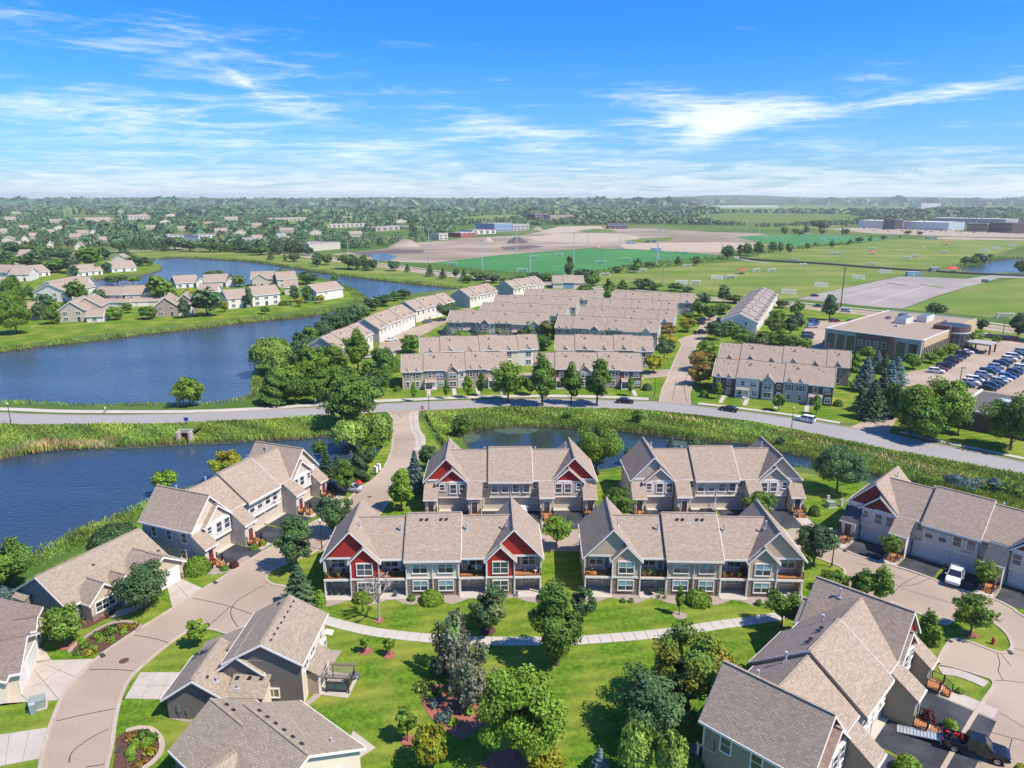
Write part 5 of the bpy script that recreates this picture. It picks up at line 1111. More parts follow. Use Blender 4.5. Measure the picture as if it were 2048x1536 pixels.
def crown_points(kind, r, n, size):
 """points, outward normals and clump tone for a crown in a unit cell: height 0..1, radius up to .5"""
 if kind in ('round', 'oval', 'lollipop', 'dense', 'wide', 'airy'):
  k = {'round': 46, 'oval': 44, 'lollipop': 30, 'dense': 60, 'wide': 70, 'airy': 34}[kind]
  d = unit(r, k); d[:, 2] = d[:, 2] * .9 + .08
  lob = 1 + .16 * np.sin(3 * np.arctan2(d[:, 1], d[:, 0]) + r.uniform(0, 6)) * (1 - np.abs(d[:, 2])) + r.uniform(-.16, .1, k)
  rad = np.where(r.random(k) < .25, r.uniform(.3, .65, k), r.uniform(.72, .98, k)) * lob
  c0 = .5; c = d * rad[:, None] * np.array((.39, .39, .43)); c[:, 2] += c0
  low = c[:, 2] < .22; c[low, :2] *= .8
  if kind == 'oval': tap = 1 - .45 * np.clip((c[:, 2] - .35) / .6, 0, 1); c[:, :2] *= tap[:, None]
  cr = {'round': .135, 'oval': .125, 'lollipop': .17, 'dense': .12, 'wide': .11, 'airy': .12}[kind] * r.uniform(.75, 1.25, k)
  i = r.integers(0, k, n); q = unit(r, n); rr = cr[i] * np.power(r.random(n), .35)
  P_ = c[i] + q * rr[:, None] * np.array((1.08, 1.08, .8)); tone = .86 + .14 * r.normal(size=k); tone = tone[i]
  nn = q * .75 + d[i] * .5; nn[:, 2] += .25
 elif kind == 'cone':
  z = r.random(n) ** 1.25; k = 60; az = r.integers(0, k, n) * 2.39996; az = az + r.normal(size=n) * .18
  lv = np.floor(z * 9 + (az % 1)) / 9; rad = (.46 * (1 - z) ** .75 + .03) * (.82 + .22 * np.sin(az * 3 + z * 21)) * np.power(r.random(n), .28)
  P_ = np.stack([rad * np.cos(az), rad * np.sin(az), .04 + z * .95], 1); nn = np.stack([np.cos(az), np.sin(az), np.full(n, .55)], 1)
  tone = .84 + .13 * np.sin(az * 5 + z * 17) + .06 * r.normal(size=n)
 elif kind == 'spruce':
  tiers = 15; t = r.integers(0, tiers, n); zt = (t + .5) / tiers; br = r.integers(0, 9, n); az = br * 2 * math.pi / 9 + t * 1.1 + r.normal(size=n) * .10
  L_ = .47 * (1 - zt) ** .9 + .02; s = np.sqrt(r.random(n)); rad = s * L_ * (1 + .18 * np.sin(br * 5.3 + t * 2.1))
  wob = r.normal(size=n) * .025 * (1.15 - s); P_ = np.stack([rad * np.cos(az) - wob * np.sin(az), rad * np.sin(az) + wob * np.cos(az), .05 + zt * .93 - s * .045 + s * s * .03 + r.normal(size=n) * .008], 1)
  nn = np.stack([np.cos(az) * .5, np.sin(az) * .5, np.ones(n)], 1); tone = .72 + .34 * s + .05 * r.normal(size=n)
 elif kind == 'willow':
  k = 90; d = unit(r, k); d[:, 2] = np.abs(d[:, 2]); c = d * r.uniform(.6, 1, k)[:, None] * np.array((.36, .36, .33)); c[:, 2] += .55
  i = r.integers(0, k, n); dr = r.random(n) ** 1.3; ln = r.uniform(.12, .42, k)[i]
  P_ = c[i] + unit(r, n) * .05 * np.array((1.2, 1.2, 1)) ; out = c[i][:, :2] / (np.linalg.norm(c[i][:, :2], axis=1)[:, None] + .05)
  P_[:, 2] -= dr * ln; P_[:, :2] += out * (.05 * np.sqrt(dr))[:, None]; tone = (.86 + .14 * r.normal(size=k))[i] + .05 * (1 - dr)
  nn = np.concatenate([out, np.full((n, 1), .25)], 1)
 elif kind == 'weeping':
  k = 70; z0 = r.random(k); az0 = r.uniform(0, 6.28, k); rd = .44 * np.sqrt(np.clip(1 - (1.7 * z0 - .8) ** 2, .02, 1)) * r.uniform(.35, 1, k)
  c = np.stack([rd * np.cos(az0), rd * np.sin(az0), .2 + z0 * .78], 1); i = r.integers(0, k, n); dr = r.random(n)
  P_ = c[i] + r.normal(size=(n, 3)) * np.array((.03, .03, .02)); P_[:, 2] -= dr * .2; tone = (.85 + .2 * r.normal(size=k))[i]
  nn = np.stack([np.cos(az0[i]), np.sin(az0[i]), np.full(n, .3)], 1)
 elif kind == 'shrub':
  q = unit(r, n); q[:, 2] = np.abs(q[:, 2]); b = 1 + .06 * np.sin(q[:, 0] * 9) * np.sin(q[:, 1] * 8 + 1); rr = r.uniform(.86, 1.0, n) * b
  P_ = q * rr[:, None] * np.array((.5, .5, .92)); nn = q; tone = .85 + .15 * r.normal(size=n)
 else:  # tuft of grass blades
  az = r.uniform(0, 6.28, n); rad = r.random(n) * .42; hgt = r.random(n) * .9
  P_ = np.stack([rad * np.cos(az) * (.5 + hgt), rad * np.sin(az) * (.5 + hgt), hgt * (1 - rad)], 1); nn = np.stack([np.cos(az), np.sin(az), np.full(n, .4)], 1); tone = .8 + .2 * r.normal(size=n)
 return P_, nn, np.clip(tone, .45, 1.5)
PROTO = {}
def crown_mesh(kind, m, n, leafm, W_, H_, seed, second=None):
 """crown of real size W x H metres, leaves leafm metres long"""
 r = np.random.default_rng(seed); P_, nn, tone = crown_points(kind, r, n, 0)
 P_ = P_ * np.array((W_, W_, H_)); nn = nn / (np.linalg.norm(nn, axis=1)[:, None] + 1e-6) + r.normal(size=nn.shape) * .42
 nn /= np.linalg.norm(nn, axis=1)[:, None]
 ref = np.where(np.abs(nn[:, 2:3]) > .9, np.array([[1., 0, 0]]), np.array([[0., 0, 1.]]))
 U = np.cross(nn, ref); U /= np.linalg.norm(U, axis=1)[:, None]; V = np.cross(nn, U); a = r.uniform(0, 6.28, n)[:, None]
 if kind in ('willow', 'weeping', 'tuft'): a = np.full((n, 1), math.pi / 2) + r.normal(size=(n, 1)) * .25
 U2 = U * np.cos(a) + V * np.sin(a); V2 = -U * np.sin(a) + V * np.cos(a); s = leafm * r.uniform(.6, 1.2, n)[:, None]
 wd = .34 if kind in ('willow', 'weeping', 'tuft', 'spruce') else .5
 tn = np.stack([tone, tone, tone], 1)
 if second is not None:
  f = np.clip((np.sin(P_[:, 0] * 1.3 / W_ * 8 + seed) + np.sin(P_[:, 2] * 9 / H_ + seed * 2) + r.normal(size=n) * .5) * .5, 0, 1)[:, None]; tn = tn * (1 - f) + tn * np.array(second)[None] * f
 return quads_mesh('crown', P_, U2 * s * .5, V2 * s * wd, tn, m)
def trunk_mesh(H_, h0, r0, W_, m='bark', limbs=6, seed=1, bare=False):
 mb = MB(); q = random.Random(seed); top = H_ * (.92 if bare else .72)
 lean = (q.uniform(-.02, .02) * H_, q.uniform(-.02, .02) * H_)
 mid = Vector((lean[0], lean[1], h0 + .15 * H_)); mb.tube((0, 0, -.1), (0, 0, .35), r0 * 1.45, r0 * 1.05, m, 7); mb.tube((0, 0, .3), mid, r0 * 1.05, r0 * .75, m, 7); mb.tube(mid, (lean[0] * 1.5, lean[1] * 1.5, top), r0 * .75, r0 * .2, m, 6)
 for i in range(limbs):
  a = i * 2.4 + q.uniform(-.3, .3); z = h0 + (top - h0) * (i + .3) / limbs * .85; L_ = W_ * (.6 if bare else .36) * (1 - .5 * i / limbs)
  p = Vector((0, 0, z)); e = Vector((math.cos(a) * L_, math.sin(a) * L_, z + L_ * (.8 if bare else .55))); mb.tube(p, e, r0 * (.6 if bare else .38), r0 * (.3 if bare else .09), m, 5)
  for j in range(8 if bare else 2):
   f = q.uniform(.35, .9); b = p.lerp(e, f); a2 = a + q.uniform(-1, 1); l2 = L_ * q.uniform(.3, .55); e2 = b + Vector((math.cos(a2) * l2 * .8, math.sin(a2) * l2 * .8, l2 * q.uniform(.5, 1.1))); mb.tube(b, e2, r0 * (.3 if bare else .13), r0 * (.15 if bare else .04), m, 4)
   if bare:
    for _ in range(5):
     c_ = b.lerp(e2, q.uniform(.3, 1)); a3 = a2 + q.uniform(-1.4, 1.4); l3 = l2 * q.uniform(.3, .6); mb.tube(c_, c_ + Vector((math.cos(a3) * l3, math.sin(a3) * l3, l3 * q.uniform(.3, 1))), r0 * .16, r0 * .08, m, 3)
 return mb.mesh('trunk')
TREES = []
def tree(x, yb, yt, wpx, kind='round', m='leaf_green', label=None, group=None, name='tree', gap=.12, cat='tree', second=None, bark='bark', key=None, dens=1.0, world=None, vr=None):
 """a tree whose trunk meets the ground at plan point (x, yb); yt = top, wpx = crown width"""
 c = world or G(x, yb); _, _, d = pix(c.x, c.y, 0)
 z = 0.5
 for _ in range(400):
  if pix(c.x, c.y, z)[1] <= yt: break
  z += .12
 H_ = max(z, .6); W_ = wpx * d / FPX * 1.12
 far = d > 330; mid = d > 150
 vr = vr if vr is not None else rnd.randrange(3)
 tier = 2 if far else 1 if mid else 0
 k = (kind, m, tier, vr if tier == 2 or (tier and W_ < 8.5) else (vr, round(H_ * 2), round(W_ * 2)), round(gap, 2), second, bark, bool(dens < .7))
 h0 = gap
 if k not in PROTO:
  if tier == 0 or (tier == 1 and W_ >= 8.5): w_, h_ = W_, H_
  else: w_, h_ = 7.0, 9.0
  ch = h_ * (1 - h0)
  if kind == 'bare': crown = None
  else:
   area = w_ * ch * (1.0 if kind != 'shrub' else 1.2); lf = (.30, .52, .95)[tier]
   if kind in ('willow', 'weeping'): lf *= 1.25
   if kind == 'spruce': lf *= .9
   if kind == 'tuft': lf *= 1.2
   n = int(area * dens * {0: 190, 1: 60, 2: 14}[tier] * {'spruce': 1.5, 'cone': 1.2}.get(kind, 1.0)); n = max(40, min(n, 17000))
   crown = crown_mesh(kind, m, n, lf, w_, ch, vr * 31 + len(kind), second)
  tr = trunk_mesh(h_, h0 * h_ if kind != 'bare' else .38 * h_, .028 * h_ * (.75 if kind == 'bare' else .55 if h_ < 5 else .75), w_, bark, 12 if kind == 'bare' else 6 if tier < 2 else 3, vr + 3, kind == 'bare') if kind not in ('shrub', 'tuft') else None
  PROTO[k] = (crown, tr, w_, h_)
 crown, tr, w_, h_ = PROTO[k]
 if name == 'tree': name = {'spruce': 'spruce_tree', 'willow': 'willow_tree', 'weeping': 'birch_tree', 'bare': 'bare_tree', 'cone': 'linden_tree'}.get(kind, 'pine_tree' if m == 'leaf_pine' else 'tree')
 e = bpy.data.objects.new(name, None); COL.objects.link(e); e.location = c; e.rotation_euler = (0, 0, rnd.uniform(0, 6.28)); e.scale = (W_ / w_, W_ / w_, H_ / h_)
 tag(e, label or 'tree', cat, group)
 if kind in ('shrub', 'tuft'):
  bpy.data.objects.remove(e); e = bpy.data.objects.new(name, crown); COL.objects.link(e); e.location = c; e.rotation_euler = (0, 0, rnd.uniform(0, 6.28)); e.scale = (W_ / w_, W_ / w_, H_ / h_); tag(e, label or 'shrub', cat, group)
 else:
  if crown: put('crown', crown, e, (0, 0, h0 * h_ * .9))
  put('trunk', tr, e)
 TREES.append((c.x, c.y, W_ / 2, H_)); return e
def rows(lst, **k):
 for a in lst: tree(*a[:4], **dict(k, **(a[4] if len(a) > 4 else {})))
T_ = tree
# --- the green in front
T_(1040,1522,1336,172,'wide','leaf_bright','largest bright green ash tree, bottom centre of the green', gap=.10)
T_(905,1352,1222,84,'weeping','leaf_brown','taller grey brown weeping birch beside the footpath', gap=.1, second=(.75,1.25,.6), bark='bark_pale', dens=.5)
T_(946,1408,1286,104,'weeping','leaf_brown','drooping grey brown birch leaning over the red mulch bed', gap=.08, second=(.9,1.2,.7), bark='bark_pale', dens=.5)
T_(1113,1330,1163,118,'oval','leaf_green','tall green maple standing at the middle of the footpath', gap=.1)
T_(979,1264,1172,86,'airy','leaf_dark','dark crab apple tree between decks and footpath, left of the tall maple', gap=.16, second=(1.9,1.2,1.2))
T_(1165,1243,1176,52,'airy','leaf_dark','thin greyish tree behind the tall maple near the block corner', gap=.18, second=(1.5,1.3,1.2))
T_(758,1241,1150,48,'bare','leaf_green','bare leafless tree on the lawn before the red gabled decks', bark='bark_pale')
T_(1358,1230,1172,17,'oval','leaf_green','slim young columnar tree on the lawn before the sage block', gap=.2)
T_(731,1304,1270,26,'airy','leaf_bright','left of two saplings in red mulch rings below the path', gap=.3, dens=.6)
T_(779,1311,1275,26,'airy','leaf_bright','right of two saplings in red mulch rings below the path', gap=.3, dens=.6)
T_(815,1482,1407,46,'round','leaf_bright','small bright tree in a red mulch ring, bottom centre left', gap=.28)
T_(862,1540,1449,72,'round','leaf_yellow','golden yellow green maple at the bottom edge', gap=.15, second=(.6,.95,1))
T_(1372,1432,1250,150,'round','leaf_green','maple turning orange above the dark round tree', gap=.1, second=(2.6,1.25,1.1))
T_(1305,1478,1332,156,'dense','leaf_dark','large dark blue green tree left of the coral gabled block', gap=.08, second=(1.3,1.2,1.2))
T_(1268,1560,1436,78,'willow','leaf_willow','pale willowy tree at the bottom edge, left of the pair', gap=.05)
T_(1337,1580,1452,80,'willow','leaf_willow','pale willowy tree at the bottom edge, right of the pair', gap=.05)
T_(1198,1548,1495,40,'spruce','leaf_bluespruce','small blue spruce at the bottom edge', gap=.03)
T_(1095,1560,1505,70,'round','leaf_yellow','yellow leaved bush at the bottom edge under the large ash', gap=.1)
T_(1563,1256,1177,72,'round','leaf_green','round tree at the right end of the footpath', gap=.2)
T_(1627,1130,1045,80,'dense','leaf_dark','dark round maple right of the sage block at the court corner', gap=.16, second=(1.2,1.2,1.3))
T_(1668,1186,1142,62,'round','leaf_green','low spreading shrub tree beside the court road', gap=.08, second=(1.5,1.1,1))
T_(1722,1200,1134,50,'oval','leaf_green','left of twin trees behind the dark roof at the court', gap=.1)
T_(1758,1206,1132,52,'oval','leaf_green','right of twin trees behind the dark roof at the court', gap=.12, second=(1.5,1.2,1))
T_(1940,1270,1183,80,'round','leaf_green','yellowish tree on the teardrop island by the hydrant', gap=.2, second=(1.9,1.4,1), dens=.9)
T_(1852,1310,1216,50,'oval','leaf_bright','narrow tree against the far corner of the coral block', gap=.08)
T_(1779,1122,1069,42,'round','leaf_bright','small round tree by the second porch of the dark red block', gap=.3)
T_(1966,1182,1118,46,'round','leaf_bright','small round tree beside the pale pickup', gap=.28)
T_(1673,986,884,98,'dense','leaf_dark','big dark round tree by the pond right of the beige block', gap=.12, second=(1.2,1.25,1.3))
T_(1519,1036,982,66,'dense','leaf_green','round tree in front of the beige block at the court', gap=.15)
T_(1235,1040,971,64,'round','leaf_green','round tree in the court between the two rear blocks', gap=.12)
T_(1192,952,842,100,'round','leaf_bright','big light green tree by the pond between the rear blocks', gap=.08)
T_(1113,1098,1032,58,'lollipop','leaf_bright','lollipop tree in the gap between the red and sage blocks', gap=.3)
T_(803,1022,935,56,'oval','leaf_bright','broad light green tree at the road bend left of the rear red block', gap=.1)
T_(831,985,898,42,'spruce','leaf_bluespruce','blue green spruce against the corner of the rear red block', gap=.03)
T_(858,940,885,40,'dense','leaf_dark','dark low tree behind the blue green spruce', gap=.1)
T_(670,1072,988,68,'round','leaf_dark','dark tree left of the front red block behind the lamp', gap=.12, second=(1.2,1.3,1.2))
T_(592,1142,1026,76,'oval','leaf_dark','tall oval tree on the verge between the road and the front red block', gap=.08, second=(1.3,1.4,1.1))
T_(600,1214,1126,72,'spruce','leaf_spruce','light green spruce beside the front red block', gap=.03, second=(1.5,1.5,1.3))
T_(640,1210,1178,22,'shrub','leaf_bright','small bright bush under the light green spruce', gap=0, name='bush', cat='shrub')
T_(692,990,914,44,'oval','leaf_green','green tree above the parked car by the access road', gap=.1)
T_(720,962,880,42,'cone','leaf_dark','dark pointed tree nearest the access road by the cars', gap=.06)
T_(655,962,896,38,'spruce','leaf_spruce','green spruce by the corner of the cream block', gap=.03)
T_(622,940,900,34,'spruce','leaf_bluespruce','blue spruce behind the green one by the pond', gap=.03)
T_(289,1222,1123,98,'dense','leaf_dark','dark rounded tree before the porch of the grey ranch house', gap=.1, second=(1.2,1.1,1.1))
T_(134,1291,1210,74,'round','leaf_green','light green maple at the corner of the grey ranch house', gap=.18, second=(1.7,1.3,1))
T_(397,1294,1237,42,'airy','leaf_bright','small yellowish tree on the lawn right of the curving road', gap=.25, second=(1.6,1.1,1))
T_(22,1186,1078,100,'round','leaf_green','bushy green tree on the pond bank at the left edge', gap=.05)
T_(333,985,940,48,'round','leaf_bright','round tree behind the left roof of the cream block', gap=.1)
T_(455,960,900,62,'round','leaf_yellow','golden green tree behind the middle roof of the cream block', gap=.1, second=(.55,.9,1))
T_(6,1200,1172,60,'spruce','leaf_bluespruce','blue spruce behind the brown roof at the left edge', gap=.02)
T_(-30,1170,1100,60,'round','leaf_green','dark tree on the bank beyond the left edge', gap=.05)
# --- around the junction
T_(706,856,736,112,'wide','leaf_green','big spreading cottonwood at the junction of the access road', gap=.1, second=(1.2,1.15,1.1))
T_(700,896,835,84,'willow','leaf_willow','yellow green willow over the end of the left pond', gap=.03)
T_(762,884,822,56,'willow','leaf_willow','light willow tangle beside the top of the access road', gap=.03, second=(.8,.9,1))
for a, l in (((676,955,908,30,'spruce','leaf_spruce'),'green spruce between the cars and the left pond'),((704,948,900,28,'spruce','leaf_bluespruce'),'blue spruce at the pond end left of the access road'),((738,925,893,34,'dense','leaf_dark'),'dark bushy tree on the bank left of the access road'),((640,912,880,30,'round','leaf_green'),'small tree standing at the far end of the left pond'),
    ((745,905,868,34,'round','leaf_green'),'green tree between willows and the access road')): T_(*a, label=l, gap=.04)
for a, l in (((166,606,572,24,'round','leaf_green'),'round tree behind the pale grey stepped house'),((345,604,572,24,'oval','leaf_green'),'oval tree behind the tan stepped house'),((470,602,578,20,'round','leaf_dark'),'dark tree left of the blue gabled end'),((530,628,610,20,'round','leaf_bright'),'bright shrub tree on the island lawn by the long white house'),((256,626,604,22,'round','leaf_green'),'small tree at the mouth of the double garages'),((15,612,584,30,'dense','leaf_green'),'dense tree left of the tall full maple')): T_(*a, label=l, gap=.06)
T_(735,915,890,34,'round','leaf_bright','bush on the pond bank below the willows', gap=.03)
T_(381,811,752,64,'round','leaf_bright','lone light green tree on the lake shore by the trail', gap=.06, second=(1.3,1.15,1))
T_(545,748,663,92,'willow','leaf_willow','big round willow standing over the lake', gap=.05, second=(.8,.85,1))
near = [(570,790,722,60,'round','leaf_bright'),(645,790,735,56,'oval','leaf_green'),(690,800,725,56,'round','leaf_green'),(745,800,740,50,'round','leaf_dark'),(590,745,690,50,'round','leaf_dark'),(640,745,690,50,'round','leaf_green'),(740,770,720,50,'oval','leaf_green'),(550,808,735,66,'cone','leaf_green'),(592,808,744,50,'round','leaf_green'),(617,775,688,48,'airy','leaf_bright'),(612,720,668,50,'dense','leaf_dark'),(666,770,680,66,'round','leaf_bright'),(717,742,658,50,'oval','leaf_bright'),(634,806,752,46,'round','leaf_green'),
  (764,792,700,60,'airy','leaf_green'),(768,742,690,50,'round','leaf_green'),(822,705,666,46,'round','leaf_green'),(790,742,712,30,'shrub','leaf_green'),(700,720,668,30,'round','leaf_green'),(660,700,650,46,'dense','leaf_dark')]
lab = ['light tree behind the fine leaved one by the lake','tall oval tree between foot path and cottonwood','green tree just above the big cottonwood','dark tree right of the cottonwood top','dark tree under the willow','green tree between the dark ones above the foot path','oval tree at the lower lane','fine leaved pointed tree by the lake nearest the trail','round tree at the foot path beside the trail','feathery light green tree above the foot path','dark tree behind the willow on the lake shore','rounded bright maple nearest the first white row house','tall bright maple against the first white row house','low round tree left of the big cottonwood',
  'feathery honey locust right of the big cottonwood','round tree at the bottom of the lane','round tree between the lane and the row with porches','shrub at the lane corner','small tree between two bright maples','dark tree hiding the lower end of the diagonal row']
for a, l in zip(near, lab): T_(*a, label=l, gap=.08)
shore = [(625,702,648,40),(648,690,636,40),(672,668,626,42),(655,655,622,30),(692,660,618,36),(712,645,606,34),(728,640,610,30),(744,622,590,34),(770,612,586,32),(790,602,580,26),(808,598,576,28),(600,700,660,30),(682,640,612,26),(640,672,640,24)]
for i, a in enumerate(shore): T_(*a, kind=('dense','round')[i % 2], m=('leaf_dark','leaf_green')[i % 3 == 0], label='tree in the belt between lake and diagonal row', group='trees along the lake side of the diagonal row', gap=.05)
# lindens and young trees before the row houses
for a, l in (((1016,806,715,66,'round','leaf_bright'),'light green maple, leftmost of the large street trees along the main road'),((1085,812,702,62,'oval','leaf_green'),'biggest dark linden along the main road, second street tree from the left'),((1142,808,724,44,'oval','leaf_green'),'middle pointed linden along the main road between two larger ones'),((1194,812,716,60,'oval','leaf_green'),'dark linden nearest the right end of the brick and tan row house'),
    ((828,803,762,13,'oval','leaf_bright'),'thin young tree before the left end of the porch row'),((893,798,760,14,'oval','leaf_green'),'thin young tree beside the porch of the first row house'),((935,796,750,24,'oval','leaf_bright'),'young oval tree, left of two before the gabled unit'),((962,792,746,22,'oval','leaf_green'),'young oval tree, right of two before the gabled unit'),
    ((1260,792,752,18,'oval','leaf_bright'),'young tree before the right end unit by the side street'),((1306,746,704,42,'round','leaf_yellow'),'pale yellow tree at the alley mouth by the side street'),((1046,716,680,40,'dense','leaf_green'),'dark tree in the gap between the first two row houses'),((1060,790,750,30,'round','leaf_green'),'small tree between maple and biggest linden'),
    ((1436,798,762,20,'oval','leaf_bright'),'young tree before the left unit of the dark brick row'),((1556,822,784,26,'round','leaf_green'),'round young tree before the middle of the dark brick row'),((1632,829,788,20,'oval','leaf_bright'),'young tree before the right unit of the dark brick row'),
    ((1400,770,728,50,'round','leaf_orange'),'front orange tinted maple on the side street'),((1404,742,700,58,'round','leaf_orange'),'rear orange and green maple on the side street'),((1415,706,680,46,'round','leaf_bright'),'green tree above the orange maples on the side street'),
    ((1335,676,648,40,'round','leaf_orange'),'reddish tinted tree left of the upper side street'),((1336,700,664,40,'round','leaf_yellow'),'yellow green tree behind the blue green one on the side street'),((1328,718,676,36,'dense','leaf_dark'),'blue green tree at the right end of the vented row'),
    ((1375,664,634,34,'round','leaf_yellow'),'small yellow tree at the bend of the upper side street'),((1430,680,640,44,'dense','leaf_dark'),'dark tree right of the upper side street bend'),((1458,672,642,40,'round','leaf_green'),'green tree beside the dark one at the upper side street')):
 T_(*a, label=l, second=(.75, 1.3, 1.0) if a[5] == 'leaf_orange' else None, gap=.12, group=None)
# belt behind the first rows
belt = [(905,664,634,34,'cone','leaf_spruce'),(930,668,640,22,'cone','leaf_dark'),(950,674,645,30,'spruce','leaf_bluespruce'),(975,668,636,26,'cone','leaf_dark'),(893,676,650,30,'spruce','leaf_bluespruce'),(1018,668,640,28,'oval','leaf_dark'),(1058,674,640,40,'airy','leaf_pine'),(1090,678,640,34,'airy','leaf_pine'),
  (1115,676,640,46,'airy','leaf_pine'),(1145,680,650,28,'airy','leaf_pine'),(1085,700,668,44,'round','leaf_green'),(1167,680,644,28,'cone','leaf_dark'),(1198,680,642,36,'cone','leaf_dark'),(1248,684,646,32,'cone','leaf_dark'),(1298,686,648,32,'cone','leaf_dark'),(1222,682,662,30,'round','leaf_bright'),(1000,672,652,24,'round','leaf_bright'),
  (925,680,660,40,'shrub','leaf_bright'),(970,682,664,40,'shrub','leaf_bright'),(1040,684,660,30,'airy','leaf_pine')]
for a in belt: T_(*a, label={'leaf_pine': 'light green pine in the hedge behind the first double row', 'leaf_dark': 'dark pointed tree in the line behind the first double row', 'leaf_bluespruce': 'blue spruce in the hedge behind the first double row'}.get(a[5], 'green tree in the hedge behind the first double row'), group='trees behind the first double row', gap=.03)
# trees over the roofs of the upper rows
up = [(895,640,602,44,'round'),(888,618,606,20,'shrub'),(1125,632,610,30,'round'),(1140,634,618,24,'round'),(1170,610,596,22,'round'),(1060,612,603,26,'round'),(1095,612,604,26,'round'),(1218,592,556,28,'oval'),(1215,600,578,20,'oval'),(1245,578,560,26,'cone'),(1285,578,556,44,'round'),(1310,580,565,34,'round'),(1350,582,563,32,'round'),
  (1375,584,572,26,'round'),(1447,606,568,30,'oval'),(1408,614,582,26,'round'),(1398,632,600,36,'round'),(1470,606,588,36,'round'),(1418,640,608,30,'round'),(1445,628,606,40,'round'),(1376,640,622,22,'round'),(1392,606,596,16,'round'),(1030,566,552,26,'round'),(1072,560,542,44,'round'),(1098,562,545,36,'round'),(1138,556,512,22,'oval'),(1168,560,535,44,'round'),(1185,572,548,34,'round'),
  (1040,560,548,20,'round'),(960,560,540,44,'round'),(985,566,548,34,'round'),(935,566,549,24,'round'),(1010,572,552,30,'dense'),(1170,582,568,30,'shrub')]
for a in up: T_(*a, m=('leaf_green','leaf_dark','leaf_green')[int(a[0]) % 3], label='tree among the upper rows of townhouses near the turf field', group='trees round the upper rows of townhouses', gap=.06)
T_(1138,556,512,22,'oval','leaf_green',label='tall narrow tree at the edge of the turf field',gap=.08)
# spruces and big trees by the office
off = [(1735,722,690,30,'round','leaf_bright'),(1728,782,712,50,'spruce','leaf_bluespruce'),(1752,742,700,34,'spruce','leaf_bluespruce'),(1768,748,706,30,'spruce','leaf_spruce'),(1790,770,712,46,'spruce','leaf_bluespruce'),(1775,800,718,52,'spruce','leaf_bluespruce'),(1742,838,756,56,'spruce','leaf_spruce'),(1722,822,776,40,'spruce','leaf_spruce'),
  (1760,822,740,50,'spruce','leaf_spruce'),(1710,744,702,28,'cone','leaf_bright'),(1786,838,760,40,'round','leaf_green')]
for i, a in enumerate(off): T_(*a, label=('light green' if a[5] == 'leaf_bright' else 'blue grey' if a[5] == 'leaf_bluespruce' else 'dark green') + ' spruce in the group left of the office', group='spruces between the row houses and the office', gap=.02)
for a, l in (((1820,872,766,92,'oval','leaf_bright'),'leafy tree, left of the big clump by the driveway'),((1872,874,752,110,'round','leaf_bright'),'leafy tree, tallest of the big clump by the driveway'),((1916,868,810,44,'dense','leaf_dark'),'dark rounded tree at the right of the big clump'),((1848,884,800,80,'dense','leaf_green'),'low dark tree in front of the big clump'),
    ((2020,900,776,100,'round','leaf_green'),'large green tree at the right edge by the low building'),((1825,738,706,36,'round','leaf_green'),'round tree at the front corner of the office'),((1655,696,676,22,'dense','leaf_green'),'small tree at the left end of the office'),((1860,726,704,30,'round','leaf_bright'),'bush tree beside the office wall, nearest'),((1880,716,696,28,'round','leaf_bright'),'bush tree beside the office wall, second'),
    ((1900,706,686,32,'round','leaf_bright'),'bush tree beside the office wall, third'),((1950,686,662,30,'round','leaf_willow'),'light tree by the office rotunda'),((1963,664,636,22,'dense','leaf_dark'),'dark tree behind the office rotunda'),((1658,640,586,34,'oval','leaf_dark'),'tall dark tree by the arterial road left of the office'),((1870,632,602,38,'dense','leaf_dark'),'round dark tree on the field behind the office'),
    ((2035,674,626,40,'oval','leaf_dark'),'dark tree beside the parking row at the right edge'),((1990,690,668,16,'round','leaf_green'),'small tree on the parking island'),((1990,985,955,40,'round','leaf_bluespruce'),'grey green bush among the reeds behind the dark red block, left'),((1925,978,952,70,'round','leaf_bluespruce'),'grey green willow bush among the reeds behind the dark red block'),((2030,1000,966,60,'round','leaf_green'),'bush among the reeds at the right edge'),
    ((1342,905,872,26,'spruce','leaf_bluespruce'),'small blue spruce on the pond bank behind the beige block'),((1392,908,878,40,'round','leaf_dark'),'dark bush on the pond bank behind the beige block'),((1258,925,895,20,'round','leaf_green'),'small bush by the left end of the beige block'),((924,880,828,44,'airy','leaf_green'),'thin bush tree by the reeds at the head of the pond'),
    ((1275,845,818,26,'round','leaf_green'),'grey green bush in the roadside reeds near the black car'),((1135,838,820,22,'round','leaf_green'),'small bush in the roadside reeds opposite the lindens'),((1560,890,872,18,'round','leaf_dark'),'dark bush in the reeds left of the roadside lamp')):
 T_(*a, label=l, gap=.07)
mixed = [(1560,690,655,40),(1548,668,632,44),(1580,668,628,34),(1575,700,668,44),(1605,700,672,36),(1530,690,662,40),(1595,660,622,30),(1590,632,600,24),(1555,645,618,34),(1520,700,672,30),(1500,690,664,44),(1480,690,655,44),(1602,622,605,14),(1565,616,598,30),(1478,668,650,30)]
for i, a in enumerate(mixed): T_(*a, kind=('round','dense','oval','airy')[i % 4], m=('leaf_bright','leaf_green','leaf_dark','leaf_pine')[(i * 7) % 4], label='tree in the mixed grove right of the staggered row houses', group='grove between the staggered row houses and the car park', gap=.05)
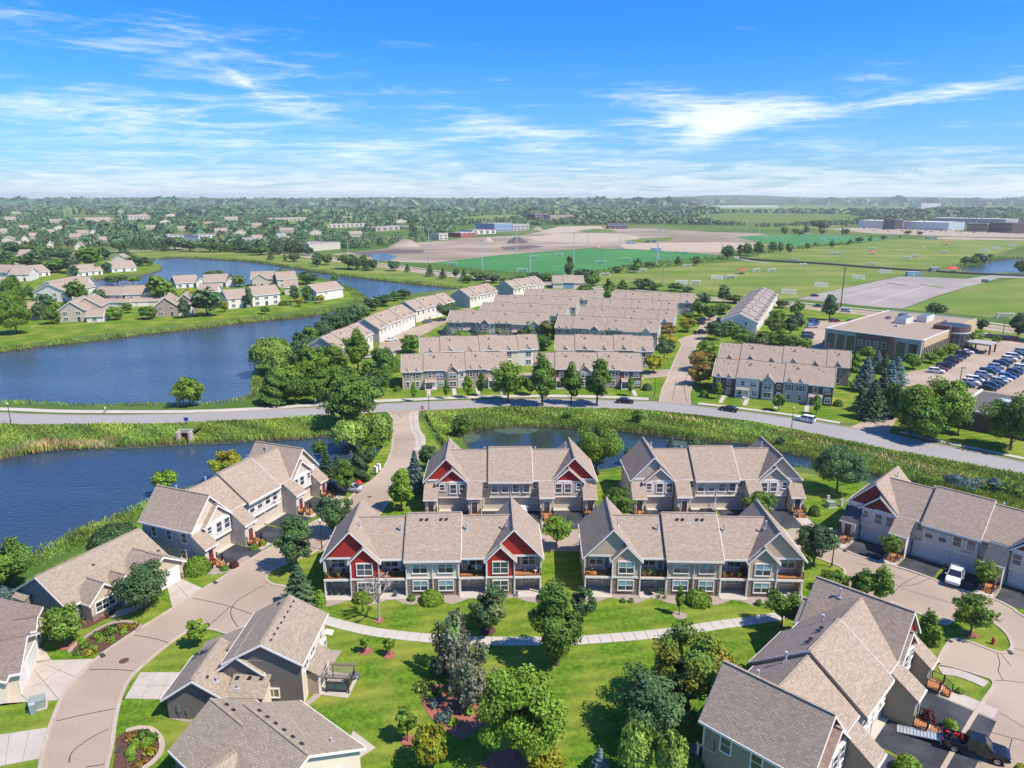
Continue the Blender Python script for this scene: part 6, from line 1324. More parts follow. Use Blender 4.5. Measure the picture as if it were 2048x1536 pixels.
# island and left land
isl = [(34,668,596,66,'round','leaf_bright',),(10,650,572,60,'round','leaf_bright'),(33,640,538,44,'dense','leaf_green'),(62,600,568,20,'round','leaf_green'),(104,648,616,34,'round','leaf_green'),(90,632,584,40,'dense','leaf_dark'),(80,640,600,24,'dense','leaf_dark'),(152,606,556,40,'round','leaf_green'),(108,600,576,30,'round','leaf_green'),
  (118,632,600,30,'round','leaf_bright'),(201,612,574,26,'round','leaf_dark'),(232,640,612,34,'round','leaf_bright'),(297,638,610,38,'dense','leaf_green'),(325,608,546,50,'dense','leaf_bright'),(310,590,560,36,'round','leaf_green'),(370,636,594,28,'oval','leaf_dark'),(415,632,570,62,'round','leaf_dark'),(450,624,600,16,'round','leaf_yellow'),
  (498,616,574,22,'oval','leaf_dark'),(590,604,568,24,'oval','leaf_dark'),(616,606,570,22,'oval','leaf_green'),(600,613,592,18,'round','leaf_yellow'),(640,606,588,20,'round','leaf_yellow'),(679,592,563,24,'round','leaf_green'),(618,568,540,44,'dense','leaf_dark'),(565,560,536,40,'round','leaf_green'),(430,560,538,40,'round','leaf_green'),(462,572,546,16,'oval','leaf_dark'),(479,574,548,26,'round','leaf_bright'),
  (235,566,550,50,'round','leaf_green'),(265,565,552,36,'round','leaf_bright'),(545,580,566,26,'shrub','leaf_green'),(570,610,600,24,'shrub','leaf_green'),(380,592,576,26,'round','leaf_yellow'),(670,566,548,16,'round','leaf_green')]
desc = ['broad light green tree on the shore, nearer of two at the left edge','broad light green tree on the shore at the very left edge','tall full maple between roofs at the left edge','small tree behind the full maple','round tree hiding the corner of the stepped grey house','purplish dark tree behind the round one at the stepped house','dark tree by the narrow cream house','tall brownish green tree beside the white stepped house','bushy tree left of the brownish green one',
  'light tree between the cream house and the grey one','small dark tree at the left half of the garages','spreading crab tree by the island drive','round tree right of the island drive','tall bright tree right of the double garages','shorter tree behind the tall bright one','slim dark tree before the tan stepped house','wide dark tree at the middle of the island lawn','small yellow bush by the blue gable',
  'dark tree before the long white house','dark tree left of the island tip house','bright tree against the island tip house','yellow sapling on the island lawn, left','yellow sapling on the island lawn, right','round tree at the tip of the island','dark grove behind the tip house','low tree behind the cream houses','bushy tree on the north shore of the island','dark narrow tree on the north shore','bright tree right of the dark narrow one on the north shore',
  'bush on the water behind the left double garage','bush on the water behind the right double garage','low bush by the cream house','low hedge at the end of the long white house','yellow tree by the dark blue ended house','small tree behind the island tip house']
for a, l in zip(isl, desc): T_(*a, label=l, gap=.07)
for i, a in enumerate([(46,532,508,40),(70,536,500,50),(95,545,528,40),(116,545,516,48),(145,547,510,34),(150,556,528,20),(193,548,523,20),(215,546,522,20),(236,539,529,12),(270,530,508,30),(285,532,512,32),(250,515,500,30),(182,534,488,50),(160,530,506,20),(20,530,500,40),(8,540,515,34),(130,520,495,36),(100,520,492,36),(60,512,486,34),(25,510,480,40),(210,520,495,30),(300,532,518,14)]):
 T_(*a, kind=('round','dense','oval')[i % 3], m=('leaf_green','leaf_dark','leaf_dark')[i % 3], label='tree among the low houses of the far peninsula', group='trees of the far peninsula', gap=.05)
# by the arterial road
for i, a in enumerate([(542,520,500,16,'spruce'),(570,523,505,8,'spruce'),(588,523,506,26,'round'),(636,528,503,22,'round'),(652,530,506,26,'round'),(634,534,510,20,'round'),(697,538,504,40,'round'),(712,540,512,26,'round'),(727,538,508,22,'oval'),(745,541,516,20,'round'),(733,542,520,20,'spruce'),(788,542,519,26,'lollipop'),(815,544,527,14,'spruce'),(860,553,528,20,'spruce'),(886,558,535,18,'spruce'),(912,556,534,14,'round'),(928,562,538,20,'spruce'),
      (490,505,488,40,'round'),(420,504,482,44,'round'),(380,503,478,36,'round'),(455,504,486,26,'dense'),(350,500,470,50,'dense'),(330,502,480,20,'spruce'),(290,500,476,30,'spruce'),(270,498,476,26,'spruce'),(312,500,482,24,'spruce'),(240,505,480,36,'round'),(250,512,500,22,'dense'),(520,510,492,40,'round'),(480,500,480,30,'round')]):
 T_(*a, m='leaf_dark' if i % 2 or a[4] == 'spruce' else 'leaf_green', label='tree along the arterial road beyond the lake', group='trees along the arterial road beyond the lake', gap=.07)
for i, a in enumerate([(1275,540,514,18),(1270,545,524,22),(1355,532,512,14),(1392,531,511,18),(1300,534,522,24),(1235,545,532,26),(1455,518,488,28),(1495,512,484,22),(1480,512,488,16),(1515,513,478,22),(1545,506,480,18),(1560,506,482,14),(1578,508,484,14),(1615,500,484,12),(1664,496,480,12),(1630,493,484,8),(1718,486,472,16),(1740,484,471,12),(1766,480,470,12),(1700,488,477,8),(1955,522,506,26),(1945,530,512,24),(1965,528,508,18),(1980,518,508,16),(2038,542,518,22),(2045,548,525,20),
      (1930,668-138,512,20),(1815,469,460,16),(1840,470,462,12),(1800,475,470,8),(1568,470,452,14),(1590,469,455,14),(1612,468,452,14),(1645,468,458,16),(1693,470,456,12),(1685,470,455,10),(1640,460,438,40),(1600,470,460,16)]):
 T_(*a, kind=('round','dense','oval')[i % 3], m=('leaf_dark','leaf_green')[i % 2], label='small tree on the edge of the sports fields', group='trees on the edges of the sports fields', gap=.06)
# shrubs close by
for x, yb, yt, w_, m, l in ((863,1203,1181,44,'leaf_bright','clipped oblong hedge before the stone wall of the front red block'),(727,1200,1184,38,'leaf_bright','low clipped hedge under the left red bay of the front block'),(1395,1204,1181,50,'leaf_bright','clipped oblong hedge before the stone wall of the sage block'),(823,1200,1190,14,'leaf_green','small clipped shrub left of the oblong hedge'),(395,1142,1113,50,'leaf_bright','big clipped round bush at the cream block corner'),
       (232,1092,1048,90,'leaf_dark','wide dark shrub on the bank behind the ranch roof'),(1628,1030,1008,20,'leaf_green','round shrub by the porch of the beige block'),(1246,1204,1196,10,'leaf_green','left tiny shrub before the sage block'),(1262,1204,1197,10,'leaf_green','right tiny shrub before the sage block'),(1517,1210,1200,12,'leaf_green','tiny shrub near the right corner of the sage block'),
       (1855,1448,1418,26,'leaf_red','pinkish shrub beside the first walk of the coral block'),(1900,1458,1438,26,'leaf_bright','green bush between the black driveways by the pickup'),(1826,1400,1386,16,'leaf_bright','small bush at the far porch steps'),(1918,1386,1376,12,'leaf_bright','little bush in the rock bed'),(1815,1545,1515,50,'leaf_bright','leafy bush at the bottom edge left of the pickup'),(2040,1560,1528,30,'leaf_yellow','yellow bush at the bottom right corner'),
       (508,1098,1088,16,'leaf_green','low shrub by the cream block steps'),(525,1090,1080,14,'leaf_yellow','yellow shrub at the driveway edge'),(450,1140,1130,16,'leaf_green','small round shrub at the rock bed'),(468,1134,1122,18,'leaf_red','reddish shrub in the rock bed'),(1800,764,754,20,'leaf_green','round bush at the right end of the dark brick row'),(1690,752,738,18,'leaf_green','round bush near the row house end, upper'),(1692,770,758,20,'leaf_green','round bush near the row house end, lower'),
       (1676,812,798,18,'leaf_green','round bush at the brick row corner'),(1408,794,780,16,'leaf_green','round bush at the left corner of the dark brick row'),(1294,780,766,18,'leaf_dark','dark round bush at the end of the brick and tan row'),(795,782,772,14,'leaf_green','round bush at the left corner of the porch row'),(1410,1520,1500,30,'leaf_dark','shrub under the deck of the coral block'),(1388,1536,1512,36,'leaf_dark','dark shrub at the bottom by the coral block'),
       (100,1255,1240,24,'leaf_red','pinkish flowering shrub by the brown roofed house'),(352,1136,1128,12,'leaf_red','pink flowers by the ranch garage')):
 T_(x, yb, yt, w_, 'shrub', m, l, gap=0, name='shrub', cat='shrub')
# the planted beds
q = random.Random(5)
for (x, y, h_, w_, k, m, l) in [(165,1286,9,14,'shrub','leaf_bright','round bright shrub, lower left of the crescent bed'),(188,1300,10,14,'shrub','leaf_bright','round bright shrub near the drain of the crescent bed'),(201,1281,10,15,'shrub','leaf_bright','round bright shrub in the middle of the crescent bed'),(224,1283,10,14,'shrub','leaf_bright','round bright shrub on the road side of the crescent bed'),
        (248,1267,10,14,'shrub','leaf_bright','round bright shrub at the upper end of the crescent bed'),(222,1266,14,30,'tuft','leaf_green','broad leafy perennial in the crescent bed'),(194,1274,12,18,'tuft','leaf_green','dark grass clump left in the crescent bed'),(172,1294,12,18,'tuft','leaf_green','grass clump at the lower end of the crescent bed'),(180,1308,10,22,'tuft','leaf_yellow','yellow perennial by the kerb of the crescent bed'),
        (157,1308,10,14,'tuft','leaf_green','grass clump at the tip of the crescent bed'),(250,1256,8,18,'tuft','leaf_yellow','yellow clump at the top of the crescent bed'),(267,1256,10,20,'tuft','leaf_orange','orange flowering clump at the top of the crescent bed'),
        (270,1494,16,20,'shrub','leaf_bright','round bright shrub, left in the kerb bed'),(294,1492,16,20,'shrub','leaf_bright','round bright shrub, right in the kerb bed'),(262,1508,14,20,'shrub','leaf_bright','round bright shrub, lower in the kerb bed'),(262,1520,8,12,'shrub','leaf_bright','small bright shrub, lowest in the kerb bed'),
        (262,1478,14,24,'tuft','leaf_orange','orange daylilies in the kerb bed'),(285,1474,14,24,'tuft','leaf_green','green clump behind the daylilies'),(305,1482,16,24,'tuft','leaf_green','leafy clump at the right of the kerb bed'),(300,1506,12,26,'tuft','leaf_yellow','yellow clump by the kerb edge'),(280,1530,10,26,'tuft','leaf_orange','orange clump at the bottom of the kerb bed'),
        (858,1396,14,22,'tuft','leaf_willow','pale ornamental grass at the top of the red mulch bed'),(868,1412,14,24,'tuft','leaf_bluespruce','bluish grass in the red mulch bed'),(885,1442,16,28,'tuft','leaf_bluespruce','large bluish grass clump in the red mulch bed'),(905,1448,12,22,'tuft','leaf_bright','bright grass clump low in the red mulch bed'),(938,1426,14,24,'tuft','leaf_bright','bright grass clump right in the red mulch bed'),
        (898,1430,14,20,'tuft','leaf_bluespruce','middle bluish grass in the red mulch bed'),(875,1390,12,20,'tuft','leaf_green','dark clump under the birch'),(845,1378,16,30,'tuft','leaf_willow','pale shrub at the left rim of the red mulch bed'),(905,1388,12,24,'tuft','leaf_green','green clump near the birch stem'),(880,1350,30,50,'airy','leaf_dark','dark low spruce like shrub left of the birches')]:
 T_(x, y, y - h_, w_, k, m, l, gap=.02, name='shrub' if k == 'shrub' else 'perennial', cat='shrub' if k != 'tuft' else 'plant')
# ------------------------------------------------------------------ reeds, sedge and banks
def inside(P_, poly):
 x, y = P_[:, 0], P_[:, 1]; c = np.zeros(len(P_), bool); n = len(poly)
 for i in range(n):
  x1, y1 = poly[i][0], poly[i][1]; x2, y2 = poly[i - 1][0], poly[i - 1][1]
  c ^= ((y1 > y) != (y2 > y)) & (x < (x2 - x1) * (y - y1) / (y2 - y1 + 1e-12) + x1)
 return c
def blades(name, label, P_, h, w, m, seed, tones=(.7, 1.25), lean=.25, cat='reeds'):
 r = np.random.default_rng(seed); n = len(P_); az = r.uniform(0, 6.28, n); hh = h * r.uniform(.6, 1.15, n) * (1 + .3 * np.sin(P_[:, 0] * .21 + P_[:, 1] * .33))
 C_ = np.column_stack([P_[:, 0], P_[:, 1], P_[:, 2] + hh * .5])
 V = np.column_stack([r.normal(size=n) * lean * .5, r.normal(size=n) * lean * .5, np.ones(n)]); V *= (hh * .5)[:, None]
 U = np.column_stack([np.cos(az), np.sin(az), np.zeros(n)]) * (w * r.uniform(.7, 1.3, n) * .5)[:, None]
 t = r.uniform(*tones, n) * (1 + .18 * np.sin(P_[:, 0] * .13 + 2 * np.sin(P_[:, 1] * .11 + seed)) + .2 * np.sin(P_[:, 0] * .47 + P_[:, 1] * .6)); patch = .5 + .5 * np.sin(P_[:, 0] * .31 + 1.3 * np.sin(P_[:, 1] * .27)); tn = np.stack([t * (1 + .55 * patch * (r.random(n) < .6)), t * (1 + .12 * patch), t], 1)
 me = quads_mesh(name, C_, U, V, tn, m); o = put(name, me); tag(o, label, cat, None, 'stuff'); return o
def belt_points(px, width, dens, seed, zf=0.0, jitterin=0):
 """points scattered in a belt along a shoreline given in plan points; width metres to the left of travel (negative = right)"""
 r = np.random.default_rng(seed); L_ = smooth_line(GP(px), 4); out = []
 for a, b in zip(L_[:-1], L_[1:]):
  d = b - a; l = d.length; k = r.poisson(abs(width) * l * dens)
  if not k: continue
  nrm = Vector((-d.y, d.x, 0)).normalized(); t = r.random(k); s = r.random(k) * width - math.copysign(1.5, width) + r.normal(size=k) * .4
  out.append(np.column_stack([a.x + d.x * t + nrm.x * s, a.y + d.y * t + nrm.y * s, np.full(k, zf)]))
 return np.concatenate(out)
def poly_points(px, n, seed, zf=0.0):
 r = np.random.default_rng(seed); P_ = np.array([(p.x, p.y) for p in GP(px)]); lo, hi = P_.min(0), P_.max(0); q = r.uniform(lo, hi, (n * 4, 2)); q = q[inside(q, P_)][:n]
 return np.column_stack([q, np.full(len(q), zf)])
mid_n = [(905,868),(935,862),(969,853),(1040,848),(1100,848),(1160,853),(1222,855),(1321,866),(1396,876),(1500,882),(1555,895),(1621,908),(1690,926),(1764,944),(1830,962)]
blades('reeds', 'tall cattails along the far bank of the middle pond', belt_points(mid_n, 5.0, 10, 1, -.4), 1.35, .16, 'leaf_reed', 2, (.65, 1.2))
blades('meadow_grass', 'rough grass and weeds on the roadside bank above the middle pond', poly_points([(850,826),(1000,815),(1100,815),(1272,821),(1371,829),(1500,843),(1590,860),(1780,901),(2048,950),(2150,975),(2150,1045),(2048,1015),(1900,985),(1830,962),(1764,943),(1690,925),(1621,907),(1555,894),(1500,881),(1396,875),(1321,865),(1222,854),(1100,847),(969,852),(904,868),(915,885),(900,898),(878,884),(862,858)], 26000, 3), .55, .3, 'leaf_reed', 4, (.8, 1.5), .8, 'grass')
blades('dry_grass', 'straw coloured seed heads in the roadside bank', poly_points([(1300,835),(1500,858),(1700,905),(1900,958),(2048,1000),(2048,985),(1900,945),(1780,915),(1560,868),(1371,838)], 2600, 33), .9, .3, 'leaf_drygrass', 34, (.8, 1.4), .8, 'grass')
blades('reeds', 'cattails along the near bank of the middle pond behind the blocks', belt_points([(1835,985),(1760,972),(1724,960),(1660,946),(1589,934),(1500,926),(1400,925)], 2.0, 5, 5, -.3), .8, .16, 'leaf_reed', 6)
blades('reeds', 'reeds spreading behind the dark red block', poly_points([(1830,962),(1835,990),(1900,1010),(2048,1055),(2200,1100),(2200,1040),(2048,1012),(1900,982)], 9000, 7), 1.4, .18, 'leaf_reed', 8)
west_n = [(-100,935),(0,913),(68,900),(137,893),(273,886),(355,884),(386,881),(513,876),(600,872),(660,866)]
blades('reeds', 'tall green sedge along the road side of the left pond', belt_points(west_n, 9.0, 8, 9, -.2), 1.0, .18, 'leaf_reed', 10, (.7, 1.3))
blades('dry_reeds', 'pale straw reeds at the left end of the left pond', belt_points([(-60,925),(0,912),(68,899),(137,892),(230,888)], 4.0, 10, 11, -.4), 1.9, .16, 'leaf_drygrass', 12, (.9, 1.5))
blades('meadow_grass', 'rough grass on the bank between the main road and the left pond', poly_points([(-60,850),(200,851),(400,847),(600,836),(740,828),(786,838),(784,890),(768,896),(745,880),(700,868),(600,872),(386,880),(137,892),(0,912),(-60,930)], 22000, 13), .7, .3, 'leaf_reed', 14, (.8, 1.45), .8, 'grass')
blades('reeds', 'weeds on the bank between the left pond and the ranch house', belt_points([(-60,1140),(20,1135),(60,1112),(90,1100),(140,1078),(181,1058),(225,1042),(262,1022),(300,1008),(380,985),(470,960)], -5.5, 13, 15, -.15), .8, .2, 'leaf_reed', 16, (.8, 1.5), .6)
blades('meadow_grass', 'tall weeds right of the access road head', poly_points([(850,830),(905,866),(925,885),(918,905),(900,905),(880,880),(862,850)], 2500, 17), 1.4, .3, 'leaf_reed', 18, (.8, 1.4), .6, 'grass')
isl_s = [(-200,730),(0,702),(102,689),(205,678),(307,665),(410,654),(512,641),(602,633),(679,618),(720,607),(727,597),(716,586),(690,572)]
blades('reeds', 'sedge fringe round the island shore', belt_points(isl_s, 6.0, 4.2, 19, -.3), 1.3, .3, 'leaf_reed', 20, (.75, 1.4), .5)
blades('reeds', 'sedge fringe along the far lake shore', belt_points([(925,577),(880,572),(833,567),(730,556),(653,546),(577,533.5),(512,524),(425,517.5),(350,515),(300,519)], -5, 1.8, 21, -.3), 1.4, .5, 'leaf_reed', 22, (.7, 1.3), .5)
blades('reeds', 'weedy fringe between the trail and the lake', belt_points([(-200,797),(0,806),(180,812),(345,811),(420,808),(470,803),(505,795),(514,780),(516,750),(524,728)], -1.8, 10, 23, -.2), .9, .22, 'leaf_reed', 24, (.8, 1.5), .6)
blades('reeds', 'fringe round the small lake at the right', belt_points([(2048,518),(1990,518),(1960,524),(1938,531),(1900,536)], 7, .9, 25), 2.2, .8, 'leaf_reed', 26)
blades('hedge_weeds', 'shrubby strip between the turf field and the grass pitches', poly_points([(1150,549),(1200,541),(1270,528),(1330,523),(1440,512),(1480,505),(1560,498),(1700,484),(1720,487),(1560,503),(1480,512),(1380,530),(1269,541),(1186,553)], 5200, 27), 1.8, 1.2, 'leaf_reed', 28, (.45, 1.1), .7, 'shrubs')
for px, s in (([(205,1048),(262,1020),(300,1004),(285,1020),(240,1046),(200,1068),(150,1090),(165,1074)], 1),([(915,872),(935,866),(955,868),(962,878),(940,886),(920,882)], 2),([(985,858),(1030,855),(1075,858),(1060,867),(1010,868)], 3),([(1330,880),(1390,886),(1420,898),(1370,895)], 4),
    ([(140,900),(260,892),(360,888),(500,880),(640,872),(600,880),(400,890),(240,898)], 5)):
 P_ = [(a, b) for a, b in px]; o = sheet('algae_mat', GP(P_, -.6), 'algae', -.6 + .006 * s, smooth=2, kind='stuff')
 o['label'] = 'floating algae and lily mat on the pond'; o['category'] = 'algae'
SUBURB = [(4,486,24),(38,518,20),(2,468,14),(44,484,14),(20,498,20),(60,478,16),(150,500,18),(95,470,14),(140,480,22),(225,528,30),(128,538,20),(40,460,18),(108,460,24),(150,472,26),(290,460,26),(180,470,16),(10,440,22),(200,487,14),(375,450,24),(410,452,26),(350,462,26),(470,470,26),(430,467,24),(505,483,20),(95,497,14),(30,530,22),(100,446,26),(320,447,24),(500,455,26),(560,466,28),(620,470,26),(700,474,24),(560,486,20),(790,446,26),(450,440,26),(20,428,30),(330,433,30),(680,440,26)]
FARB = [(60,412,18,9),(100,420,28,10),(255,415,40,9),(265,408,30,8),(120,409,24,8),(360,418,20,8),(430,413,14,14),(390,409,20,8),(625,415,20,8),(715,418,30,9),(800,416,46,8),(850,418,26,9),(895,414,14,16),(1405,404,12,8),(510,415,18,8),(305,424,20,7),(575,421,20,7),(1680,424,14,8),(1203,421,8,8),(940,423,8,12)]
# ------------------------------------------------------------------ woods of the plain
def woods():
 r = np.random.default_rng(77)
 clear = [[(664,512),(700,500),(770,494),(860,482),(930,473),(990,470),(1000,458),(1040,452),(1190,450),(1262,448),(1400,450),(1560,455),(1700,452),(1750,448),(2200,452),(2200,700),(600,700),(440,560),(440,505),(600,512)],
    [(1390,430),(1480,425),(1700,429),(1760,440),(1700,448),(1500,452),(1400,446)],[(1360,412),(1500,407),(1720,412),(1900,412),(2200,414),(2200,421),(1850,424),(1700,426),(1450,424)],[(890,438),(960,431),(1050,429),(1045,440),(950,443)],
    [(-400,560),(-400,496),(180,500),(262,496),(340,492),(440,498),(440,700),(-400,700)],[(1740,464),(1740,446),(1900,444),(2200,448),(2200,470)],[(120,452),(120,430),(240,430),(240,452)],[(325,486),(325,472),(440,468),(440,486)],
    [(195,472),(290,472),(290,462),(195,462)],[(612,506),(690,506),(690,486),(612,486)],[(245,441),(310,441),(310,430),(245,430)],[(905,478),(1060,478),(1060,452),(905,452)]]
 for x, y, w_ in SUBURB: clear.append([(x - 3, y - 4), (x + w_ + 3, y - 4), (x + w_ + 5, y + 9), (x - 5, y + 9)])
 for x, y, w_, h_ in FARB: clear.append([(x - 3, y - 1.5), (x + w_ + 3, y - 1.5), (x + w_ + 5, y + 3.5), (x - 5, y + 3.5)])
 for x, y, w_ in ((540,445,76),(655,456,80),(752,463,68),(482,488,30),(398,481,60),(328,482,67),(878,480,20),(619,503,62),(250,440,55)): clear.append([(x, y - 3), (x + w_, y - 3), (x + w_, y + 10), (x, y + 10)])
 polys = [[(p.x, p.y) for p in GP(c)] for c in clear]
 def field(a, b, n):
  Y = np.sqrt(r.uniform(a * a, b * b, n)); X = Y * r.uniform(-.80, .80, n); P_ = np.column_stack([X, Y])
  keep = np.ones(n, bool)
  for pl in polys: keep &= ~inside(P_, pl)
  # natural gaps
  g = np.sin(X * .0071 + 2) * np.sin(Y * .0049 + X * .002) + .5 * np.sin(X * .019 + Y * .013); keep &= (g > -.75) | (r.random(n) < .25)
  return P_[keep]
 A = field(455, 1050, 5200)
 A = A[np.argsort(A[:, 1])]
 # the nearest are trees of their own
 cand = A[(np.abs(A[:, 0] / A[:, 1]) < .76)]
 own = cand[:min(30, len(cand))]; rest = np.concatenate([cand[len(own):], A[np.abs(A[:, 0] / A[:, 1]) >= .76]])
 for k, (x, y) in enumerate(own):
  c = Vector((float(x), float(y), 0)); u, v, d = pix(c.x, c.y, 0); h = r.uniform(8, 15); wm = r.uniform(7, 12)
  yt = pix(c.x, c.y, h)[1]
  tree(0, 0, yt, wm * FPX / d, ('round', 'dense', 'oval')[k % 3], 'leaf_far', 'dark tree in the wooded suburb beyond the lake', 'trees of the wooded suburb', gap=.04, world=c, vr=k % 3)
 def mass(name, label, P_, hr, wr, per, leafs, m, seed):
  q = np.random.default_rng(seed); n = len(P_); cl = .62 + .55 * (.5 + .5 * np.sin(P_[:, 0] * .011 + 1.7 * np.sin(P_[:, 1] * .007))) * q.uniform(.6, 1.3, n); h = q.uniform(*hr, n) * cl; w = q.uniform(*wr, n) * cl; i = np.repeat(np.arange(n), per); N_ = len(i)
  d = unit(q, N_); d[:, 2] = np.abs(d[:, 2]) * .95 + .02; rr = q.uniform(.8, 1.0, N_)
  C_ = np.column_stack([P_[i, 0] + d[:, 0] * w[i] * .5 * rr, P_[i, 1] + d[:, 1] * w[i] * .5 * rr, h[i] * (.28 + .68 * d[:, 2] * rr)])
  nn = d + q.normal(size=d.shape) * .3; nn /= np.linalg.norm(nn, axis=1)[:, None]; ref = np.where(np.abs(nn[:, 2:3]) > .9, np.array([[1., 0, 0]]), np.array([[0., 0, 1.]]))
  U = np.cross(nn, ref); U /= np.linalg.norm(U, axis=1)[:, None]; V = np.cross(nn, U); s = (w[i] * leafs * q.uniform(.7, 1.3, N_))[:, None]
  t = np.clip(q.normal(1, .2, n), .5, 1.6)[i] * q.uniform(.85, 1.15, N_); tn = np.stack([t * np.clip(q.normal(1, .18, n), .6, 1.7)[i], t, t], 1)
  o = put(name, quads_mesh(name, C_, U * s, V * s, tn, m)); tag(o, label, 'trees', None, 'stuff')
 mass('woods', 'trees of the wooded suburb farther out', rest, (7, 13), (7, 13), 64, .13, 'leaf_far', 5)
 B = field(1050, 2100, 9500); mass('woods', 'far wood beyond the suburb and fields', B, (8, 15), (11, 19), 28, .18, 'leaf_far', 6)
 D_ = field(2100, 4200, 13000); mass('woods', 'distant wood on the plain', D_, (9, 18), (20, 40), 14, .26, 'leaf_far', 7)
 E_ = field(4200, 8000, 9000); mass('woods', 'blue wood near the horizon', E_, (12, 26), (60, 110), 8, .36, 'leaf_far', 8)
woods()
# ------------------------------------------------------------------ office, halls and far buildings
def office():
 A = G(1646.8, 697.7); B = G(1838, 726); d = B - A; rz = math.atan2(d.y, d.x); L_ = d.length; D_ = 62; H_ = 7.4
 T = thing('office_building', 'flat roofed tan and brown office building with a glazed rotunda', 'office', A, rz)
 w = MB(); r = MB()
 w.box(0, 11, 0, D_, 0, H_, 'precast'); w.box(11, 22, -.25, 20, 0, H_, 'brick_dark'); w.box(22, 23.6, -.7, .6, 0, H_ + .2, 'brick_red'); w.box(23.6, L_, -.2, 12, 0, H_, 'precast')
 w.box(11, L_, 12, D_, 0, H_ - .02, 'precast'); w.box(L_, L_ + .25, 1.4, 28, 4.9, H_, 'brick_tan'); w.box(L_, L_ + .2, .0, 28, 0, .9, 'brick_tan'); w.box(L_, L_ + .3, 38, D_, 0, H_ + .6, 'brick_tan')
 w.box(L_ - 5, L_ + .4, 28, 30, 0, H_ + 1.6, 'brick_dark'); w.box(L_ - 5, L_ - 4.6, 28, 42, H_, H_ + 1.6, 'brick_dark')
 for i in range(14): w.box(L_, L_ + .35, 1.2 + i * 1.95, 1.6 + i * 1.95, 0, 4.95, 'brick_tan')
 for a, b, c, e in ((-.1, L_ + .1, -.45, .1), (-.1, .3, 0, D_), (-.1, L_, D_ - .3, D_ + .1), (L_ - .2, L_ + .3, 0, 28)): w.box(a, b, c + .2, e + .2, H_ + .01, H_ + .35, 'trim_cream')
 w.build('walls', T); r.box(.3, L_ - .2, .5, D_ - .3, H_ + .02, H_ + .08, 'roof_taupe'); r.build('roof', T)
 for x in (1.2, 4.6, 8.0, 24.6, 28.4):
  if x + 1 < L_ - 1: win(T, x + 1.1, 0 if x < 11 else -.2, 1.2, 2.3, 4.6, 'pair', 'glass_dark', 0, 'black_metal')
 for x in (12.6, 15.2, 17.8, 20.4): win(T, x, -.25, 3.2, 1.4, 1.9, 'hung', 'glass_dark', 0, 'trim_cream')
 for i in range(13): win(T, L_ + .02, 2.4 + i * 1.95, .95, 1.4, 3.85, 'hung', 'glass_dark', math.pi / 2, 'black_metal')
 m = MB(); n = 20; cx, cy, R_ = L_ - .5, 35.2, 5.6
 ring = lambda rr, z: [(cx + rr * math.cos(a), cy + rr * math.sin(a), z) for a in [2 * math.pi * i / n for i in range(n)]]
 m.hexa(ring(R_, 6.6), ring(R_, 8.6), 'brick_dark'); m.hexa(ring(R_ + .15, 6.2), ring(R_ + .15, 6.6), 'trim_cream'); m.hexa(ring(R_, 0), ring(R_, .4), 'brick_red'); m.build('rotunda', T)
 g = MB(); g.hexa(ring(R_ - .2, .4), ring(R_ - .2, 6.2), 'glass_dark'); g.build('rotunda_glazing', T)
 g = MB()
 for i in range(n):
  a = 2 * math.pi * i / n; g.beam((cx + R_ * math.cos(a), cy + R_ * math.sin(a), .4), (cx + R_ * math.cos(a), cy + R_ * math.sin(a), 6.2), .14, .14, 'black_metal')
 for z in (1.9, 3.3, 4.8): g.hexa(ring(R_, z), ring(R_, z + .12), 'black_metal')
 g.build('mullions', T)
 g = MB(); g.hexa(ring(R_ - .5, 8.61), ring(R_ - .5, 8.64), 'black_metal'); g.build('rotunda_roof', T)
 for nm, x0, x1, y0, y1, z1, mt in (('roof_unit', 13, 17, 30, 38, 2.0, 'trim_cream'), ('roof_unit', 17.5, 21, 40, 49, 2.2, 'trim_cream'), ('roof_unit', 9.5, 12, 44, 48, 1.7, 'grey_metal'), ('roof_unit', 7, 8.6, 38, 40, .9, 'grey_metal'), ('roof_hatch', 15.5, 17, 22, 23, .5, 'trim_cream')):
  m = MB(); m.box(x0, x1, y0, y1, H_ + .1, H_ + .1 + z1, mt); m.box(x0 + .3, x1 - .3, y0 + .3, y1 - .3, H_ + .1 + z1, H_ + .25 + z1, 'grey_metal'); m.build(nm, T)
 c = MB(); X0 = L_ + 6
 c.box(X0, X0 + 7, 31, 39, 3.1, 3.7, 'precast')
 for x in (X0 + .4, X0 + 6.4):
  for y in (31.4, 38.4): c.box(x, x + .5, y, y + .5, 0, 3.1, 'brick_dark')
 c.box(L_ + 2, X0, 33, 37, 3.2, 3.5, 'precast'); c.build('canopy', T)
office()
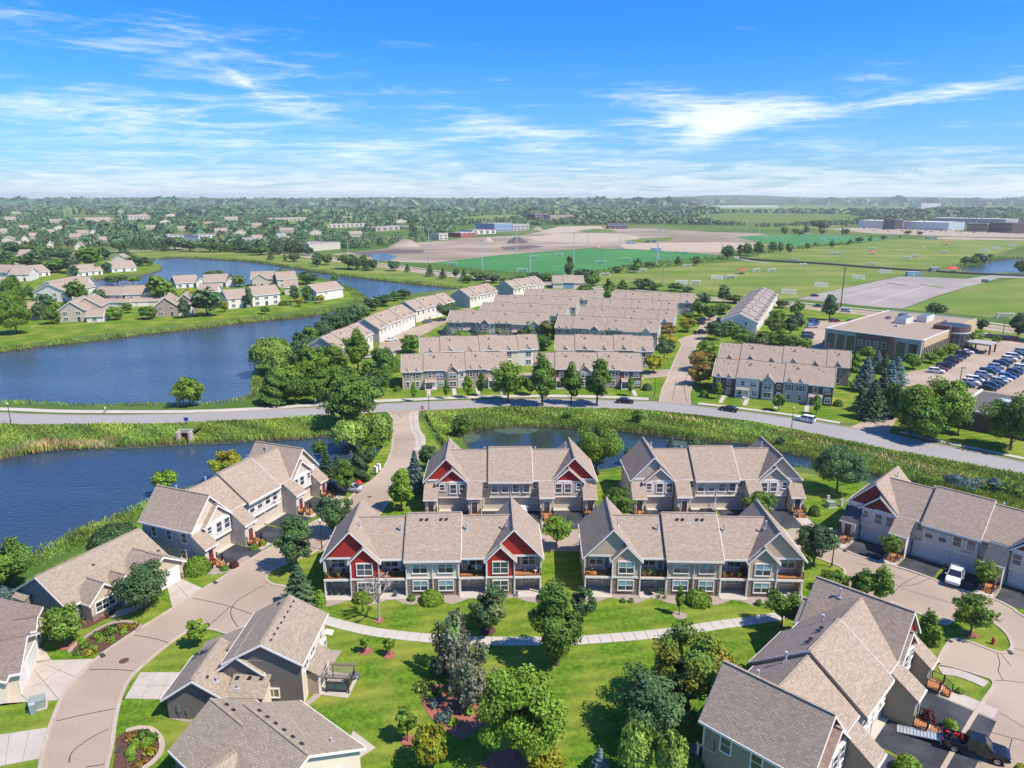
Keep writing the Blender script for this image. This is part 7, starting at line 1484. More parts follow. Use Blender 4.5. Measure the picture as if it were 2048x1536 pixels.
def hall(label, A, B, depth, h, wall='side_pale', roof='roof_pale', n=6, band=None, name='hall', wins=True, pitched=0, cat='building', group=None, wz=None):
 P0 = G(*A); P1 = G(*B); d = P1 - P0; L_ = d.length; rz = math.atan2(d.y, d.x); T = thing(name, label, cat, P0, rz, group); w = MB(); r = MB(); t = MB()
 if pitched: gable(w, r, t, 0, L_, 0, depth, 0, h, h + pitched, 'x', .6, wall, roof, wall)
 else:
  w.box(0, L_, 0, depth, 0, h, wall); r.box(.4, L_ - .4, .4, depth - .4, h + .02, h + .1, roof); t.box(-.2, L_ + .2, -.2, .3, h, h + .5, band or 'trim_cream'); t.box(-.2, .3, 0, depth, h, h + .5, band or 'trim_cream'); t.box(L_ - .3, L_ + .2, 0, depth, h, h + .5, band or 'trim_cream')
 w.build('walls', T); r.build('roof', T)
 if t.f: t.build('parapet', T)
 if wins:
  u = L_ / n
  for i in range(n):
   for z in ([wz] if wz else ([1.0] if h < 5 else [1.0, h * .55])): win(T, (i + .5) * u, 0, z, u * .55, min(1.8, h * .35), 'slider', 'glass_dark')
 if not pitched and L_ > 18:
  m = MB(); m.box(L_ * .3, L_ * .3 + 3, depth * .4, depth * .4 + 3, h + .1, h + 1.6, 'pale_metal'); m.build('roof_unit', T)
 return T
T = hall('low brown brick building at the right edge behind the big trees', (1905, 852), (2120, 894), 24, 4.2, 'brick_dark', 'roof_grey', 5, wins=False)
hall('large white hotel like building with tan roof in the suburb, upper left', (158,450), (227,447), 26, 9, 'side_pale', 'roof_taupe', 14, pitched=5)
hall('second long tan roofed building right of the hotel like one', (246,440), (300,438), 24, 8, 'side_cream', 'roof_taupe', 8, pitched=4)
hall('white flat roofed commercial building left of centre in the suburb', (240,470), (283,468), 24, 6, 'side_white', 'roof_pale', 6)
hall('blue white workshop with brown band beyond the lake road', (328,482), (395,479), 40, 6, 'side_pale', 'roof_pale', 7, band='side_blue')
hall('long brown banded commercial building beyond the lake road', (398,481), (455,477), 40, 6, 'side_white', 'roof_pale', 7, band='side_taupe')
hall('grey low shed right of the long commercial building', (482,488), (512,487), 30, 6, 'side_greige', 'roof_pale', 3)
hall('tan box store beyond the arterial road', (619,503), (681,498), 40, 7, 'door_tan', 'roof_pale', 5, wins=False)
hall('row of low tan apartments in the trees, centre left', (540,445), (616,443), 24, 7, 'side_cream', 'roof_taupe', 10, pitched=3)
hall('low flat mall in the trees right of centre left', (655,456), (735,453), 34, 6, 'side_cream', 'roof_pale', 9)
hall('grey flat roofed store among trees', (752,463), (820,458), 36, 6, 'side_greige', 'roof_pale', 6)
hall('small tan block beside the building site', (878,480), (896,479), 18, 8, 'door_tan', 'roof_pale', 2)
hall('red fronted shop at the building site edge', (921,475), (955,473), 24, 6, 'side_red', 'roof_pale', 4, band='trim_white')
hall('white shop with red trim right of the red fronted one', (945,469), (992,467), 30, 6, 'side_white', 'roof_pale', 4, band='side_red')
hall('dark blue glass office at the building site', (989,464), (1024,462), 40, 13, 'side_blue', 'roof_pale', 6, band='trim_cream')
hall('pale shed joined right of the blue glass office', (1025,462), (1058,460), 40, 10, 'precast', 'roof_pale', 4)
hall('dark unfinished hotel frame on the horizon fields, left', (1070,443), (1096,442), 26, 17, 'brick_dark', 'roof_grey', 5)
hall('brown unfinished building right of the dark hotel frame', (1100,444), (1146,443), 26, 15, 'side_taupe', 'roof_grey', 8)
hall('grey roofed pavilion building by the far turf', (1216,458), (1255,458), 24, 6, 'brick_dark', 'roof_slate', 4, pitched=4)
hall('long pale ribbed warehouse, left wing by the far car park', (1716,455), (1787,457), 60, 13, 'pale_metal', 'trim_white', 10, band='brick_tan', wins=False)
hall('dark entrance block between the two warehouse wings', (1788,459), (1805,459), 40, 17, 'side_charcoal', 'roof_grey', 2, wins=False)
hall('long pale ribbed warehouse, right wing by the far car park', (1806,458), (1896,461), 60, 13, 'pale_metal', 'trim_white', 12, band='brick_tan', wins=False)
hall('dark brick hall right of the warehouses', (1934,463), (1972,464), 30, 13, 'brick_dark', 'roof_grey', 5)
hall('brown building with stepped top right of the dark brick hall', (1975,463), (2022,466), 36, 15, 'brick_dark', 'roof_grey', 6, band='side_blue')
hall('brick shop at the far right edge', (2026,464), (2075,466), 30, 11, 'brick_red', 'roof_grey', 4)
hall('very long pale hangar roof behind the warehouses', (1862,447), (2010,451), 60, 12, 'precast', 'trim_cream', 14, wins=False)
hall('white box hall near the airfield', (1842,417), (1880,417), 90, 28, 'side_white', 'trim_white', 4, wins=False)
hall('low white shed row near the airfield, left', (1790,421), (1850,421), 60, 12, 'side_cream', 'trim_white', 6, wins=False)
hall('low white shed row near the airfield, right', (1950,423), (2040,424), 60, 12, 'side_white', 'trim_white', 8, wins=False)
for i, (x, y, w_, h_) in enumerate(FARB):
 hall('small pale building showing above the far wood', (x, y), (x + w_, y), 30, h_, ('side_white','door_tan','side_cream')[i % 3], 'trim_white', 3, wins=False, group='pale buildings in the far wood')
# houses in the wooded suburb
for i, (x, y, w_) in enumerate(SUBURB):
 P0 = G(x, y); P1 = G(x + w_, y - .4); u, v, dd = pix(P0.x, P0.y, 0); L_ = w_ * dd / FPX
 cottage(['tan roofed house', 'pale house', 'brown roofed house', 'white walled house'][i % 4] + ' among the trees of the suburb', P0, P1, 11, 4.2, 8, 'x' if i % 3 else 'y', ('side_pale','side_cream','side_greige')[i % 3], group='houses among the trees of the suburb')
# airfield sheds
def arched(x, y, wpx):
 P0 = G(x, y); _, _, d = pix(P0.x, P0.y, 0); w_ = wpx * d / FPX; m = MB(); n = 8
 pr = [(w_ / 2 * math.cos(math.pi * i / n), w_ * .30 * math.sin(math.pi * i / n)) for i in range(n + 1)]
 m.prism(pr, 0, 60, 'trim_white'); o = m.build('arched_hangar', None, P0); tag(o, 'white arched hangar in the row beyond the far fields', 'hangar', 'white arched hangars in a row')
for i in range(14): arched(1393 + i * 12.2, 415 - i * .02, 11)
def water_tower(x, ytop, Y, rad, lab):
 X = (x - 1024) * (Y * math.cos(PITCH)) / FPX; z = 20
 while pix(X, Y, z)[1] > ytop: z += 1
 T = thing('water_tower', lab, 'water tower', (X, Y, 0)); m = MB(); m.ball((0, 0, z - rad * .6), rad, rad, rad * .65, 'trim_cream', 14, 8); m.build('tank', T, smooth=True); m = MB(); m.tube((0, 0, 0), (0, 0, z - rad), rad * .35, rad * .3, 'trim_cream', 10); m.build('stem', T)
water_tower(783, 393, 3800, 10, 'largest pale water tower on the skyline, left of centre'); water_tower(653, 398, 3400, 6, 'small water tower standing left of the large one'); water_tower(946, 390.5, 4300, 4, 'thin white water tower on the skyline right of the large one')
# ------------------------------------------------------------------ poles, lamps, signs, goals
def pole(name, label, cat, xb, yb, yt, r0=.22, r1=.1, m='grey_metal', head=None, group=None):
 c = G(xb, yb); z = 1
 while pix(c.x, c.y, z)[1] > yt: z += .3
 T = thing(name, label, cat, c, 0, group); mb = MB(); mb.tube((0, 0, 0), (0, 0, z), r0, r1, m, 8); mb.box(-r0 * 1.6, r0 * 1.6, -r0 * 1.6, r0 * 1.6, 0, .3, 'concrete'); mb.build('pole', T)
 h = MB()
 if head == 'flood':
  h.beam((-1.6, 0, z - .5), (1.6, 0, z - .5), .12, .12, m); h.beam((-1.3, 0, z - 1.6), (1.3, 0, z - 1.6), .12, .12, m); h.build('cross_arm', T)
  for k in range(4):
   f = MB(); f.box(-.3, .3, -.25, .2, -.25, .3, 'pale_metal'); f.build('flood_light', T, (-1.5 + k * 1.0, -.1, z - .1))
 elif head == 'globe':
  h.tube((0, 0, z), (0, 0, z + .12), .12, .16, 'black_metal'); h.build('collar', T); g = MB(); g.ball((0, 0, z + .38), .22, .22, .28, 'trim_white', 10, 6); g.build('lamp_globe', T, smooth=True); b = MB(); b.tube((0, 0, 0), (0, 0, .9), .17, .1, 'black_metal', 8); b.build('lamp_base', T)
 elif head == 'box':
  h.box(-.2, 1.0, -.25, .25, z - .1, z + .12, m); h.build('lamp_head', T)
 elif head == 'cross':
  h.beam((-1.2, 0, z - .6), (1.2, 0, z - .6), .14, .14, m); h.build('cross_arm', T)
 elif head == 'board':
  h.box(-4.5, 4.5, -.3, .3, z - 3, z, 'trim_white'); h.build('billboard', T)
 elif head == 'mast':
  for k in range(5): h.beam((-.8, 0, z * (.5 + .1 * k)), (.8, 0, z * (.5 + .1 * k)), .3, .3, m)
  h.build('antenna', T)
 return T
for i, (x, yb, yt) in enumerate([(858,526,457),(965,539,480),(1033,508,453),(1147,531,467),(1176,496,462),(1313,526,457),(1316,520,459),(1060,546,505),(1648,487,445),(1673,478,452),(1443,506,476),(1777,477,462),(1492,467,440),(1518,470,443)]):
 pole('floodlight_mast', 'tall grey floodlight mast, number %s from the left round the sports fields' % ['one','two','three','four','five','six','seven','eight','nine','ten','eleven','twelve','thirteen','fourteen'][sorted(range(14), key=lambda k: [858,965,1033,1147,1176,1313,1316,1060,1648,1673,1443,1777,1492,1518][k]).index(i)], 'floodlight', x, yb, yt, .4, .22, 'pale_metal', 'flood', 'floodlight masts round the sports fields')
pole('wooden_pole', 'tall brown wooden pole between arterial road and parking lot', 'pole', 1681, 615, 534, .28, .18, 'wood_dark', 'cross'); pole('wooden_pole', 'grey wooden pole behind the upper row houses', 'pole', 1325, 572, 519, .25, .18, 'side_taupe', 'cross')
for x, yb, yt, l in ((565,501,467,'billboard mast beyond the lake, right'),(245,452,422,'billboard mast in the suburb, left')): pole('billboard_mast', l, 'billboard', x, yb, yt, .5, .5, 'pale_metal', 'board')
for x, yb, yt, l in ((90,452,426,'pale pole in the suburb, second from the left'),(46,442,427,'pale pole in the suburb, leftmost'),(167,465,445,'pale pole before the hotel like building'),(213,463,445,'pale pole right of the hotel like building'),(456,490,455,'pole by the long commercial building'),(696,503,480,'pole beyond the arterial road bend'),(1240,500,470,'thin pole by the graded lot')): pole('utility_pole', l, 'pole', x, yb, yt, .35, .25, 'pale_metal', 'cross')
for x, yb, yt, l in ((1934,462,406,'left radio mast behind the warehouses'),(1950,455,407,'middle radio mast behind the warehouses'),(1962,449,404,'right radio mast with antennas behind the warehouses')): pole('radio_mast', l, 'mast', x, yb, yt, .9, .5, 'grey_metal', 'mast')
for x, yb, yt, l in ((644,1100,1046,'black street lamp by the tree left of the front red block'),(1663,1135,1082,'black street lamp at the court corner by the dark maple'),(1583,856,820,'black street lamp on the reedy side of the main road'),(858,822,791,'black street lamp at the access road junction'),(22,847,812,'black street lamp at the left edge of the main road'),(1309,793,758,'black street lamp at the side street corner')):
 pole('street_lamp', l, 'street lamp', x, yb, yt, .1, .06, 'black_metal', 'globe')
for x, yb, yt, l in ((1917.5,777,736,'dark car park light pole nearest the low building'),(1930,780,754,'shorter pole beside the car park light'),(2003,683,643,'light pole by the far row of parked cars')): pole('car_park_light', l, 'light pole', x, yb, yt, .16, .1, 'brick_dark', 'box')
def sign(name, label, x, yb, yt, shape, m, text=None, face=0.0, post='black_metal', size=.4):
 c = G(x, yb); z = .5
 while pix(c.x, c.y, z)[1] > yt: z += .05
 T = thing(name, label, 'sign', c, face); p = MB(); p.tube((0, 0, 0), (0, 0, z), .05, .05, post, 6); p.build('post', T); b = MB()
 if shape == 'oct': b.hexa([(size * math.cos(R(22.5 + 45 * k)), -.07, z - size + size * math.sin(R(22.5 + 45 * k))) for k in range(8)], [(size * math.cos(R(22.5 + 45 * k)), -.04, z - size + size * math.sin(R(22.5 + 45 * k))) for k in range(8)], m)
 else: b.box(-size, size, -.08, -.04, z - size * 1.6, z, m)
 b.build('sign_face', T)
 if text:
  cu = bpy.data.curves.new('t', 'FONT'); cu.body = text; cu.size = size * .75; cu.align_x = 'CENTER'; cu.materials.append(MATS['trim_white']); t_ = bpy.data.objects.new('t', cu); me = bpy.data.meshes.new_from_object(t_); bpy.data.objects.remove(t_)
  o = put('lettering', me, T, (0, -.09, z - size * 1.25)); o.rotation_euler = (R(90), 0, 0)
mat('sign_red', (.5, .02, .02)); mat('sign_blue', (.02, .07, .3)); mat('hydrant_red', (.35, .03, .04), None, rough=.4)
sign('stop_sign', 'red octagonal stop sign at the access road junction', 845, 830, 812, 'oct', 'sign_red', 'STOP', size=.45)
sign('road_sign', 'small blue sign above the culvert beside the main road', 374, 853, 835, 'rect', 'sign_blue', size=.55)
sign('road_sign', 'back of a white sign at the court entrance by the dark maple', 1659, 1072, 1056, 'rect', 'trim_white', size=.3); sign('road_sign', 'back of a white sign on the teardrop lawn', 1868, 1268, 1253, 'oct', 'trim_white', size=.38)
sign('trail_sign', 'white sign board beside the lone tree on the trail', 397, 812, 798, 'rect', 'trim_white', size=.6)
def goal(x, y, rot=0.0, w=7.3, h=2.4):
 key = ('goal', w, h)
 if key not in WIN:
  f = MB()
  for s in (-w / 2, w / 2): f.beam((s, 0, 0), (s, 0, h), .24, .24, 'trim_white'); f.beam((s, 0, h), (s, 1.0, h), .2, .2, 'trim_white'); f.beam((s, 1.0, h), (s, 2.2, 0), .2, .2, 'trim_white'); f.beam((s, 0, .06), (s, 2.2, .06), .2, .2, 'trim_white')
  f.beam((-w / 2, 0, h), (w / 2, 0, h), .24, .24, 'trim_white'); f.beam((-w / 2, 2.2, .06), (w / 2, 2.2, .06), .2, .2, 'trim_white'); WIN[key] = f.mesh('goal_frame')
  n = MB()
  for i in range(18): xx = -w / 2 + w * (i + .5) / 18; n.beam((xx, 1.0, h), (xx, 2.2, 0), .10, .10, 'trim_white'); n.beam((xx, 0, h), (xx, 1.0, h), .10, .10, 'trim_white')
  for i in range(6): t = (i + .5) / 6; n.beam((-w / 2, 1 + 1.2 * t, h * (1 - t)), (w / 2, 1 + 1.2 * t, h * (1 - t)), .10, .10, 'trim_white')
  WIN[key + (1,)] = n.mesh('net')
 c = G(x, y); T = thing('soccer_goal', 'white soccer goal', 'goal', c, rot, 'white soccer goals on the pitches'); put('goal_frame', WIN[key], T); put('net', WIN[key + (1,)], T); return T
gl = [(1068,517,0),(1118,512,0),(1202,527,0),(1252,521,0),(1045,544,0),(905,531,0),(1240,500,0),(1370,508,0),(1210,553,.3),(1285,544,.5),(1375,535,.4),(1513,544,.6),(1462,558,.3),(1435,558,2.6),(1363,568,2.6),(1391,569,.4),(1544,544,.5),(1606,533,.5),(1578,587,2.5),(1643,573,2.5),(1717,558,2.4),(1771,546,2.4),
  (1589,522,0),(1667,510,0),(1677,508,0),(1743,500,0),(1744,531,0),(1814,518,0),(1831,515,0),(1889,506,0),(1848,498,.9),(1872,494,.9),(1920,486,.9),(1970,503,2.2),(1992,498,2.2),(2025,492,2.2),(1530,477,0),(1555,475,0),(1615,470,0),(1644,481,0),(1666,479,0),(2011,637,0)]
wh = ['on the turf field','on the near grass pitches','on the far grass pitches','on the far turf']
for i, (x, y, a) in enumerate(gl):
 o = goal(x, y, a); zone = 0 if i < 8 else 1 if i < 22 else 2 if i < 36 else 3
 o['zone'] = wh[zone]
o['label'] = 'white soccer goal alone on the field behind the office'; del o['zone']
for x, y, l in ((1903,544,'red tent roof by the far pond'),(1483,548,'orange topped players shelter on the near pitches'),(1744,509,'orange shelter on the far pitches, left'),(1892,490,'orange shelter on the far pitches, right')):
 c = G(x, y); T = thing('shelter', l, 'shelter', c); m = MB(); s = 5 if x == 1903 else 3.4
 m.hexa([(-s, -s * .6, 2.6), (s, -s * .6, 2.6), (s, s * .6, 2.6), (-s, s * .6, 2.6)], [(-s * .2, -.3, 4.2), (s * .2, -.3, 4.2), (s * .2, .3, 4.2), (-s * .2, .3, 4.2)], 'side_coral'); m.build('roof', T)
 m = MB()
 for a in (-s * .95, s * .95):
  for b in (-s * .55, s * .55): m.box(a - .08, a + .08, b - .08, b + .08, 0, 2.6, 'trim_white')
 m.box(-s * .6, s * .6, -.5, .5, .4, .9, 'wood_dark'); m.build('frame', T)
for x, y, w_, m_, l in ((1825,552,9,'side_blue','blue container at the top of the parking lot'),(1862,478,14,'side_slate','dark container at the edge of the far pitches'),(1262,488,10,'side_blue','light blue container on the graded lot'),(1302,485,12,'side_charcoal','dark green container on the graded lot'),(1312,502,10,'side_blue','blue portable cabins under the floodlight mast'),(1868,543,6,'side_slate','small dark kiosk by the berm')):
 c = G(x, y); T = thing('container', l, 'container', c); m = MB(); m.box(-w_ / 2, w_ / 2, -1.5, 1.5, 0, 2.9, m_); m.build('body', T); m = MB(); m.box(-w_ / 2 - .1, w_ / 2 + .1, -1.6, 1.6, 2.9, 3.05, 'pale_metal'); m.box(-.6, .6, -1.56, -1.5, .1, 2.2, 'pale_metal'); m.build('lid', T)
# heaps on the building site
def heap(x, y, wpx, hpx, m, l):
 c = G(x, y); _, _, d = pix(c.x, c.y, 0); W_ = wpx * d / FPX; H_ = hpx * d / FPX * 1.05; mb = MB(); n = 14; q = random.Random(x)
 a = [(W_ / 2 * math.cos(6.28 * i / n) * q.uniform(.85, 1.1), W_ / 2 * math.sin(6.28 * i / n) * q.uniform(.6, .8), 0) for i in range(n)]; b = [(p[0] * .25, p[1] * .25, H_ * q.uniform(.9, 1)) for p in a]; mb.hexa(a, b, m); o = mb.build('soil_heap', None, c); tag(o, l, 'heap')
heap(1034,486,50,12,'roof_grey','dark green grey gravel heap on the building site'); heap(812,492,70,13,'dirt','broad brown soil heap at the left of the building site'); heap(1074,460,24,7,'dirt','small brown soil heap behind the graded ground'); heap(1195,494,12,5,'dirt_pale','tiny sand heap by the turf field corner'); heap(975,483,26,8,'dirt_pale','low sand heap at the site edge')
# fence round the turf field
def mesh_fence(label, px, h=3.0, step=6.0):
 L_ = smooth_line(GP(px), 1); T = thing('chain_fence', label, 'fence', L_[0]); r = MB(); pm = MB(); pm.box(-.07, .07, -.07, .07, 0, h, 'black_metal'); pme = pm.mesh('post'); o0 = L_[0]
 for a, b in zip(L_[:-1], L_[1:]):
  d = b - a; n = max(1, int(d.length / step))
  for z in (.1, h * .5, h - .05): r.beam(a - o0 + Vector((0, 0, z)), b - o0 + Vector((0, 0, z)), .05, .05, 'black_metal')
  for i in range(n): p = a + d * i / n - o0; put('post', pme, T, p)
 r.build('rail', T)
mesh_fence('black fence along the lower edge of the turf field', [(866,529),(930,539),(1000,545),(1070,551),(1150,552)]); mesh_fence('black fence at the far edge of the turf field', [(1230,500),(1300,502),(1440,512)], 3.0, 8)
# culvert headwall
c0, c1 = G(357, 883, -.3), G(385, 883, -.3)
T = thing('culvert', 'concrete box culvert opening into the left pond', 'culvert', ((c0.x + c1.x) / 2, c0.y + .5, -.6)); m = MB(); hw = (c1.x - c0.x) / 2
m.box(-hw, hw, 0, .4, 2.2, 3.0, 'concrete'); m.box(-hw, -hw + .45, -1.5, .4, 0, 2.7, 'concrete'); m.box(hw - .45, hw, -1.5, .4, 0, 2.7, 'concrete'); m.box(-hw, hw, .4, 6, 2.2, 2.9, 'meadow'); m.build('headwall', T); m = MB(); m.box(-hw + .4, hw - .4, .3, .5, -.1, 2.2, 'black_metal'); m.build('opening', T)
# ------------------------------------------------------------------ vehicles
PAINTS = dict(black=(.012, .012, .015), white=(.75, .76, .77), silver=(.42, .44, .46), grey=(.12, .13, .14), navy=(.02, .035, .09), blue=(.03, .12, .42), maroon=(.14, .02, .025), green=(.02, .07, .05), beige=(.45, .42, .36), pearl=(.66, .66, .62))
for k, c in PAINTS.items(): mat('paint_' + k, c, None, rough=.22, spec=.6)
mat('tyre', (.018, .018, .018), None, rough=.8); mat('rim_metal', (.4, .41, .42), None, rough=.3, metal=.7); mat('tail_red', (.4, .01, .01), None, rough=.3); mat('head_clear', (.8, .82, .85), None, rough=.15)
def car_parts(kind, col):
 key = ('car', kind, col)
 if key in WIN: return WIN[key]
 P_ = 'paint_' + col; b = MB(); g = MB(); r = MB()
 if kind == 'sedan': L_, W_, H_ = 4.7, 1.82, 1.45; secs = [(-2.35, .70, .42, .78), (-2.2, .88, .25, .92), (-1.3, .91, .22, .98), (.9, .91, .22, .97), (2.0, .86, .25, .80), (2.35, .70, .38, .62)]; roof = (-1.75, -.9, .35, 1.15, H_, .95)
 elif kind == 'suv': L_, W_, H_ = 4.7, 1.9, 1.72; secs = [(-2.35, .82, .45, 1.0), (-2.25, .93, .3, 1.08), (-1.2, .95, .27, 1.1), (1.0, .95, .27, 1.08), (2.05, .9, .3, .98), (2.35, .76, .42, .8)]; roof = (-2.28, -1.95, .45, 1.2, H_, 1.07)
 elif kind == 'van': L_, W_, H_ = 5.0, 1.95, 1.85; secs = [(-2.5, .86, .45, 1.0), (-2.4, .95, .3, 1.1), (0, .97, .27, 1.12), (1.5, .95, .27, 1.08), (2.2, .88, .3, .9), (2.5, .74, .42, .75)]; roof = (-2.42, -2.2, .7, 1.75, H_, 1.08)
 else: L_, W_, H_ = 5.7, 2.0, 1.9; secs = [(-2.85, .92, .55, 1.12), (-2.8, .97, .48, 1.15), (-.7, .98, .45, 1.15), (1.1, .98, .45, 1.18), (2.5, .95, .48, 1.12), (2.85, .84, .55, .95)]; roof = (-.85, -.65, .75, 1.45, H_, 1.13)
 n = len(secs)
 for i in range(n - 1):
  (x0, w0, a0, c0_), (x1, w1, a1, c1_) = secs[i], secs[i + 1]
  def ring(x, w, zl, zh): zm = (zl + zh) * .5; return [(x, -w * .92, zl), (x, w * .92, zl), (x, w, zm), (x, w * .93, zh), (x, -w * .93, zh), (x, -w, zm)]
  b.hexa(ring(x0, w0, a0, c0_), ring(x1, w1, a1, c1_), P_)
 xr0, xr1, xr2, xr3, zt, zb = roof; hw = W_ / 2
 if kind == 'pickup': # bed walls read as an open box
  b = MB()
  for i in range(2, n - 1):
   (x0, w0, a0, c0_), (x1, w1, a1, c1_) = secs[i], secs[i + 1]
   b.hexa([(x0, -w0 * .92, a0), (x0, w0 * .92, a0), (x0, w0, (a0 + c0_) / 2), (x0, w0 * .93, c0_), (x0, -w0 * .93, c0_), (x0, -w0, (a0 + c0_) / 2)], [(x1, -w1 * .92, a1), (x1, w1 * .92, a1), (x1, w1, (a1 + c1_) / 2), (x1, w1 * .93, c1_), (x1, -w1 * .93, c1_), (x1, -w1, (a1 + c1_) / 2)], P_)
  b.box(-2.8, -.7, -.9, .9, .45, .62, 'black_metal'); b.box(-2.8, -.7, -.98, -.88, .48, 1.15, P_); b.box(-2.8, -.7, .88, .98, .48, 1.15, P_); b.box(-2.85, -2.78, -.95, .95, .5, 1.12, P_); b.box(-2.95, -2.85, -.95, .95, .42, .6, 'rim_metal')
 lo = [(xr0, -hw * .9, zb), (xr3, -hw * .9, zb), (xr3, hw * .9, zb), (xr0, hw * .9, zb)]; hi = [(xr1, -hw * .72, zt - .05), (xr2, -hw * .72, zt - .05), (xr2, hw * .72, zt - .05), (xr1, hw * .72, zt - .05)]
 g.hexa(lo, hi, 'glass_car'); r.hexa([(p[0], p[1] * 1.02, p[2]) for p in hi], [(p[0] * .97, p[1] * .93, zt) for p in hi], P_)
 for s in (-1, 1):   # pillars
  for f in (0, .45, 1.0):
   xa = xr0 + (xr3 - xr0) * f; xb = xr1 + (xr2 - xr1) * f; r.beam((xa, s * hw * .905, zb), (xb, s * hw * .735, zt - .03), .07, .05, P_)
  b.box(xr3 - .35, xr3 - .15, s * (hw + .02), s * (hw + .18), zb - .02, zb + .13, P_)
 wh_ = MB(); wr = .34 if kind in ('sedan',) else .38 if kind != 'pickup' else .43; wh_.tube((0, -.11, 0), (0, .11, 0), wr, wr, 'tyre', 16); rim = MB(); rim.tube((0, -.125, 0), (0, .125, 0), wr * .62, wr * .62, 'rim_metal', 12)
 hl = MB(); hl.box(-.06, .04, -.17, .17, -.07, .07, 'head_clear'); tl = MB(); tl.box(-.03, .05, -.13, .13, -.12, .12, 'tail_red')
 wx = L_ * .31
 WIN[key] = (b.mesh('body'), g.mesh('windows'), r.mesh('roof'), wh_.mesh('wheel'), rim.mesh('rim'), hl.mesh('headlight'), tl.mesh('tail_light'), wx, hw, wr, L_, secs)
 return WIN[key]
def car(label, x, y, rz=0.0, kind='sedan', col='black', group=None, loc=None, name=None, z=.045):
 c = loc or G(x, y); T = thing(name or ('pickup_truck' if kind == 'pickup' else 'parked_car'), label, 'pickup' if kind == 'pickup' else 'car', (c[0], c[1], z), rz, group)
 b, g, r, w, rim, hl, tl, wx, hw, wr, L_, secs = car_parts(kind, col)
 put('body', b, T); put('windows', g, T); put('roof', r, T)
 for sx in (-wx, wx):
  for s in (-1, 1): o = put('wheel', w, T, (sx, s * (hw - .12), wr)); put('rim', rim, o)
 for s in (-1, 1): put('headlight', hl, T, (L_ / 2 - .06, s * hw * .68, secs[-1][3] - .08)); put('tail_light', tl, T, (-L_ / 2 + .0, s * hw * .78, secs[0][3] - .1))
 return T
def dirpx(a, b): p, q = G(*a), G(*b); return math.atan2(q.y - p.y, q.x - p.x)
car('black sedan driving on the main road before the lindens', 1250, 806, dirpx((1232,806),(1270,808)), 'sedan', 'black', name='car'); car('black hatchback parked on the main road before the dark brick row', 1457, 822, dirpx((1440,820),(1476,826)) + math.pi, 'sedan', 'black'); car('white suv parked by the kerb right of the dark brick row', 1610, 843, dirpx((1590,838),(1630,846)) + math.pi, 'suv', 'white')
car('silver grey sedan in the bay by the access road', 700, 982, 2.9, 'sedan', 'silver'); car('dark blue car left of the silver one in the bay', 664, 978, 2.9, 'sedan', 'navy')
car('dark suv standing in the driveway of the beige block', 0, 0, R(95), 'suv', 'black', loc=frame_pt('F4', -2.3, -9.3)); car('white van in the driveway of the rear red block', 0, 0, R(91), 'van', 'white', loc=frame_pt('F2', 1.9, -8.2))
car('pale pickup on the driveway of the dark red block', 0, 0, R(-130), 'pickup', 'pearl', loc=frame_pt('R', 2.2, -9.4))
TR = car('black pickup with a red motorcycle in its bed at the bottom right', 0, 0, 0, 'pickup', 'black', loc=G(1948, 1506)); a_ = dirpx((1890, 1490), (2005, 1525)); TR.rotation_euler.z = a_
car('black pickup crossing the upper side street', 1401, 668, .1, 'pickup', 'black', name='car'); car('blue pickup parked at the upper side street', 1399, 648, 2.2, 'pickup', 'navy'); car('dark blue car behind the blue pickup', 1404, 641, 2.2, 'sedan', 'navy'); car('dark car at the grove edge by the upper side street', 1437, 643, 1.2, 'suv', 'black')
car('dark suv on the drive under the big trees', 1774, 832, dirpx((1760,826),(1790,838)) + .2, 'suv', 'black', name='car'); car('white car on the lane beside the second row house', 783, 682, .5, 'sedan', 'white'); car('dark car on the lane near the third row house', 855, 645, .6, 'sedan', 'grey'); car('pale car on the lane under the maple', 738, 716, .9, 'sedan', 'beige')
car('silver suv driving on the arterial road', 1692, 624, dirpx((1640,617),(1720,625)), 'suv', 'silver', name='car'); car('dark car on the arterial road behind the tall tree', 1636, 614, dirpx((1640,617),(1720,625)), 'sedan', 'navy', name='car'); car('black car at the corner of the empty parking lot', 1629, 593, .1, 'sedan', 'black'); car('dark suv at the entry of the empty parking lot', 1971, 564, 0, 'suv', 'grey')
lefts = [(1628,646,'suv','navy'),(1627,650,'sedan','blue'),(1624,656,'suv','silver'),(1617,672,'van','grey'),(1614,678,'suv','navy'),(1609,687,'sedan','silver')]
for i, (x, y, k, c) in enumerate(lefts): car('%s car, number %s from the top beside the grove' % (c, ['one','two','three','four','five','six'][i]), x, y, .05, k, c, group='cars in the car park left of the office')
car('maroon car behind the grove by the arterial road', 1669, 644, .1, 'suv', 'maroon'); car('dark green car half hidden by the office roof', 1703, 645, .2, 'sedan', 'green')
of = [('white','suv'),('maroon','sedan'),('black','suv'),('navy','sedan'),('black','suv'),('grey','suv'),('navy','sedan'),('black','suv'),('white','sedan'),('black','suv')]
ords = ['first','second','third','fourth','fifth','sixth','seventh','eighth','ninth','tenth','eleventh','twelfth','thirteenth','fourteenth']
for i, (c, k) in enumerate(of):
 f = i / 9; car('%s car, %s from the front in the row along the office' % (c, ords[i]), 1872 + f * 68, 746 - f * 44, dirpx((1856,742),(1892,746)), k, c, group='cars parked along the office')
colA = ['navy','white','white','grey','silver','green','blue','silver','navy','black','white','white','navy','silver']; colB = ['black','navy','black','silver','white','blue','black','navy','grey','white','silver','black']
dA = dirpx((1913,769),(1950,774))
for i, c in enumerate(colA): f = i / 13; car('%s car, %s from the front in the left line of the office car park' % (c, ords[i]), 1932 + f * 112, 774 - f * 68, dA, ('sedan','suv','van')[i % 3], c, group='cars in the left line of the office car park')
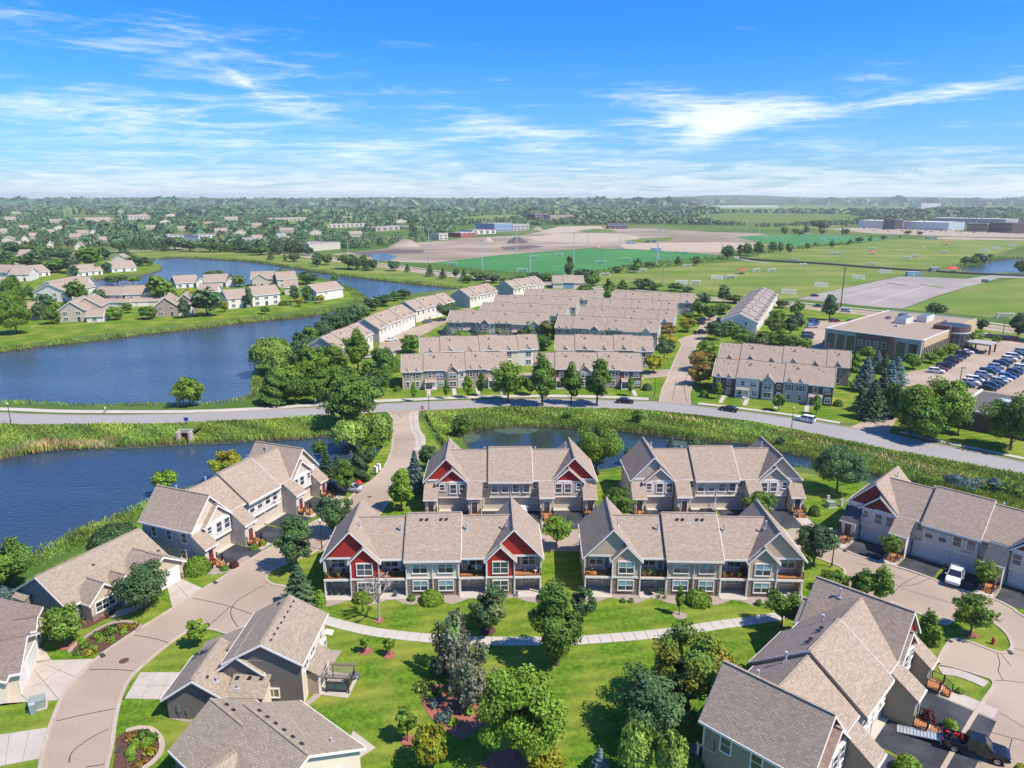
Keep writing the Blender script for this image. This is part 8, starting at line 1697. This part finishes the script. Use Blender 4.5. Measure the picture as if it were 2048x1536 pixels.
for i, c in enumerate(colB): f = i / 11; car('%s car, %s from the front in the right line of the office car park' % (c, ords[i]), 1975 + f * 84, 780 - f * 50, dA, ('sedan','suv')[i % 2], c, group='cars in the right line of the office car park')
for i, (x, y, c) in enumerate([(1972,674,'white'),(1987,677,'grey'),(1998,678,'maroon'),(2010,680,'navy'),(2021,681,'navy'),(2034,683,'maroon'),(2046,685,'green')]): car('%s car, %s from the left in the row by the arterial road' % (c, ords[i]), x, y, -1.0, 'suv' if i % 2 else 'sedan', c, group='cars in the row by the arterial road')
for i in range(34):
 x = 1728 + i * 9.6 + rnd.uniform(-2, 2); y = 457.5 + i * .19 + (i % 3) * 1.8
 c = G(x, y); col = list(PAINTS)[i % 8]; m = MB(); m.box(-2.3, 2.3, -.9, .9, .3, .95, 'paint_' + col); m.hexa([(-1.6, -.8, .95), (1.1, -.8, .95), (1.1, .8, .95), (-1.6, .8, .95)], [(-1.2, -.65, 1.5), (.5, -.65, 1.5), (.5, .65, 1.5), (-1.2, .65, 1.5)], 'glass_car')
 for wx in (-1.4, 1.4):
  for wy in (-.85, .85): m.tube((wx, wy - .1, .33), (wx, wy + .1, .33), .33, .33, 'tyre', 8)
 o = m.build('parked_car', None, (c.x, c.y, .08), rnd.uniform(-.2, .2) + (1.5 if i % 2 else 0)); tag(o, 'small far car in the car park before the ribbed warehouses', 'car', 'cars before the ribbed warehouses')
# ramp and motorcycle at the black pickup
def local(T, x, y, z=0): a = T.rotation_euler.z; return (T.location.x + math.cos(a) * x - math.sin(a) * y, T.location.y + math.sin(a) * x + math.cos(a) * y, z)
RP = thing('loading_ramp', 'pale aluminium ramp leaning on the open bed of the black pickup', 'ramp', local(TR, -2.85, 0), a_ + math.pi); m = MB()
m.slab([(0, -.55, .62), (3.9, -.55, .10), (3.9, .55, .10), (0, .55, .62)], .05, 'pale_metal')
for s in (-.55, .55): m.beam((0, s, .66), (3.9, s, .14), .06, .12, 'pale_metal')
m.build('plate', RP); m = MB()
for i in range(12): x = .3 + i * .3; m.box(x, x + .05, -.5, .5, .62 - x * .1333 + .003, .62 - x * .1333 + .03, 'grey_metal')
m.build('tread', RP)
MC = thing('motorcycle', 'red motorcycle standing in the bed of the black pickup', 'motorcycle', local(TR, -1.75, .05, .67), a_); mat('moto_red', (.45, .02, .02), None, rough=.25, spec=.6)
for sx in (-.72, .72): m = MB(); m.tube((sx, -.06, .31), (sx, .06, .31), .31, .31, 'tyre', 16); m.tube((sx, -.07, .31), (sx, .07, .31), .17, .17, 'rim_metal', 10); m.build('wheel', MC)
m = MB(); m.hexa([(-.2, -.14, .55), (.4, -.12, .6), (.4, .12, .6), (-.2, .14, .55)], [(-.15, -.1, .88), (.35, -.1, .92), (.35, .1, .92), (-.15, .1, .88)], 'moto_red'); m.hexa([(.45, -.2, .55), (.75, -.1, .6), (.75, .1, .6), (.45, .2, .55)], [(.5, -.2, 1.1), (.62, -.12, 1.12), (.62, .12, 1.12), (.5, .2, 1.1)], 'moto_red'); m.box(-.85, -.5, -.12, .12, .66, .86, 'moto_red'); m.build('fairing', MC)
m = MB(); m.hexa([(-.75, -.12, .72), (-.15, -.1, .72), (-.15, .1, .72), (-.75, .12, .72)], [(-.75, -.1, .85), (-.15, -.08, .8), (-.15, .08, .8), (-.75, .1, .85)], 'black_metal'); m.box(-.25, .3, -.16, .16, .22, .55, 'grey_metal'); m.beam((.72, 0, .31), (.45, 0, 1.0), .1, .06, 'rim_metal'); m.beam((-.72, 0, .31), (-.1, 0, .5), .12, .06, 'black_metal'); m.build('seat', MC)
m = MB(); m.beam((.45, -.35, 1.02), (.45, .35, 1.02), .04, .04, 'black_metal'); m.build('handlebar', MC)
# ------------------------------------------------------------------ small things near by
def boxes(name, label, cat, x, y, parts, rz=0.0):
 T = thing(name, label, cat, G(x, y), rz)
 for pn, (x0, x1, y0, y1, z0, z1, m_) in parts: m = MB(); m.box(x0, x1, y0, y1, z0, z1, m_); m.build(pn, T)
 return T
mat('transformer_green', (.26, .30, .25), None, rough=.5)
boxes('transformer_box', 'grey green electrical transformer on the lawn by the road', 'utility box', 76, 1414, [('cabinet', (-.7, .7, -.6, .6, .08, 1.0, 'transformer_green')), ('lid', (-.75, .75, -.65, .65, 1.0, 1.08, 'transformer_green')), ('pad', (-.9, .9, -.8, .8, 0, .08, 'concrete'))], .5)
boxes('utility_pedestal', 'small pale pedestal beside the transformer', 'utility box', 67, 1427, [('cabinet', (-.25, .25, -.2, .2, 0, 1.1, 'transformer_green')), ('cap', (-.28, .28, -.23, .23, 1.1, 1.18, 'pale_metal'))], .4)
boxes('transformer_box', 'grey transformer between the beige and dark red blocks', 'utility box', 1661, 1013, [('cabinet', (-.7, .7, -.6, .6, .08, .95, 'transformer_green')), ('lid', (-.75, .75, -.65, .65, .95, 1.02, 'transformer_green')), ('pad', (-.9, .9, -.8, .8, 0, .08, 'concrete'))], .2)
boxes('utility_pedestal', 'pale pedestal left of the grey transformer', 'utility box', 1656, 1003, [('cabinet', (-.2, .2, -.2, .2, 0, 1.1, 'trim_cream')), ('cap', (-.23, .23, -.23, .23, 1.1, 1.16, 'pale_metal'))]); boxes('utility_pedestal', 'pale pedestal right of the grey transformer', 'utility box', 1683, 1012, [('cabinet', (-.2, .2, -.2, .2, 0, 1.2, 'trim_cream')), ('cap', (-.23, .23, -.23, .23, 1.2, 1.26, 'pale_metal'))])
boxes('mailbox_cluster', 'white cluster mailboxes beside the access road, left unit', 'mailbox', 752, 949, [('cabinet', (-.4, .4, -.25, .25, .5, 1.7, 'trim_white')), ('stand', (-.15, .15, -.12, .12, 0, .5, 'grey_metal'))], -.6); boxes('mailbox_cluster', 'white cluster mailboxes beside the access road, right unit', 'mailbox', 758, 944, [('cabinet', (-.4, .4, -.25, .25, .5, 1.7, 'trim_white')), ('stand', (-.15, .15, -.12, .12, 0, .5, 'grey_metal'))], -.6)
T = thing('fire_hydrant', 'dark red fire hydrant on the teardrop island', 'hydrant', G(1985, 1288)); m = MB(); m.tube((0, 0, 0), (0, 0, .75), .16, .14, 'hydrant_red', 10); m.tube((0, 0, 0), (0, 0, .08), .24, .24, 'hydrant_red', 10); m.build('barrel', T); m = MB(); m.ball((0, 0, .8), .17, .17, .15, 'hydrant_red'); m.build('bonnet', T); m = MB(); m.tube((-.27, 0, .52), (.27, 0, .52), .07, .07, 'hydrant_red', 8); m.tube((0, -.26, .5), (0, 0, .5), .09, .09, 'hydrant_red', 8); m.build('nozzle', T)
T = thing('umbrella', 'round red umbrella beside the silver car by the access road', 'umbrella', G(718, 978)); m = MB(); m.hexa([(0.7 * math.cos(6.283 * i / 12), 0.7 * math.sin(6.283 * i / 12), 1.3) for i in range(12)], [(.1 * math.cos(6.283 * i / 12), .1 * math.sin(6.283 * i / 12), 1.85) for i in range(12)], 'sign_red'); m.build('canopy', T); m = MB(); m.tube((0, 0, 0), (0, 0, 1.8), .04, .04, 'grey_metal'); m.build('pole', T)
boxes('patio_table', 'grey patio table on the slab beside the pergola', 'table', 706, 1362, [('top', (-.7, .7, -.5, .5, .7, .76, 'grey_metal')), ('leg', (-.6, -.5, -.4, -.3, .07, .7, 'grey_metal')), ('leg', (.5, .6, -.4, -.3, .07, .7, 'grey_metal')), ('leg', (-.6, -.5, .3, .4, .07, .7, 'grey_metal')), ('leg', (.5, .6, .3, .4, .07, .7, 'grey_metal'))], .9)
# deck and patio furniture
def chair_obj(label, loc, rz, m_='black_metal'):
 T = thing('patio_chair', label, 'chair', loc, rz)
 for n_, b_ in (('seat', (-.27, .27, -.27, .27, .40, .46, m_)), ('backrest', (-.27, .27, .22, .28, .46, 1.0, m_)), ('leg', (-.26, -.21, -.26, -.21, 0, .4, m_)), ('leg', (.21, .26, -.26, -.21, 0, .4, m_)), ('leg', (-.26, -.21, .21, .26, 0, .4, m_)), ('leg', (.21, .26, .21, .26, 0, .4, m_))):
  m = MB(); m.box(*b_); m.build(n_, T)
def table_obj(label, loc, r=.5, m_='black_metal'):
 T = thing('patio_table', label, 'table', loc); m = MB(); m.tube((0, 0, .7), (0, 0, .74), r, r, m_, 14); m.build('top', T); m = MB(); m.tube((0, 0, 0), (0, 0, .7), .05, .05, m_); m.tube((0, 0, 0), (0, 0, .05), .25, .25, m_, 10); m.build('stand', T)
def planter(label, loc, m_='leaf_green', s=.5):
 T = thing('flower_pot', label, 'plant', loc); m = MB(); m.tube((0, 0, 0), (0, 0, .35), .16, .22, 'brick_red', 10); m.build('pot', T); put('foliage', crown_mesh('shrub', m_, 90, .13, s * 1.3, s, 3), T, (0, 0, .33))
def at(b, x, y, z): p = frame_pt(b, x, y); return (p[0], p[1], z)
D3, P3 = 2.76, .1
k = [('F1','front red',14.3,'leftmost'),('F1','front red',5.3,'second'),('F1','front red',-5.3,'third'),('F1','front red',-13.0,'rightmost'),('F3','sage',13.3,'leftmost'),('F3','sage',5.3,'second'),('F3','sage',-5.3,'third')]
chair_obj('dark chair, left on the leftmost deck of the front red block', at('F1', 14.1, 4.3, D3), R(10)); chair_obj('dark chair, right on the leftmost deck of the front red block', at('F1', 12.4, 4.6, D3), R(-20)); table_obj('round dark table on the leftmost deck of the front red block', at('F1', 13.3, 4.7, D3))
planter('flower pot with red flowers on the leftmost deck of the front red block', at('F1', 11.5, 4.9, D3), 'leaf_red'); planter('leafy pot at the outer corner of the leftmost deck', at('F1', 14.5, 5.0, D3)); planter('potted plant on the rail side of the leftmost deck', at('F1', 12.9, 5.1, D3), 'leaf_bright')
table_obj('dark table on the second deck of the front red block', at('F1', 5.2, 4.6, D3), .6); chair_obj('dark chair left of the table on the second red block deck', at('F1', 6.2, 4.6, D3), R(80)); chair_obj('dark chair right of the table on the second red block deck', at('F1', 4.3, 4.6, D3), R(-80)); chair_obj('tan chair at the left end of the second red block deck', at('F1', 7.0, 4.9, D3), R(40), 'wood_deck')
table_obj('low table on the third deck of the front red block', at('F1', -5.6, 4.5, D3), .4); chair_obj('black chair at the right end of the third red block deck', at('F1', -6.9, 4.4, D3), R(-30)); chair_obj('black chair left of the folded umbrella on the third deck', at('F1', -5.0, 4.3, D3), R(20))
chair_obj('pale lounge chair on the rightmost deck of the front red block', at('F1', -14.1, 4.6, D3), R(-50), 'trim_cream'); chair_obj('tan chair on the rightmost deck of the front red block', at('F1', -12.8, 4.2, D3), R(10), 'door_tan')
for i, x in enumerate((14.1, 13.3, 12.4)): chair_obj('dark patio chair, %s of three under the leftmost deck of the front red block' % ['left', 'middle', 'right'][i], at('F1', x, 5.0, P3), R(180))
chair_obj('white adirondack chair on the rightmost patio of the front red block', at('F1', -11.6, 6.1, P3), R(150), 'trim_white'); chair_obj('grey chair on the second patio of the front red block', at('F1', 5.2, 5.6, P3), R(170), 'grey_metal')
for b, x, l in (('F3', 13.9, 'black kettle grill on the leftmost deck of the sage block'), ('F3', 11.6, 'black round grill near the door of the leftmost sage deck')):
 T = thing('grill', l, 'grill', at(b, x, 4.9, D3)); m = MB(); m.ball((0, 0, .75), .3, .3, .25, 'black_metal', 10, 6); m.build('bowl', T, smooth=True); m = MB()
 for q_ in range(3): m.tube((.2 * math.cos(q_ * 2.1), .2 * math.sin(q_ * 2.1), 0), (.08 * math.cos(q_ * 2.1), .08 * math.sin(q_ * 2.1), .6), .02, .02, 'black_metal', 5)
 m.build('legs', T)
for i, x in enumerate((6.9, 6.0, 5.2, 4.3)): planter('leafy planter, %s from the left on the second sage deck' % ords[i], at('F3', x, 5.0, D3), ('leaf_green','leaf_bright')[i % 2], .7)
for i, x in enumerate((-4.1, -5.2, -6.2)): planter('flowering planter, %s from the left on the third sage deck' % ords[i], at('F3', x, 5.0, D3), ('leaf_bright','leaf_red','leaf_yellow')[i], .6)
chair_obj('dark chair among the planters of the third sage deck', at('F3', -6.9, 4.4, D3), R(0)); table_obj('table on the second patio of the sage block', at('F3', 5.6, 5.4, P3), .6); planter('tall leafy potted plant on the second sage patio, left', at('F3', 4.7, 6.2, P3), 'leaf_green', 1.3); planter('tall leafy potted plant on the second sage patio, right', at('F3', 3.9, 6.3, P3), 'leaf_green', 1.2)
planter('purple flowering pot at the foot of the middle stairs of the coral block', at('BR', -4.6, -10.9, .06), 'leaf_red', .6); planter('blue grey pot by the railing of the middle stairs of the coral block', at('BR', -4.0, -9.4, .06), 'leaf_bluespruce', .6)
T = thing('folded_umbrella', 'closed cream umbrella on the third deck of the front red block', 'umbrella', at('F1', -5.9, 4.7, D3)); m = MB(); m.tube((0, 0, .9), (0, 0, 2.0), .16, .04, 'trim_cream', 8); m.build('canopy', T); m = MB(); m.tube((0, 0, 0), (0, 0, 2.05), .03, .03, 'grey_metal', 6); m.build('pole', T)
# people: one skinned body each
def person(label, loc, rz, shirt, legs_, stride=.25, ride=False):
 mat('skin', (.45, .28, .2), None, rough=.6); sh = mat('cloth_' + shirt[0], shirt[1], None, rough=.9); lg = mat('cloth_' + legs_[0], legs_[1], None, rough=.9)
 T = thing('person', label, 'person', loc, rz)
 hip = .95 if not ride else 1.0
 V = [(0, 0, hip), (0, 0, hip + .25), (.02 + (.15 if ride else 0), 0, hip + .52), (.04 + (.2 if ride else 0), 0, hip + .62), (.05 + (.22 if ride else 0), 0, hip + .78)]
 R_ = [.15, .14, .15, .055, .11]; E_ = [(0, 1), (1, 2), (2, 3), (3, 4)]
 for s in (-1, 1):
  k = len(V); f = s * stride; V += [(0, s * .1, hip - .05), (f * .5 + (.3 if ride else .04), s * .1, hip * .52 + (.05 * s if ride else 0)), (f if not ride else .1, s * .1, .09 if not ride else .35 + .1 * s), ((f if not ride else .1) + .18, s * .1, .05 if not ride else .3 + .1 * s)]; R_ += [.095, .065, .045, .045]; E_ += [(0, k), (k, k + 1), (k + 1, k + 2), (k + 2, k + 3)]
  k = len(V); q = V[2]; V += [(q[0], s * .2, q[2] - .02), (q[0] - f * .25 + (.2 if ride else .03), s * .25, q[2] - .28), (q[0] - f * .45 + (.4 if ride else .12), s * .22, q[2] - (.32 if ride else .5))]; R_ += [.055, .042, .035]; E_ += [(2, k), (k, k + 1), (k + 1, k + 2)]
 me = bpy.data.meshes.new('body'); me.from_pydata(V, E_, []); o = put('body', me, T); sk = o.modifiers.new('s', 'SKIN');
 for i, v in enumerate(me.skin_vertices[0].data): v.radius = (R_[i], R_[i]); v.use_root = (i == 0)
 o.modifiers.new('u', 'SUBSURF').levels = 1; o.modifiers['u'].render_levels = 1
 bpy.context.view_layer.update(); dg = bpy.context.evaluated_depsgraph_get(); m2 = bpy.data.meshes.new_from_object(o.evaluated_get(dg)); o.modifiers.clear(); o.data = m2; m2.materials.clear()
 for x in (MATS['skin'], sh, lg): m2.materials.append(x)
 hx = V[4]
 for p in m2.polygons:
  c = p.center; p.use_smooth = True
  p.material_index = 2 if c.z < hip + .02 and c.z > .12 and abs(c.y) < .19 else (1 if hip < c.z < hip + .6 and (abs(c.y) < .24 or c.z > hip + .35) else 0)
 h = MB(); h.ball((hx[0] - .01, 0, hx[2] + .03), .12, .11, .12, 'bark', 8, 6); h.build('hair', T, smooth=True); return T
wht = ('white', (.75, .75, .74)); dk = ('dark', (.03, .03, .05)); rd = ('red', (.4, .05, .05)); teal = ('teal', (.1, .3, .35))
p = G(211, 826); person('pedestrian in a white shirt walking on the trail by the lake', (p.x, p.y, .05), R(0), wht, dk)
p = G(1970, 708); person('person in red walking in the office car park', (p.x, p.y, .05), R(200), rd, dk)
def bicycle(label, loc, rz):
 T = thing('bicycle', label, 'bicycle', loc, rz)
 for sx in (-.52, .52):
  m = MB()
  for i in range(16): a, b = 6.283 * i / 16, 6.283 * (i + 1) / 16; m.beam((sx + .33 * math.cos(a), 0, .34 + .33 * math.sin(a)), (sx + .33 * math.cos(b), 0, .34 + .33 * math.sin(b)), .04, .04, 'tyre')
  for i in range(6): a = 3.1416 * i / 6; m.beam((sx + .32 * math.cos(a), 0, .34 + .32 * math.sin(a)), (sx - .32 * math.cos(a), 0, .34 - .32 * math.sin(a)), .008, .008, 'rim_metal')
  m.build('wheel', T)
 m = MB()
 for a, b in (((-.52, 0, .34), (-.1, 0, .35)), ((-.52, 0, .34), (-.2, 0, .8)), ((-.1, 0, .35), (-.22, 0, .95)), ((-.2, 0, .8), (.36, 0, .85)), ((-.1, 0, .35), (.38, 0, .8)), ((.52, 0, .34), (.36, 0, 1.0))): m.beam(a, b, .04, .04, 'black_metal')
 m.build('frame', T); m = MB(); m.box(-.34, -.1, -.07, .07, .94, 1.0, 'black_metal'); m.build('saddle', T); m = MB(); m.beam((.36, -.24, 1.0), (.36, .24, 1.0), .035, .035, 'black_metal'); m.build('handlebar', T)
for x, y, s_, l, l2 in ((641, 818, teal, 'cyclist in teal riding on the main road by the big cottonwood', 'bicycle ridden on the main road'), (632, 810, wht, 'cyclist in white riding on the trail by the big cottonwood', 'bicycle ridden on the trail')):
 p = G(x, y); bicycle(l2, (p.x, p.y, .06), R(5)); person(l, (p.x - .2, p.y, .06), R(5), s_, dk, .12, True)
# ------------------------------------------------------------------ air
def haze():
 m = bpy.data.materials.new('haze'); m.use_nodes = True; nt = m.node_tree; nt.nodes.clear()
 v = nt.nodes.new('ShaderNodeVolumePrincipled'); o = nt.nodes.new('ShaderNodeOutputMaterial'); nt.links.new(v.outputs[0], o.inputs['Volume'])
 v.inputs['Color'].default_value = (.98, .97, .93, 1); v.inputs['Density'].default_value = HAZE_D; v.inputs['Anisotropy'].default_value = .2
 mb = MB(); MATS['haze'] = m; mb.box(-14500, 14500, -600, 16500, -3, 130, 'haze'); ob = mb.build('haze'); ob['kind'] = 'stuff'; ob['label'] = 'pale summer haze over the plain'
HAZE_D = 0.85e-4
haze()
# order words for alike things in a row
def order_labels(objs, fmt):
 objs = sorted(objs, key=lambda o: pix(o.location.x, o.location.y, 0)[0]); n_ = len(objs)
 w1 = ['first','second','third','fourth','fifth','sixth','seventh','eighth','ninth','tenth','eleventh','twelfth','thirteenth','fourteenth','fifteenth','sixteenth','seventeenth','eighteenth','nineteenth','twentieth']
 for i, o in enumerate(objs):
  if i < n_ / 2: w = w1[i] if i < 20 else '%dth' % (i + 1); side = 'left'
  else: j = n_ - 1 - i; w = w1[j] if j < 20 else '%dth' % (j + 1); side = 'right'
  o['label'] = fmt(o, w, side)
gr = {}
for o in bpy.data.objects:
 if o.parent is None and o.get('category') and o.get('group'): gr.setdefault((o['group'], o['label']), []).append(o)
for (g_, l_), os_ in gr.items():
 if len(os_) < 2 or 'wooded suburb' in g_: continue
 if g_.startswith('white soccer'):
  z_ = {}
  for o in os_: z_.setdefault(o['zone'], []).append(o)
  for z, oo in z_.items(): order_labels(oo, lambda o, w, s: 'white soccer goal, %s from the %s %s' % (w, s, z))
  for o in os_: del o['zone']
 else: order_labels(os_, lambda o, w, s: '%s, %s from the %s' % (l_, w, s))
